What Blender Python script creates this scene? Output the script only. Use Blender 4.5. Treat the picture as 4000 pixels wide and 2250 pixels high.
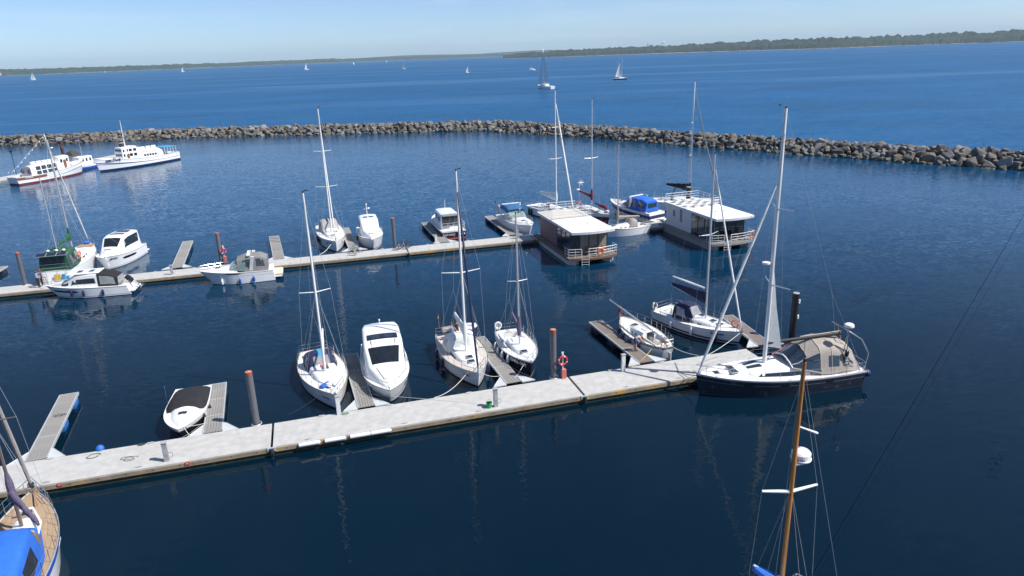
import bpy, bmesh, math, random
from mathutils import Vector, Matrix
R = math.radians
rnd = random.Random(7)
for _o in list(bpy.data.objects): bpy.data.objects.remove(_o)
SC = bpy.context.scene
COL = SC.collection

# ------------------------------------------------------------------ camera
H, FPX = 22.0, 2774.0                       # drone height in metres, focal length in photo pixels (4000 wide)
HORIZON_Y, SLOPE = 210.0, -0.0345
_roll = math.atan(SLOPE)
_pitch = math.atan((1125 - HORIZON_Y) * math.cos(_roll) / FPX)
_f = Vector((0, math.cos(_pitch), -math.sin(_pitch)))
_r0 = Vector((1, 0, 0)); _u0 = _r0.cross(_f); _a = -_roll
_r = math.cos(_a) * _r0 - math.sin(_a) * _u0
_u = math.sin(_a) * _r0 + math.cos(_a) * _u0
cam_d = bpy.data.cameras.new('camera'); cam = bpy.data.objects.new('camera', cam_d); COL.objects.link(cam)
cam_d.sensor_width = 36; cam_d.lens = FPX / 4000 * 36; cam_d.clip_start = 0.5; cam_d.clip_end = 90000
cam.matrix_world = Matrix(((_r.x, _u.x, -_f.x, 0), (_r.y, _u.y, -_f.y, 0), (_r.z, _u.z, -_f.z, H), (0, 0, 0, 1)))
SC.camera = cam

# ------------------------------------------------------------------ sky, sun, exposure
SUN_EL, SUN_AZ = R(50), R(-15)              # azimuth as the angle of the sun's direction in the x,y plane
world = bpy.data.worlds.new('World'); SC.world = world; world.use_nodes = True
_nt = world.node_tree; _nt.nodes.clear()
_out = _nt.nodes.new('ShaderNodeOutputWorld'); _bg = _nt.nodes.new('ShaderNodeBackground'); _bg.inputs[1].default_value = 0.1
_sky = _nt.nodes.new('ShaderNodeTexSky'); _sky.sky_type = 'NISHITA'; _sky.sun_disc = False
_sky.sun_elevation = SUN_EL; _sky.sun_rotation = math.pi / 2 - SUN_AZ
_sky.altitude = 0; _sky.air_density = 0.6; _sky.dust_density = 0.5; _sky.ozone_density = 4.5
_tc = _nt.nodes.new('ShaderNodeTexCoord'); _mp = _nt.nodes.new('ShaderNodeMapping'); _mp.inputs['Scale'].default_value = (3, 3, 28)   # faint high cirrus
_nz = _nt.nodes.new('ShaderNodeTexNoise'); _nz.inputs['Scale'].default_value = 1.6; _nz.inputs['Detail'].default_value = 6; _nz.inputs['Distortion'].default_value = .6
_rp = _nt.nodes.new('ShaderNodeValToRGB'); _rp.color_ramp.elements[0].position = .5; _rp.color_ramp.elements[1].position = .8; _rp.color_ramp.elements[1].color = (.16, .16, .16, 1)
_mx = _nt.nodes.new('ShaderNodeMix'); _mx.data_type = 'RGBA'; _mx.inputs[7].default_value = (6.2, 6.6, 7.0, 1)
for _i, _j in ((_tc.outputs['Generated'], _mp.inputs[0]), (_mp.outputs[0], _nz.inputs['Vector']), (_nz.outputs['Fac'], _rp.inputs[0]), (_rp.outputs[0], _mx.inputs[0]), (_sky.outputs[0], _mx.inputs[6]), (_mx.outputs[2], _bg.inputs[0])): _nt.links.new(_i, _j)
_nt.links.new(_bg.outputs[0], _out.inputs[0])
sun_d = bpy.data.lights.new('sun', 'SUN'); sun_d.energy = 4.2; sun_d.angle = R(0.53); sun_d.color = (1, .96, .9)
sun = bpy.data.objects.new('sun', sun_d); COL.objects.link(sun)
_sd = Vector((math.cos(SUN_EL) * math.cos(SUN_AZ), math.cos(SUN_EL) * math.sin(SUN_AZ), math.sin(SUN_EL)))
sun.rotation_euler = _sd.to_track_quat('Z', 'Y').to_euler(); sun.location = _sd * 200
SC.view_settings.view_transform = 'Standard'; SC.view_settings.look = 'None'
SC.view_settings.exposure = 0.62; SC.view_settings.gamma = 1.0; SC.view_settings.use_curve_mapping = False
SC.render.engine = 'CYCLES'; SC.cycles.use_denoising = True
SC.cycles.max_bounces = 6; SC.cycles.transparent_max_bounces = 12; SC.cycles.volume_bounces = 0
SC.cycles.caustics_reflective = False; SC.cycles.caustics_refractive = False

def P(px, py, z=0.0):                       # a photo pixel and a known height -> the point of the world it shows
    d = _r * ((px - 2000) / FPX) - _u * ((py - 1125) / FPX) + _f
    t = (z - H) / d.z
    return Vector((0, 0, H)) + d * t

# ------------------------------------------------------------------ materials
MATS = {}
def mat(name, col, rough=.5, metal=0.0, var=.12, scale=2.0, bump=0.0, bscale=None, coat=0.0, alpha=1.0, spec=.5, stain=None, stretch=(1, 1, 1), trans=0.0):
    """principled material with its colour broken up by noise; stain = (colour, amount, scale)"""
    m = bpy.data.materials.new(name); m.use_nodes = True; MATS[name] = m
    nt = m.node_tree; b = nt.nodes['Principled BSDF']
    b.inputs['Roughness'].default_value = rough; b.inputs['Metallic'].default_value = metal
    b.inputs['Coat Weight'].default_value = coat; b.inputs['Alpha'].default_value = alpha
    b.inputs['Specular IOR Level'].default_value = spec; b.inputs['Coat Roughness'].default_value = .05
    if trans: b.inputs['Transmission Weight'].default_value = trans
    c = list(col) + [1]
    tc = nt.nodes.new('ShaderNodeTexCoord'); mp = nt.nodes.new('ShaderNodeMapping'); mp.inputs['Scale'].default_value = stretch
    nt.links.new(tc.outputs['Object'], mp.inputs[0])
    n = nt.nodes.new('ShaderNodeTexNoise'); n.inputs['Scale'].default_value = scale; n.inputs['Detail'].default_value = 5
    nt.links.new(mp.outputs[0], n.inputs['Vector'])
    rp = nt.nodes.new('ShaderNodeValToRGB')
    rp.color_ramp.elements[0].position = .3; rp.color_ramp.elements[1].position = .72
    rp.color_ramp.elements[0].color = [x * (1 - var) for x in c[:3]] + [1]
    rp.color_ramp.elements[1].color = [min(1, x * (1 + var)) for x in c[:3]] + [1]
    nt.links.new(n.outputs['Fac'], rp.inputs[0]); colout = rp.outputs[0]
    if stain:
        n2 = nt.nodes.new('ShaderNodeTexNoise'); n2.inputs['Scale'].default_value = stain[2]; n2.inputs['Detail'].default_value = 6
        nt.links.new(mp.outputs[0], n2.inputs['Vector'])
        r2 = nt.nodes.new('ShaderNodeValToRGB'); e = r2.color_ramp.elements
        e[0].position = stain[1]; e[1].position = min(1, stain[1] + .12); e[0].color = (0, 0, 0, 1); e[1].color = (1, 1, 1, 1)
        nt.links.new(n2.outputs['Fac'], r2.inputs[0])
        mx = nt.nodes.new('ShaderNodeMix'); mx.data_type = 'RGBA'
        nt.links.new(r2.outputs[0], mx.inputs[0]); nt.links.new(colout, mx.inputs[6]); mx.inputs[7].default_value = list(stain[0]) + [1]
        colout = mx.outputs[2]
    nt.links.new(colout, b.inputs['Base Color'])
    if bump:
        n3 = nt.nodes.new('ShaderNodeTexNoise'); n3.inputs['Scale'].default_value = bscale or scale * 6; n3.inputs['Detail'].default_value = 6
        nt.links.new(mp.outputs[0], n3.inputs['Vector'])
        bp = nt.nodes.new('ShaderNodeBump'); bp.inputs['Strength'].default_value = bump; bp.inputs['Distance'].default_value = .05
        nt.links.new(n3.outputs['Fac'], bp.inputs['Height']); nt.links.new(bp.outputs[0], b.inputs['Normal'])
    return m
mat('gelcoat', (.8, .8, .79), .25, var=.03, coat=.4)
mat('gelcoat_cream', (.74, .71, .63), .3, var=.04, coat=.3)
mat('hull_white', (.82, .82, .82), .22, var=.03, coat=.4, stain=((.74, .73, .7), .68, .6))
mat('deck_white', (.76, .76, .75), .55, var=.04)
mat('deck_grey', (.52, .52, .5), .65, var=.08)
mat('nonskid', (.62, .61, .57), .7, var=.06)
mat('navy', (.022, .026, .04), .18, var=.2, coat=.5, stain=((.09, .1, .12), .6, 2.2))
mat('navy_paint', (.02, .03, .09), .35, var=.1)
mat('black_paint', (.015, .016, .02), .3, var=.15)
mat('blue_stripe', (.03, .06, .2), .3, var=.08)
mat('bright_blue', (.02, .1, .5), .35, var=.08)
mat('red_paint', (.2, .02, .02), .3, var=.15)
mat('antifoul_red', (.18, .03, .03), .7, var=.2)
mat('antifoul', (.02, .025, .035), .7, var=.2)
mat('grey_line', (.22, .23, .25), .4, var=.05)
mat('teak', (.36, .255, .16), .7, var=.15, scale=1.5, stretch=(1, 14, 1))
mat('teak_pale', (.55, .5, .45), .75, var=.12, scale=1.5, stretch=(1, 14, 1))
mat('varnish', (.42, .18, .05), .25, var=.25, scale=1.2, coat=.5, stretch=(6, 6, .5))
mat('wood_brown', (.2, .09, .05), .45, var=.2, stretch=(1, 6, 6))
mat('glass', (.012, .016, .022), .04, var=.2, spec=.9)
mat('glass_smoke', (.03, .035, .045), .06, var=.3, spec=.8)
mat('glass_blue', (.02, .035, .06), .05, var=.2, spec=.9)
mat('vinyl', (.45, .48, .5), .08, var=.2, alpha=.55, spec=.8)
mat('glass_green', (.2, .3, .29), .06, var=.2, alpha=.75, spec=.8)
mat('steel', (.6, .61, .62), .25, metal=1, var=.05)
mat('alu', (.62, .63, .65), .38, metal=.6, var=.05, scale=1)
mat('alu_white', (.74, .75, .76), .35, var=.04, scale=1)
mat('wire', (.42, .44, .46), .5, metal=.3, var=.05)
mat('lifeline', (.3, .31, .32), .6, var=.05)
mat('mast_dark', (.13, .1, .09), .45, var=.1)
mat('wire_black', (.003, .003, .004), 1.0, var=.0, spec=0.0)
mat('wire_dark', (.02, .02, .025), .6, var=.1)
mat('rope', (.62, .6, .55), .9, var=.2, scale=20)
mat('rope_dark', (.05, .06, .07), .9, var=.2, scale=20)
mat('rope_green', (.05, .25, .14), .9, var=.2, scale=20)
mat('rope_yellow', (.6, .45, .08), .9, var=.2, scale=20)
mat('rubber', (.025, .025, .028), .8, var=.2)
mat('fender_white', (.75, .76, .78), .35, var=.06)
mat('fender_navy', (.02, .02, .09), .45, var=.1)
mat('fender_blue', (.02, .1, .4), .4, var=.1)
mat('fender_black', (.02, .02, .024), .5, var=.2)
mat('sail_white', (.74, .74, .72), .8, var=.06, bump=.3, bscale=5)
mat('canvas_cream', (.6, .54, .44), .85, var=.06, bump=.3, bscale=6)
mat('canvas_beige', (.34, .3, .265), .85, var=.08, bump=.4, bscale=6)
mat('canvas_grey', (.2, .2, .2), .85, var=.1, bump=.4, bscale=6)
mat('canvas_taupe', (.36, .33, .31), .85, var=.1, bump=.3, bscale=6)
mat('canvas_navy', (.014, .018, .06), .85, var=.15, bump=.4, bscale=6)
mat('canvas_black', (.014, .014, .018), .85, var=.2, bump=.5, bscale=6)
mat('canvas_blue', (.02, .13, .55), .8, var=.1, bump=.5, bscale=5)
mat('canvas_steelblue', (.03, .12, .27), .8, var=.1, bump=.4, bscale=5)
mat('canvas_sky', (.05, .28, .5), .8, var=.1, bump=.4, bscale=5)
mat('canvas_green', (.014, .085, .05), .85, var=.15, bump=.4, bscale=5)
mat('canvas_purple', (.11, .09, .15), .9, var=.15, bump=.8, bscale=5)
mat('canvas_maroon', (.16, .025, .05), .9, var=.2, bump=.8, bscale=5)
mat('cushion', (.33, .31, .3), .9, var=.1)
mat('orange', (.75, .2, .08), .5, var=.1)
mat('red', (.6, .03, .03), .45, var=.08)
mat('red_pale', (.5, .14, .12), .6, var=.1)
mat('yellow', (.65, .42, .05), .5, var=.15)
mat('green_plastic', (.02, .35, .09), .4, var=.08)
mat('solar', (.015, .02, .05), .12, var=.2, spec=.8)
mat('engine', (.02, .02, .022), .25, var=.1, coat=.4)
mat('concrete', (.44, .435, .42), .85, var=.1, scale=2.2, bump=.3, bscale=9, stain=((.475, .47, .46), .56, 1.1))
mat('concrete_side', (.26, .24, .2), .9, var=.25, scale=1.5, bump=.3, stain=((.1, .11, .05), .55, 1.2))
mat('board', (.27, .22, .16), .85, var=.25, scale=1.2, bump=.3, stain=((.5, .3, .03), .57, .55))
mat('weed', (.03, .035, .02), .8, var=.4, scale=3, bump=.6, stain=((.16, .16, .02), .66, 3))
mat('plank', (.26, .25, .235), .85, var=.18, scale=1.2, bump=.3, stretch=(.6, 8, 8))
mat('plank_brown', (.2, .165, .145), .8, var=.15, scale=1.2, bump=.3, stretch=(1, 8, 8))
mat('galv', (.55, .57, .58), .45, metal=.3, var=.1, scale=1.5)
mat('grating', (.5, .52, .53), .6, var=.08, scale=3)
mat('float_blue', (.02, .13, .42), .6, var=.15)
mat('pile', (.115, .115, .13), .6, var=.12, scale=1, stain=((.06, .05, .045), .6, 1.5))
mat('pile_black', (.013, .013, .015), .5, var=.2)
mat('pile_brown', (.07, .035, .03), .7, var=.2)
mat('rust_red', (.33, .06, .045), .7, var=.2, scale=3)
mat('rust_top', (.42, .2, .12), .9, var=.4, scale=4)
mat('pedestal', (.33, .34, .35), .5, var=.06)
mat('pedestal_light', (.62, .63, .62), .5, var=.05)
mat('clad_plum', (.2, .095, .105), .55, var=.12, scale=1, stretch=(4, 4, .5))
mat('clad_white', (.62, .63, .65), .5, var=.05)
mat('roof_white', (.78, .78, .77), .6, var=.03, scale=.5, stain=((.68, .67, .63), .68, .4))
mat('roof_felt', (.5, .47, .42), .9, var=.08)
mat('tile_grey', (.15, .15, .145), .9, var=.12)
mat('curtain', (.25, .22, .18), .9, var=.25, scale=3, stretch=(8, 8, .3))
mat('skin', (.5, .27, .19), .6, var=.05)
mat('hair_red', (.2, .06, .03), .7, var=.2)
mat('hair_brown', (.12, .06, .03), .7, var=.2)
mat('cloth_blue', (.12, .3, .6), .9, var=.1)
mat('cloth_navy', (.03, .06, .22), .9, var=.1)
mat('cloth_black', (.012, .012, .015), .9, var=.1)
mat('cloth_pink', (.6, .45, .45), .9, var=.08)
mat('cloth_jeans', (.06, .09, .16), .9, var=.15)
mat('cloth_brown', (.06, .04, .04), .9, var=.1)
mat('flag_red', (.5, .02, .02), .8); mat('flag_gold', (.7, .45, .03), .8); mat('flag_black', (.015, .015, .015), .8); mat('flag_white', (.7, .7, .7), .8)
mat('rock_a', (.135, .125, .112), .9, var=.3, scale=1.6, bump=.5, bscale=3)
mat('rock_b', (.15, .146, .142), .9, var=.3, scale=1.6, bump=.5, bscale=3)
mat('rock_c', (.1, .09, .08), .9, var=.35, scale=1.6, bump=.5, bscale=3)
mat('rock_d', (.165, .135, .1), .9, var=.3, scale=1.6, bump=.5, bscale=3)
mat('rock_e', (.21, .206, .2), .9, var=.25, scale=1.6, bump=.5, bscale=3)
mat('rock_core', (.03, .028, .025), .95, var=.4, scale=1)
mat('rock_wet', (.09, .085, .05), .6, var=.3, scale=2, bump=.5, bscale=3)
mat('slate', (.045, .04, .04), .7, var=.2)

# ------------------------------------------------------------------ mesh builder
class MB:
    def __init__(s): s.v = []; s.f = []; s.fm = []; s.mats = []; s.cur = None
    def m(s, name): s.cur = name; return s
    def _mi(s):
        if s.cur not in s.mats: s.mats.append(s.cur)
        return s.mats.index(s.cur)
    def add(s, vs, fs):
        o = len(s.v); s.v += [tuple(v) for v in vs]; k = s._mi()
        for f in fs: s.f.append(tuple(o + i for i in f)); s.fm.append(k)
        return s
    def box(s, c, d, rz=0.0, mtx=None):
        x, y, z = d[0] / 2, d[1] / 2, d[2] / 2
        vs = [Vector((i * x, j * y, k * z)) for k in (-1, 1) for j in (-1, 1) for i in (-1, 1)]
        if rz: r = Matrix.Rotation(rz, 3, 'Z'); vs = [r @ v for v in vs]
        if mtx is not None: vs = [mtx @ v for v in vs]
        vs = [v + Vector(c) for v in vs]
        return s.add(vs, [(0, 2, 3, 1), (4, 5, 7, 6), (0, 1, 5, 4), (2, 6, 7, 3), (0, 4, 6, 2), (1, 3, 7, 5)])
    def rbox(s, c, d, bev=.03):                       # box with chamfered top edges
        x, y, z = d[0] / 2, d[1] / 2, d[2] / 2; b = bev
        lay = [(-z, x, y), (z - b, x, y), (z, x - b, y - b)]
        vs = [Vector(c) + Vector((i * a, j * e, h)) for h, a, e in lay for i, j in ((-1, -1), (1, -1), (1, 1), (-1, 1))]
        fs = [(3, 2, 1, 0), (8, 9, 10, 11)]
        for k in (0, 4):
            for i in range(4): fs.append((k + i, k + (i + 1) % 4, k + 4 + (i + 1) % 4, k + 4 + i))
        return s.add(vs, fs)
    def grid(s, rows, close=False, flip=False):
        n = len(rows[0]); vs = [p for r in rows for p in r]; fs = []
        for i in range(len(rows) - 1):
            for j in range(n if close else n - 1):
                a, b = i * n + j, i * n + (j + 1) % n
                q = (a, b, b + n, a + n); fs.append(q[::-1] if flip else q)
        return s.add(vs, fs)
    def tube(s, pts, r, n=6, caps=True):
        pts = [Vector(p) for p in pts]; rr = r if isinstance(r, (list, tuple)) else [r] * len(pts)
        rows = []; up = None
        for i, p in enumerate(pts):
            d = (pts[min(i + 1, len(pts) - 1)] - pts[max(i - 1, 0)])
            if d.length < 1e-9: d = Vector((0, 0, 1))
            d.normalize()
            if up is None: up = Vector((0, 0, 1)) if abs(d.z) < .9 else Vector((1, 0, 0))
            a = d.cross(up)
            if a.length < 1e-4: a = d.cross(Vector((0, 1, 0)))
            a.normalize(); b = a.cross(d); up = b
            rows.append([p + (a * math.cos(k * 2 * math.pi / n) + b * math.sin(k * 2 * math.pi / n)) * rr[i] for k in range(n)])
        o = len(s.v); s.grid(rows, close=True)
        if caps:
            k = s._mi(); m = len(s.v)
            s.f.append(tuple(range(o + n - 1, o - 1, -1))); s.fm.append(k)
            s.f.append(tuple(range(m - n, m))); s.fm.append(k)
        return s
    def lathe(s, prof, c=(0, 0, 0), n=14, mtx=None):
        rows = []
        for r, z in prof:
            ring = [Vector((r * math.cos(k * 2 * math.pi / n), r * math.sin(k * 2 * math.pi / n), z)) for k in range(n)]
            if mtx is not None: ring = [mtx @ v for v in ring]
            rows.append([v + Vector(c) for v in ring])
        o = len(s.v); s.grid(rows, close=True); k = s._mi()
        s.f.append(tuple(range(o + n - 1, o - 1, -1))); s.fm.append(k)
        m = len(s.v); s.f.append(tuple(range(m - n, m))); s.fm.append(k)
        return s
    def torus(s, c, R0, r, mtx=None, n=20, m=7, a0=0.0, a1=2 * math.pi):
        full = abs(a1 - a0 - 2 * math.pi) < 1e-6; rows = []
        for i in range(n if full else n + 1):
            t = a0 + (a1 - a0) * i / n
            ring = []
            for k in range(m):
                u = k * 2 * math.pi / m
                v = Vector(((R0 + r * math.cos(u)) * math.cos(t), (R0 + r * math.cos(u)) * math.sin(t), r * math.sin(u)))
                if mtx is not None: v = mtx @ v
                ring.append(v + Vector(c))
            rows.append(ring)
        if full: rows.append(rows[0])
        return s.grid(rows, close=True, flip=True)
    def prism(s, pts, z0, z1):
        n = len(pts); vs = [(p[0], p[1], z0) for p in pts] + [(p[0], p[1], z1) for p in pts]
        fs = [tuple(range(n - 1, -1, -1)), tuple(range(n, 2 * n))] + [(i, (i + 1) % n, n + (i + 1) % n, n + i) for i in range(n)]
        return s.add(vs, fs)
    def sphere(s, c, r, n=10, m=6, sc=(1, 1, 1)):
        rows = [[Vector((c[0] + r * sc[0] * math.sin(a) * math.cos(b), c[1] + r * sc[1] * math.sin(a) * math.sin(b), c[2] + r * sc[2] * math.cos(a)))
                 for b in [k * 2 * math.pi / n for k in range(n)]] for a in [max(.01, min(math.pi - .01, math.pi * i / m)) for i in range(m + 1)]]
        return s.grid(rows, close=True, flip=True)
    def mesh(s, name, smooth=True, ang=.55):
        me = bpy.data.meshes.new(name); me.from_pydata(s.v, [], s.f)
        for k in s.mats: me.materials.append(MATS[k])
        me.polygons.foreach_set('material_index', s.fm)
        bm = bmesh.new(); bm.from_mesh(me); bmesh.ops.recalc_face_normals(bm, faces=bm.faces); bm.to_mesh(me); bm.free()
        if smooth:
            me.polygons.foreach_set('use_smooth', [True] * len(me.polygons)); me.set_sharp_from_angle(angle=ang)
        me.update(); return me
    def build(s, name, parent=None, smooth=True, ang=.55):
        o = bpy.data.objects.new(name, s.mesh(name, smooth, ang)); COL.objects.link(o)
        if parent is not None: o.parent = parent
        return o

def tag(o, label, cat, group=None):
    o['label'] = label; o['category'] = cat
    if group: o['group'] = group
    return o
def struct(o): o['kind'] = 'structure'; return o
def stuff(o): o['kind'] = 'stuff'; return o
def thing(name, label, cat, loc=(0, 0, 0), rz=0.0, group=None):
    o = bpy.data.objects.new(name, None); COL.objects.link(o); o.empty_display_size = .3
    o.location = loc; o.rotation_euler = (0, 0, rz); return tag(o, label, cat, group)
def dup(o, parent=None):
    c = o.copy(); COL.objects.link(c)
    if parent is not None: c.parent = parent
    for ch in o.children: dup(ch, c)
    return c
def obj(name, me, parent=None, loc=(0, 0, 0), rot=(0, 0, 0), scale=(1, 1, 1)):
    o = bpy.data.objects.new(name, me); COL.objects.link(o); o.location = loc; o.rotation_euler = rot; o.scale = scale
    if parent is not None: o.parent = parent
    return o
def text(parent, body, size, mtx, m, name='lettering', extrude=.004, shear=0.0, align='CENTER', bold=.0):
    c = bpy.data.curves.new('txt', 'FONT'); c.body = body; c.size = size; c.extrude = extrude; c.align_x = align; c.shear = shear; c.resolution_u = 2; c.offset = bold * size
    t = bpy.data.objects.new('txt', c); COL.objects.link(t)
    me = bpy.data.meshes.new_from_object(t.evaluated_get(bpy.context.evaluated_depsgraph_get()))
    bpy.data.objects.remove(t); bpy.data.curves.remove(c)
    me.materials.clear(); me.materials.append(MATS[m]); me.transform(mtx)
    return obj(name, me, parent)
def lerp(a, b, t): return a + (b - a) * t
def catenary(a, b, sag, n=8):
    a, b = Vector(a), Vector(b)
    return [a.lerp(b, i / n) - Vector((0, 0, sag * 4 * (i / n) * (1 - i / n))) for i in range(n + 1)]

# ------------------------------------------------------------------ lofted superstructures
class Loft:
    """stations (x, half width at base, half width at top, z base, z top), from aft to fore"""
    def __init__(s, st, r=.12, camber=.04): s.st = st; s.r = r; s.cb = camber
    def at(s, x):
        st = s.st
        if x <= st[0][0]: return st[0]
        for a, b in zip(st, st[1:]):
            if x <= b[0]:
                t = (x - a[0]) / max(1e-6, b[0] - a[0]); return tuple(lerp(p, q, t) for p, q in zip(a, b))
        return st[-1]
    def pt(s, x, u):
        x_, wb, wt, zb, zt = s.at(x); sg = 1
        if u > .5: u = 1 - u; sg = -1
        h = max(1e-3, zt - zb); r = min(s.r, h * .7, wt * .6)
        A = (wb, zb); C = (wt, zt); t1 = 1 - r / h; B = (lerp(wb, wt, t1), zb + h * t1); D = (wt - r, zt + s.cb * .15)
        if u <= .25: k = u / .25; y, z = lerp(A[0], B[0], k), lerp(A[1], B[1], k)
        elif u <= .36:
            k = (u - .25) / .11
            y = (1 - k) ** 2 * B[0] + 2 * k * (1 - k) * C[0] + k * k * D[0]; z = (1 - k) ** 2 * B[1] + 2 * k * (1 - k) * C[1] + k * k * D[1]
        else: k = (u - .36) / .14; y = lerp(D[0], 0, k); z = D[1] + s.cb * .85 * (1 - (1 - k) ** 2)
        return Vector((x, y * sg, z))
    US = [0, .08, .17, .25, .28, .32, .36, .43, .5, .57, .64, .68, .72, .75, .83, .92, 1]
    def xs(s, x0=None, x1=None, step=.35):
        x0 = s.st[0][0] if x0 is None else x0; x1 = s.st[-1][0] if x1 is None else x1
        ks = sorted({x0, x1} | {q[0] for q in s.st if x0 < q[0] < x1}); out = [ks[0]]
        for a, b in zip(ks, ks[1:]):
            n = max(1, int((b - a) / step)); out += [a + (b - a) * (i + 1) / n for i in range(n)]
        return out
    def shell(s, mb, x0=None, x1=None, u0=0, u1=1, caps=True):
        us = [u0] + [u for u in s.US if u0 < u < u1] + [u1]
        rows = [[s.pt(x, u) for u in us] for x in s.xs(x0, x1)]
        o = len(mb.v); mb.grid(rows)
        if caps:
            n = len(us); k = mb._mi(); m = len(mb.v)
            mb.f.append(tuple(range(o, o + n))); mb.fm.append(k); mb.f.append(tuple(range(m - 1, m - n - 1, -1))); mb.fm.append(k)
        return mb
    def build(s, name, m, parent, **kw): return s.shell(MB().m(m), **kw).build(name, parent, ang=.7)
    def patch(s, name, m, parent, x0, x1, u0, u1, off=.006, slant=0.0, slant0=None):
        """a pane that lies on the surface; slant shifts the upper edge along x (slant0 for the aft end)"""
        us = [lerp(u0, u1, i / 6) for i in range(7)]; xs = s.xs(x0, x1, .25); rows = []
        s0 = slant if slant0 is None else slant0
        for x in xs:
            row = []
            for i, u in enumerate(us):
                w = i / 6; xx = x + w * lerp(s0, slant, (x - x0) / max(1e-6, x1 - x0))
                p = s.pt(xx, u); dx = s.pt(xx + .01, u) - s.pt(xx - .01, u); du = s.pt(xx, min(1, u + .01)) - s.pt(xx, max(0, u - .01))
                nn = dx.cross(du)
                if nn.length > 1e-9: nn.normalize()
                c = Vector((0, 0, (s.at(xx)[3] + s.at(xx)[4]) / 2 - .3))
                if nn.dot(Vector((0, p.y, p.z)) - c) < 0: nn = -nn
                row.append(p + nn * off)
            rows.append(row)
        return MB().m(m).grid(rows).build(name, parent)
    def both(s, name, m, parent, x0, x1, u0, u1, **kw):
        s.patch(name, m, parent, x0, x1, u0, u1, **kw)
        kw = dict(kw); s.patch(name, m, parent, x0, x1, 1 - u0, 1 - u1, **kw)

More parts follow.
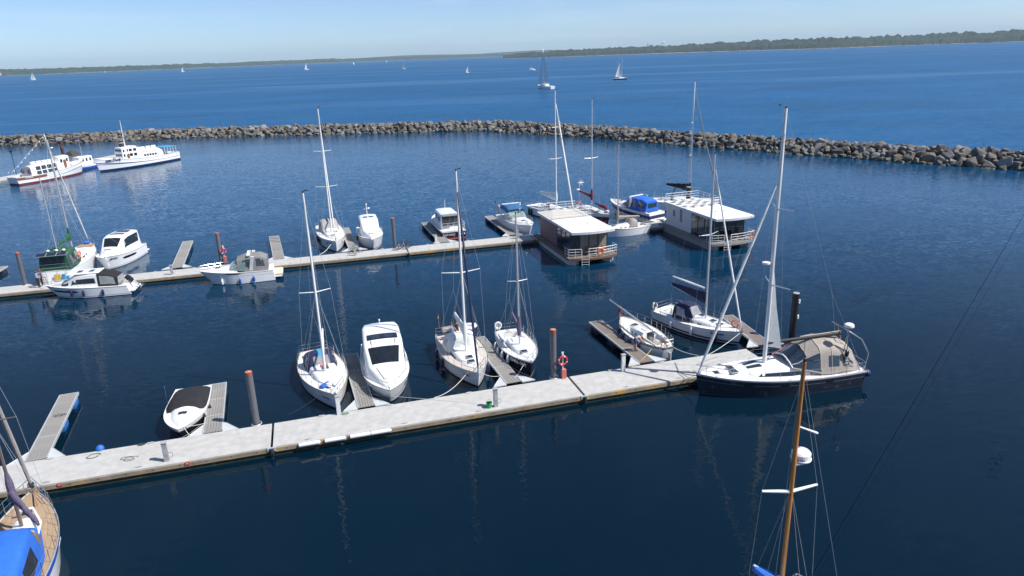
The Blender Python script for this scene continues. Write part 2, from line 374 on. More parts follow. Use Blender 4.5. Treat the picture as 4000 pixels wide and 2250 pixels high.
# ------------------------------------------------------------------ hulls
class Hull:
    def __init__(s, L, B, fb, tw=.75, tm=.42, p=2.3, rake=.5, srake=0.0, flare=(.1, .5), q=1.0):
        s.L, s.B, s.fb, s.tw, s.tm, s.p, s.rake, s.srake, s.fl, s.q = L, B, fb, tw, tm, p, rake, srake, flare, q
    def zs(s, t):
        a, b, c = s.fb; m = .42
        return a * (t - m) * (t - 1) / (m) + b * t * (t - 1) / (m * (m - 1)) + c * t * (t - m) / (1 - m)
    def hb(s, t):
        if t <= s.tm: f = s.tw + (1 - s.tw) * math.sin(math.pi / 2 * t / s.tm)
        else: f = max(0, 1 - ((t - s.tm) / (1 - s.tm)) ** s.p) ** s.q
        return s.B / 2 * f
    def x(s, t): return -s.L / 2 + s.L * t
    def t(s, x): return (x + s.L / 2) / s.L
    def pt(s, t, z, side=1, off=0.0):
        zs = s.zs(t); h = (zs - z) / zs
        x = s.x(t) - s.rake * t ** 6 * h + s.srake * (1 - t) ** 8 * h
        y = s.hb(t) * (1 - (s.fl[0] + (s.fl[1] - s.fl[0]) * t ** 3) * min(h, 1))
        if z < 0: y *= max(.3, 1 + z / .6)
        v = Vector((x, (y + off) * side, z)); return v
    TS = [0, .04, .09, .15, .22, .3, .38, .46, .54, .62, .7, .77, .83, .88, .92, .95, .975, .99, 1.0]
    def lev(s, spec, t):
        zs = s.zs(t); k, v = spec
        return zs - v if k == 's' else (v if k == 'w' else zs * (1 - v))
    def build(s, parent, bands, under='antifoul'):
        """bands: list of (lower limit spec, material) from the sheer down; ends below the waterline"""
        mb = MB(); top = ('s', 0)
        bl = list(bands) + [(('w', -.45), under)]
        for spec, m in bl:
            mb.m(m); sub = 1 if spec[0] == 's' and top == ('s', 0) else 3
            for sd in (1, -1):
                rows = []
                for k in range(sub + 1):
                    rows.append([s.pt(t, lerp(s.lev(top, t), s.lev(spec, t), k / sub), sd) for t in s.TS])
                mb.grid(rows, flip=sd < 0)
            a, b = [s.lev(q, 0) for q in (top, spec)]
            mb.add([s.pt(0, a, 1), s.pt(0, a, -1), s.pt(0, b, -1), s.pt(0, b, 1)], [(0, 1, 2, 3)])
            top = spec
        o = mb.build('hull', parent, ang=.9); return o
    def deck(s, parent, m='deck_white', sink=.03, camber=.05, well=None, wellm='deck_grey', floor=.55, name='deck'):
        """deck with an optional cockpit well = (t0, t1, half width)"""
        ts = sorted(set(s.TS + ([well[0], well[1]] if well else []))); mb = MB().m(m)
        cols = lambda t: [-1, -.8, None, 0, None, .8, 1]
        rows = []
        for t in ts:
            hb = max(.001, s.hb(t) - .02); z = s.zs(t) - sink
            w = min(well[2], hb * .72) if well else hb * .4
            ys = [-hb, -(hb + w) / 2, -w, 0, w, (hb + w) / 2, hb]
            rows.append([Vector((s.x(t) - (.02 if t > .99 else 0), y, z + camber * (1 - (y / hb) ** 2))) for y in ys])
        for i in range(len(ts) - 1):
            for j in range(6):
                if well and j in (2, 3) and well[0] - 1e-6 <= ts[i] and ts[i + 1] <= well[1] + 1e-6: continue
                mb.add([rows[i][j], rows[i + 1][j], rows[i + 1][j + 1], rows[i][j + 1]], [(0, 1, 2, 3)])
        d = mb.build(name, parent, ang=.9)
        if well:
            w0, w1 = ts.index(well[0]), ts.index(well[1]); zf = s.zs(well[0]) - floor
            mw = MB().m('gelcoat')
            P1 = [rows[i][2] for i in range(w0, w1 + 1)]; P2 = [rows[i][4] for i in range(w0, w1 + 1)]
            dn = lambda v: Vector((v.x, v.y * .96, zf))
            mw.grid([P1, [dn(v) for v in P1]]); mw.grid([P2, [dn(v) for v in P2]])
            for k in (0, -1): mw.add([P1[k], P2[k], dn(P2[k]), dn(P1[k])], [(0, 1, 2, 3)])
            mw.m(wellm).add([dn(P1[0]), dn(P1[-1]), dn(P2[-1]), dn(P2[0])], [(0, 1, 2, 3)])
            mw.build('cockpit', parent, ang=.5)
        return d
    def rail(s, parent, m='gelcoat', r=.025, up=.0, t0=0, t1=1, name='toe_rail', inset=.01):
        mb = MB().m(m)
        for sd in (1, -1):
            ts = [t for t in s.TS if t0 <= t <= t1]
            mb.tube([Vector((s.x(t), (max(0, s.hb(t) - inset)) * sd, s.zs(t) + up)) for t in ts], r, 6)
        if t0 == 0:
            mb.tube([Vector((s.x(0), s.hb(0), s.zs(0) + up)), Vector((s.x(0), -s.hb(0), s.zs(0) + up))], r, 6)
        return mb.build(name, parent)
    def stripe(s, parent, m, t0, t1, z0, z1, sides=(1, -1), name='stripe', off=.006, taper=True):
        """flat band lying on the hull between two heights given as fractions of the freeboard"""
        for sd in sides:
            rows = [[], [], []]
            for i in range(15):
                w = i / 14; t = lerp(t0, t1, w); zs = s.zs(t)
                a, b = zs * z0, zs * z1
                if taper: a = lerp(a, (a + b) / 2, max(0, (abs(w - .5) - .35) / .15)); b = lerp(b, (zs * z0 + b) / 2, max(0, (abs(w - .5) - .35) / .15))
                for k in range(3): rows[k].append(s.pt(t, lerp(a, b, k / 2), sd, off))
            MB().m(m).grid(rows).build(name, parent)
    def mtx(s, t, z, side):                       # frame lying on the topside, x reading forward or aft so that writing is upright
        p = s.pt(t, z, side, .05); a = s.pt(t + .02, z, side) - s.pt(t - .02, z, side); b = s.pt(t, z + .1, side) - s.pt(t, z - .1, side)
        ex = -a.normalized() if side > 0 else a.normalized(); ey = (b - b.project(ex)).normalized(); ez = ex.cross(ey)
        return Matrix(((ex.x, ey.x, ez.x, p.x), (ex.y, ey.y, ez.y, p.y), (ex.z, ey.z, ez.z, p.z), (0, 0, 0, 1)))
    def name(s, parent, body, size, t, zf, side, m='navy_paint', shear=0.0, bold=.02):
        return text(parent, body, size, s.mtx(t, s.zs(t) * zf, side), m, 'name_lettering', shear=shear, bold=bold)
    def rails(s, parent, t0=.02, t1=.98, h=.6, n=6, lines=2, bow=True, stern=True, m='steel', bowt=.82, sternt=.14):
        """pulpit, pushpit, stanchions and lifelines"""
        def e(t, up, sd, ins=.06): return Vector((s.x(t), max(.0, s.hb(t) - ins) * sd, s.zs(t) + up))
        if bow:
            mb = MB().m(m); ts = [bowt, (bowt + 1) / 2, .97]
            top = [e(t, h, 1) for t in ts] + [Vector((s.x(1) + .05, 0, s.zs(1) + h))] + [e(t, h, -1) for t in reversed(ts)]
            mb.tube(top, .018, 5)
            mid = [e(t, h * .5, 1) for t in ts] + [e(t, h * .5, -1) for t in reversed(ts)]
            mb.tube(mid[:3], .014, 5); mb.tube(mid[3:], .014, 5)
            for t in (bowt, .95):
                for sd in (1, -1): mb.tube([e(t, 0, sd), e(t, h, sd)], .016, 5)
            mb.build('pulpit', parent)
        if stern:
            mb = MB().m(m); ts = [sternt, .05, .01]
            for hh in (h, h * .5):
                mb.tube([e(t, hh, 1) for t in ts] + [e(t, hh, -1) for t in reversed(ts)], .017, 5)
            for t in (sternt, .01):
                for sd in (1, -1): mb.tube([e(t, 0, sd), e(t, h, sd)], .016, 5)
            mb.build('pushpit', parent)
        if n:
            a0, a1 = (sternt if stern else t0), (bowt if bow else t1)
            ln = MB().m('lifeline')
            tt = [lerp(a0, a1, i / (n + 1)) for i in range(n + 2)]
            for t in tt[1:-1]:
                for sd in (1, -1): MB().m(m).tube([e(t, 0, sd), e(t, h, sd)], .012, 5).build('stanchion', parent)
            for sd in (1, -1):
                for k in range(lines): ln.tube([e(t, h * (1 - k * .5), sd) for t in tt], .005, 4)
            ln.build('lifelines', parent)
# ================================================================== water
def water_mat(name, body, ripples, rough, slick=None, wind=None, gust=(.45, 1.0)):
    """rippled water: the slope of the surface is given directly, as sums of noise, so that it holds at every distance"""
    m = bpy.data.materials.new(name); m.use_nodes = True; MATS[name] = m
    nt = m.node_tree; b = nt.nodes['Principled BSDF']; N = nt.nodes.new; K = nt.links.new
    b.inputs['IOR'].default_value = 1.333; b.inputs['Roughness'].default_value = rough
    tc = N('ShaderNodeTexCoord')
    def noise(sx, sy, rot, detail=3, dist=.0, out='Fac'):
        mp = N('ShaderNodeMapping'); mp.inputs['Scale'].default_value = (sx, sy, 1); mp.inputs['Rotation'].default_value = (0, 0, rot)
        K(tc.outputs['Object'], mp.inputs[0]); n = N('ShaderNodeTexNoise'); n.inputs['Scale'].default_value = 1
        n.inputs['Detail'].default_value = detail; n.inputs['Distortion'].default_value = dist
        K(mp.outputs[0], n.inputs['Vector']); return n.outputs[out]
    def ramp(v, p0, p1, c0, c1):
        r = N('ShaderNodeValToRGB'); e = r.color_ramp.elements; e[0].position = p0; e[1].position = p1
        e[0].color = (c0, c0, c0, 1) if not isinstance(c0, tuple) else c0; e[1].color = (c1, c1, c1, 1) if not isinstance(c1, tuple) else c1
        K(v, r.inputs[0]); return r.outputs[0]
    def vm(op, a, bb):
        q = N('ShaderNodeVectorMath'); q.operation = op; K(a, q.inputs[0])
        if isinstance(bb, tuple): q.inputs[1].default_value = bb
        else: K(bb, q.inputs[1])
        return q.outputs[0]
    def mt(op, a, bb):
        q = N('ShaderNodeMath'); q.operation = op; K(a, q.inputs[0])
        if isinstance(bb, float): q.inputs[1].default_value = bb
        else: K(bb, q.inputs[1])
        return q.outputs[0]
    K(ramp(noise(.012, .02, .3, 4), .35, .7, tuple(x * .85 for x in body) + (1,), tuple(x * 1.15 for x in body) + (1,)), b.inputs['Base Color'])
    v = None
    for (sx, sy, rot, ax, ay, det) in ripples:
        t = vm('MULTIPLY', vm('SUBTRACT', noise(sx, sy, rot, det, .3, 'Color'), (.5, .5, .5)), (ax, ay, 0)); v = t if v is None else vm('ADD', v, t)
    f = ramp(noise(.03, .06, .25, 3, .6), .32, .68, *gust)    # gusts: patches of livelier and calmer ripples
    if wind:                                                # sheltered between the pontoons, ruffled out in the open basin
        sep = N('ShaderNodeSeparateXYZ'); K(tc.outputs['Object'], sep.inputs[0]); wob = mt('ADD', sep.outputs['Y'], mt('MULTIPLY', noise(.02, .04, 0, 3, .5), 30.0))
        mr = N('ShaderNodeMapRange'); mr.interpolation_type = 'SMOOTHSTEP'; K(wob, mr.inputs[0])
        for i, q in enumerate((wind[0] + 15, wind[1] + 15, wind[2], wind[3])): mr.inputs[i + 1].default_value = q
        f = mt('MULTIPLY', f, mr.outputs[0])
        m2 = N('ShaderNodeMapRange'); m2.interpolation_type = 'SMOOTHSTEP'; K(wob, m2.inputs[0])
        for i, q in enumerate((wind[0] + 15, wind[1] + 15, rough, wind[4])): m2.inputs[i + 1].default_value = q
        K(m2.outputs[0], b.inputs['Roughness'])
        m3 = N('ShaderNodeMapRange'); m3.interpolation_type = 'SMOOTHSTEP'; K(wob, m3.inputs[0])   # sky reflection painted into the base colour, bluer farther out
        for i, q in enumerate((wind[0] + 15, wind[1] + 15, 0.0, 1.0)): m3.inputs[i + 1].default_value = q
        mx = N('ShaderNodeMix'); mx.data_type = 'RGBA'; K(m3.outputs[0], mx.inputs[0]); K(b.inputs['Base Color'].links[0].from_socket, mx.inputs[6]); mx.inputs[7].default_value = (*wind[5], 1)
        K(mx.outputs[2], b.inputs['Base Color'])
    if slick: K(ramp(noise(*slick[:3], 5, .8), slick[3], slick[3] + .1, rough, rough * .75), b.inputs['Roughness'])
    if slick: f = mt('MULTIPLY', f, ramp(noise(*slick[:3], 5, .8), slick[3], slick[3] + .1, 1.0, slick[4]))   # long calm streaks
    sc = N('ShaderNodeVectorMath'); sc.operation = 'SCALE'; K(v, sc.inputs[0]); K(f, sc.inputs['Scale'])
    nn = N('ShaderNodeVectorMath'); nn.operation = 'NORMALIZE'; K(vm('ADD', sc.outputs[0], (0, 0, 1)), nn.inputs[0])
    K(nn.outputs[0], b.inputs['Normal'])
    return m
water_mat('water_harbour', (.0007, .0102, .0215), [(1.6, 3.2, .25, .5, .8, 2), (5, 8, -.2, .4, .5, 2), (.3, .6, .3, .12, .2, 1)], .03, wind=(40, 120, .2, .42, .14, (.001, .046, .115)))  # last wind entry: the blue that paints reflected sky into the outer basin
water_mat('water_sea', (.004, .078, .2), [(.5, 1.2, .1, .5, .8, 3), (2.5, 5.0, -.15, .5, .7, 2), (.08, .2, .05, .2, .3, 1)], .42, slick=(.0016, .012, -.05, .53, .55), gust=(.75, 1.0))

# breakwater line at the harbour-side waterline, from the photograph, carried on past both edges of the frame
BW = [P(0, 570), P(350, 556), P(700, 540), P(1100, 530), P(1500, 521), P(1880, 511), P(2300, 538), P(2650, 568), P(3000, 595), P(3500, 632), P(4000, 667)]
BW = [BW[0] + Vector((-60, -14, 0)), *BW, BW[-1] + (BW[-1] - BW[-2]) * 2.2]
def offset_line(pl, d):
    out = []
    for i, p in enumerate(pl):
        a = (pl[min(i + 1, len(pl) - 1)] - pl[max(i - 1, 0)]); n = Vector((-a.y, a.x, 0)).normalized(); out.append(p + n * d)
    return out
core = offset_line(BW, 5.2)
def sheet(name, pts, m, z=0.0):
    o = MB().m(m).add([(p[0], p[1], z) for p in pts], [tuple(range(len(pts)))]).build(name, smooth=False); return struct(o)
_bl, _br = core[0], core[-1]
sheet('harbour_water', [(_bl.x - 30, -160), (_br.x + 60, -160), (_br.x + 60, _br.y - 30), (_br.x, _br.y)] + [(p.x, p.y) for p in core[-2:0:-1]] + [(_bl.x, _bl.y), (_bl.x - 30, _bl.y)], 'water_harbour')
sheet('sea', [(_bl.x - 30, -160), (_bl.x - 30, _bl.y)] + [(p.x, p.y) for p in core] + [(_br.x + 60, _br.y - 30), (_br.x + 60, -160), (40000, -160), (40000, 40000), (-40000, 40000), (-40000, -160)], 'water_sea')

# ================================================================== breakwater of quarry stone
def rock_mesh(seed, m):
    r = random.Random(seed); bm = bmesh.new()
    for i in range(15):
        v = Vector((r.uniform(-1, 1), r.uniform(-1, 1), r.uniform(-1, 1)))
        k = max(abs(v.x), abs(v.y), abs(v.z)); v = v / k * r.uniform(.75, 1.0) if r.random() < .8 else v
        v = v.lerp(v.normalized(), .35); bm.verts.new((v.x * .62, v.y * .5, v.z * .42))
    res = bmesh.ops.convex_hull(bm, input=bm.verts)
    bmesh.ops.delete(bm, geom=list({e for e in res['geom_unused'] + res['geom_interior'] if isinstance(e, bmesh.types.BMVert)}), context='VERTS')
    bmesh.ops.bevel(bm, geom=bm.edges[:], offset=.035, segments=1, affect='EDGES')
    me = bpy.data.meshes.new('rock'); bm.to_mesh(me); bm.free(); me.materials.append(MATS[m]); return me
RM = ['rock_a', 'rock_b', 'rock_c', 'rock_d', 'rock_e', 'rock_a', 'rock_b', 'rock_a']
rock_lib = [rock_mesh(i, RM[i % len(RM)]) for i in range(40)]
wet_lib = [rock_mesh(100 + i, 'rock_wet') for i in range(6)]
breakwater = thing('breakwater', 'long curved breakwater of piled grey and brown quarry stones between harbour and sea', 'breakwater')
mbc = MB().m('rock_core')
prof = [(-1.2, -.8), (.5, .3), (3.4, 1.75), (6.4, 1.8), (9.5, .2), (11, -.8)]
mbc.grid([[Vector((q.x, q.y, z)) for q in offset_line(BW, d)] for d, z in prof]); mbc.build('core', breakwater)
_seg = [0]
for a, b in zip(BW, BW[1:]): _seg.append(_seg[-1] + (b - a).length)
def along(s, d):
    for i in range(len(BW) - 1):
        if s <= _seg[i + 1] or i == len(BW) - 2:
            a, b = BW[i], BW[i + 1]; t = (s - _seg[i]) / (b - a).length; e = (b - a).normalized(); n = Vector((-e.y, e.x, 0)); return a.lerp(b, t) + n * d
rr = random.Random(3); spots = []
rows_ = [(.0, -.05, 1.0), (.35, .2, 1.1), (1.2, .8, 1.35), (2.1, 1.4, 1.35), (3.0, 1.95, 1.3), (4.2, 2.15, 1.2), (5.6, 2.1, 1.2), (7.2, 1.3, 1.3), (8.8, .6, 1.3), (9.8, .1, 1.2)]
for ri, (d, z, sz) in enumerate(rows_):
    s = rr.uniform(0, 1)
    while s < _seg[-1]:
        k = sz * rr.choice([.6, .75, .9, 1.1, 1.25, 1.5]) * rr.uniform(.9, 1.1)
        p = along(s, d + rr.uniform(-.35, .35)); p.z = z + rr.uniform(-.2, .25) - (.1 if ri == 0 else 0)
        spots.append((p, k, ri, (rr.uniform(-.5, .5), rr.uniform(-.5, .5), rr.uniform(0, 6.28)), rr.randrange(40)))
        s += k * rr.uniform(.85, 1.12)
def vis(sp):                                             # how large a stone shows: nearer and on the harbour side first
    p = sp[0]; x = p.x / max(1, p.y)
    return sp[1] / p.length * (1 if sp[2] <= 6 else .2) * (1 if abs(x) < .8 else .05)
spots.sort(key=vis, reverse=True)
big = None; bmv = MB()
for i, (p, k, ri, rot, li) in enumerate(spots):
    me = wet_lib[li % 6] if ri == 0 else rock_lib[li]
    sc = (k * 1.15, k * 1.1, k * (1.05 if ri else .6))
    if i < 300: obj('stone', me, breakwater, p, rot, sc)
    else:
        from mathutils import Euler
        M = Matrix.LocRotScale(p, Euler(rot), sc); bmv.cur = me.materials[0].name
        bmv.add([M @ v.co for v in me.vertices], [tuple(f.vertices) for f in me.polygons])
stuff(bmv.build('stones', breakwater, smooth=False))

# ================================================================== far shores
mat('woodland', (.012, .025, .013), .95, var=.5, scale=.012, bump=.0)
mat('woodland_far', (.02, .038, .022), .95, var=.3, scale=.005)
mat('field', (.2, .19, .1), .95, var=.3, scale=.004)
mat('cliff', (.5, .33, .22), .95, var=.25, scale=.02)
mat('beach', (.5, .44, .36), .95, var=.15, scale=.01)
mat('stack', (.5, .5, .5), .8); mat('steam', (.85, .85, .85), 1.0, var=.05)
def shore(pxs, ycam_scale=1.0, dist=None):
    out = []
    for (x, y) in pxs:
        p = P(x, y, 0)
        if dist is not None: p = p * (dist / p.length) if True else p
        out.append(Vector((p.x, p.y, 0)))
    return out
def resample(pl, step):
    out = []
    for a, b in zip(pl, pl[1:]):
        n = max(1, int((b - a).length / step)); out += [a.lerp(b, i / n) for i in range(n)]
    return out + [pl[-1]]
def land(name, pl, heights, depth, m, bank=None, seed=1, step=60):
    """a strip of rising ground behind a shoreline; heights sampled along it"""
    r = random.Random(seed); pts = resample(pl, step); n = len(pts); mb = MB(); rows = [[], [], [], [], []]
    for i, p in enumerate(pts):
        w = i / (n - 1); k = w * (len(heights) - 1); j = min(int(k), len(heights) - 2); hgt = lerp(heights[j], heights[j + 1], k - j) * (1 + .15 * math.sin(i * .7 + seed) + r.uniform(-.06, .06))
        d = Vector((p.x, p.y, 0)).normalized()
        for q, (dd, hh) in enumerate(((0, -1), (.06, .15), (.35, .6), (.7, .95), (1, 1.0))): rows[q].append(Vector((p.x, p.y, 0)) + d * depth * dd + Vector((0, 0, hgt * hh if hh > 0 else -1)))
    mb.m(bank or m).grid(rows[:2]); mb.m(m).grid(rows[1:]); return struct(mb.build(name)), pts
def wood(name, pl, depth, hs, m, seed=1, step=13, rows_=9):
    """far-off wood: one ragged canopy, its top broken by crowns of many sizes"""
    from mathutils import noise as mn
    r = random.Random(seed); pts = resample(pl, step); n = len(pts); mb = MB().m(m); rows = []
    for q in range(rows_):
        row = []; kq = q / (rows_ - 1)
        for i, p in enumerate(pts):
            w = i / (n - 1) * (len(hs) - 1); j = min(int(w), len(hs) - 2); h = lerp(hs[j], hs[j + 1], w - j)
            d = Vector((p.x, p.y, 0)).normalized(); pos = p + d * (14 + depth * kq + r.uniform(-9, 9)) + Vector((r.uniform(-4, 4), 0, 0))
            f = mn.noise(pos * .006) * .22 + mn.noise(pos * .02) * .2 + mn.noise(pos * .07) * .22 + r.uniform(-.12, .12)
            prof = (0, .42, .55, .66, .75, .84, .92, 1, .9)[q] if rows_ == 9 else kq
            pos.z = h * max(0, prof * (1 + f)) if q else -1; row.append(pos)
        rows.append(row)
    mb.grid(rows); return stuff(mb.build(name, smooth=False))
near_px = [(1965, 229), (2200, 222), (2450, 213), (2700, 205), (2950, 197), (3200, 190), (3500, 179), (3750, 170), (4000, 162)]
NS = shore(near_px); NS = [p if p.length < 4200 else p * (4200 / p.length) for p in NS]
NS = NS + [NS[-1] + (NS[-1] - NS[-2]) * 4]
land('wooded_coast', NS, [2, 4, 6, 8, 5, 7, 5, 4, 6, 5, 5], 300, 'woodland', 'cliff', 2, 50)
wood('coastal_wood', NS, 420, [16, 30, 36, 38, 42, 44, 42, 46, 50, 52, 52], 'woodland', 5)
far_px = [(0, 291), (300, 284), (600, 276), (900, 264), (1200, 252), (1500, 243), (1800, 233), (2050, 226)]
FS = []
for (x, y), dd in zip(far_px, (4600, 4800, 5000, 5600, 6400, 7000, 7400, 7600)):
    p = P(x, y + 400, 0); p.z = 0; FS.append(p.normalized() * dd)
FS = [FS[0] + (FS[0] - FS[1]) * 3] + FS
land('far_coast', FS, [4, 3, 4, 5, 4, 4, 4, 4, 4], 300, 'woodland_far', 'beach', 4, 80)
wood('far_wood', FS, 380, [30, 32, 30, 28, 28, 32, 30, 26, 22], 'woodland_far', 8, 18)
HL = []
for x, dd in ((700, 8600), (1100, 9000), (1500, 9300), (2000, 9500), (2500, 9600), (3000, 9600)):
    p = P(x, 700, 0); p.z = 0; HL.append(p.normalized() * dd)
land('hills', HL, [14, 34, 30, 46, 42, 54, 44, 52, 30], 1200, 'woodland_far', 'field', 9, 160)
# two smoking stacks and wind turbines on the horizon
def bearing(px, dist, z=0):
    p = P(px, 900, 0); p.z = 0; p = p.normalized() * dist; p.z = z; return p
for px, lab in ((2510, 'thin far chimney with small white steam puff, the smaller plume on the horizon'), (2560, 'thin far chimney trailing the larger white steam plume on the horizon')):
    p = bearing(px, 9000); t = thing('chimney_stack', lab, 'chimney', p, 0, 'chimneys on the horizon')
    MB().m('stack').lathe([(6, 10), (4, 66)], n=8).build('shaft', t)
    mb = MB().m('steam')
    for i in range(7 if px > 2520 else 5): mb.sphere((i * 4 + rnd.uniform(-3, 3), 0, 70 + i * 4 + rnd.uniform(-3, 3)), 5 + 1.2 * i, 8, 5, (1, 1, .75))
    mb.build('steam_plume', t)
for px, dist, hh, lab in ((3945, 5200, 125, 'tall pale wind turbine standing behind the wooded coast'), (3992, 6500, 95, 'lower pale wind turbine, half hidden behind the wooded coast')):
    t = thing('wind_turbine', lab, 'wind turbine', bearing(px, dist), R(60), 'wind turbines on the far shore')
    MB().m('stack').lathe([(3.2, 0), (1.6, hh)], n=8).build('tower', t)
    MB().m('stack').box((0, 0, hh + 1), (8, 3, 3)).build('nacelle', t)
    for k in range(3):
        a = R(40 + 120 * k); MB().m('stack').tube([(5, 0, hh + 1), (5, math.cos(a) * 38, hh + 1 + math.sin(a) * 38)], [1.7, .5], 5).build('blade', t)
mat('house_wall', (.6, .57, .52), .9); mat('house_roof', (.35, .13, .08), .9)
for i, (px, w, lab) in enumerate(((85, 38, 'long low pale house among the trees at the far shore village'), (122, 16, 'white gabled house standing near the water in the far village'), (150, 14, 'small pale house on the tree edge of the far village'))):
    p = bearing(px, 4640); t = thing('house', lab, 'house', p, R(35), 'houses of the far village')
    MB().m('house_wall').box((0, 0, 8), (w, 10, 10)).build('wall', t)
    MB().m('house_roof').add([(-w / 2, -6, 13), (w / 2, -6, 13), (w / 2, 6, 13), (-w / 2, 6, 13), (-w / 2, 0, 18), (w / 2, 0, 18)], [(0, 1, 5, 4), (2, 3, 4, 5), (0, 4, 3), (1, 2, 5), (0, 3, 2, 1)]).build('roof', t, smooth=False)

# the air over the bay
hz = bpy.data.materials.new('haze_air'); hz.use_nodes = True; hz.node_tree.nodes.clear()
_o = hz.node_tree.nodes.new('ShaderNodeOutputMaterial'); _v = hz.node_tree.nodes.new('ShaderNodeVolumePrincipled')
_v.inputs['Color'].default_value = (.6, .82, 1, 1); _v.inputs['Density'].default_value = 5.5e-5; _v.inputs['Anisotropy'].default_value = .0
hz.node_tree.links.new(_v.outputs[0], _o.inputs['Volume'])
MATS['haze_air'] = hz
stuff(MB().m('haze_air').box((0, 6000, 104), (42000, 20000, 214)).build('haze', smooth=False))
# ================================================================== pontoons
DZ = .6                                                    # deck height of the pontoons
def line_frame(a, b):
    d = (b - a); d.z = 0; return d.length, math.atan2(d.y, d.x)
F_far0, F_far1 = P(100, 1805, DZ), P(2900, 1364, DZ)       # far edge of the front pontoon
B_near0, B_near1 = P(0, 1147, DZ), P(2060, 938, DZ)        # near edge of the middle pontoon
_, FA = line_frame(F_far0, F_far1); _, BA = line_frame(B_near0, B_near1)
FE = Vector((math.cos(FA), math.sin(FA), 0)); FN = Vector((-FE.y, FE.x, 0))
BE = Vector((math.cos(BA), math.sin(BA), 0)); BN = Vector((-BE.y, BE.x, 0))
FW, BWID = 3.0, 2.6
def fpt(s, n=0.0, z=DZ): v = F_far0 + FE * s + FN * n; v.z = z; return v        # front pontoon: along, and across from the far edge
def bpt(s, n=0.0, z=DZ): v = B_near0 + BE * s + BN * n; v.z = z; return v       # middle pontoon: along, and across from the near edge
def f_s(px, py, z=DZ): return (P(px, py, z) - F_far0).dot(FE)
def b_s(px, py, z=DZ): return (P(px, py, z) - B_near0).dot(BE)
def pontoon(label, origin, ang, L, W, seed, group):
    """local x along, y across; top at z = DZ"""
    t = thing('pontoon', label, 'pontoon', (origin.x, origin.y, 0), ang, group); r = random.Random(seed)
    mb = MB().m('concrete_side'); mb.box((L / 2, 0, .17), (L - .04, W - .1, .7)); mb.m('weed').box((L / 2, 0, -.12), (L - .06, W - .04, .76)); mb.build('float', t, smooth=False)
    MB().m('concrete').rbox((L / 2, 0, DZ - .055), (L - .04, W - .02, .11), .02).build('deck', t, smooth=False)
    for sd in (-1, 1):
        x = .1
        while x < L - .3:
            w = min(4.2, L - .1 - x)
            if w > .5:
                m2 = MB().m('board'); m2.box((x + w / 2, sd * (W / 2 + .035), DZ - .2), (w - .015, .07, .24)); m2.build('rubbing_board', t, smooth=False)
                bl = MB().m('wire_dark')
                for k in range(3): bl.lathe([(.035, 0), (.03, .015)], (x + w * (k + .5) / 3, sd * (W / 2 + .07), DZ - .17), 8, Matrix.Rotation(-sd * math.pi / 2, 3, 'X'))
                bl.build('bolts', t)
            x += w
    for k in range(int(L / 5)):
        for sd in (-1, 1):
            c = MB().m('galv'); cx = 2.5 + k * 5 + r.uniform(-.6, .6); cy = sd * (W / 2 - .16)
            c.box((cx, cy, DZ + .03), (.1, .07, .06)); c.tube([(cx - .18, cy, DZ + .085), (cx + .18, cy, DZ + .085)], .026, 6); c.build('cleat', t)
    return t
# front pontoon in four lengths, joints where the photo shows them
fj = [-16, f_s(1066, 1658), f_s(2226, 1478), f_s(2226, 1478) + (f_s(2226, 1478) - f_s(1066, 1658)) * .72]
labs = ['pale concrete pontoon length holding the blue float ball and the leftmost finger piers', 'pale concrete pontoon length with four white bumper fenders along its edge', 'pale concrete pontoon end length beside the navy hulled yacht']
for i in range(3):
    pontoon(labs[i], fpt(fj[i] + .05, -FW / 2), FA, fj[i + 1] - fj[i] - .1, FW, i, 'concrete pontoons')
bj = [-14, b_s(1590, 975), b_s(2060, 938) + 1.0, b_s(2060, 938) + 19]
labs = ['pale concrete pontoon length behind the white outboard cruiser and the couple', 'pale concrete pontoon length between the parked bicycles and the plum clad houseboat', 'pale concrete pontoon length hidden behind the two houseboats']
for i in range(3):
    pontoon(labs[i], bpt(bj[i] + .05, BWID / 2), BA, bj[i + 1] - bj[i] - .1, BWID, 10 + i, 'concrete pontoons')
# couplings at the joints
for p, ang, lab in ((fpt(fj[1], -FW + .05), FA, 'steel hinge coupling on the front pontoon joint by the grey pile'), (fpt(fj[2], -FW + .05), FA, 'steel hinge coupling on the front pontoon joint by the red lifebuoy'), (bpt(bj[1], .05), BA, 'steel hinge coupling on the middle pontoon joint by the bicycles')):
    t = thing('pontoon_coupling', lab, 'coupling', p, ang, 'pontoon couplings')
    MB().m('galv').box((0, -.11, -.12), (.5, .1, .22)).build('plate', t)
    MB().m('rubber').lathe([(.12, -.35), (.14, -.2), (.12, -.05)], (0, -.2, 0), 10).build('buffer', t)

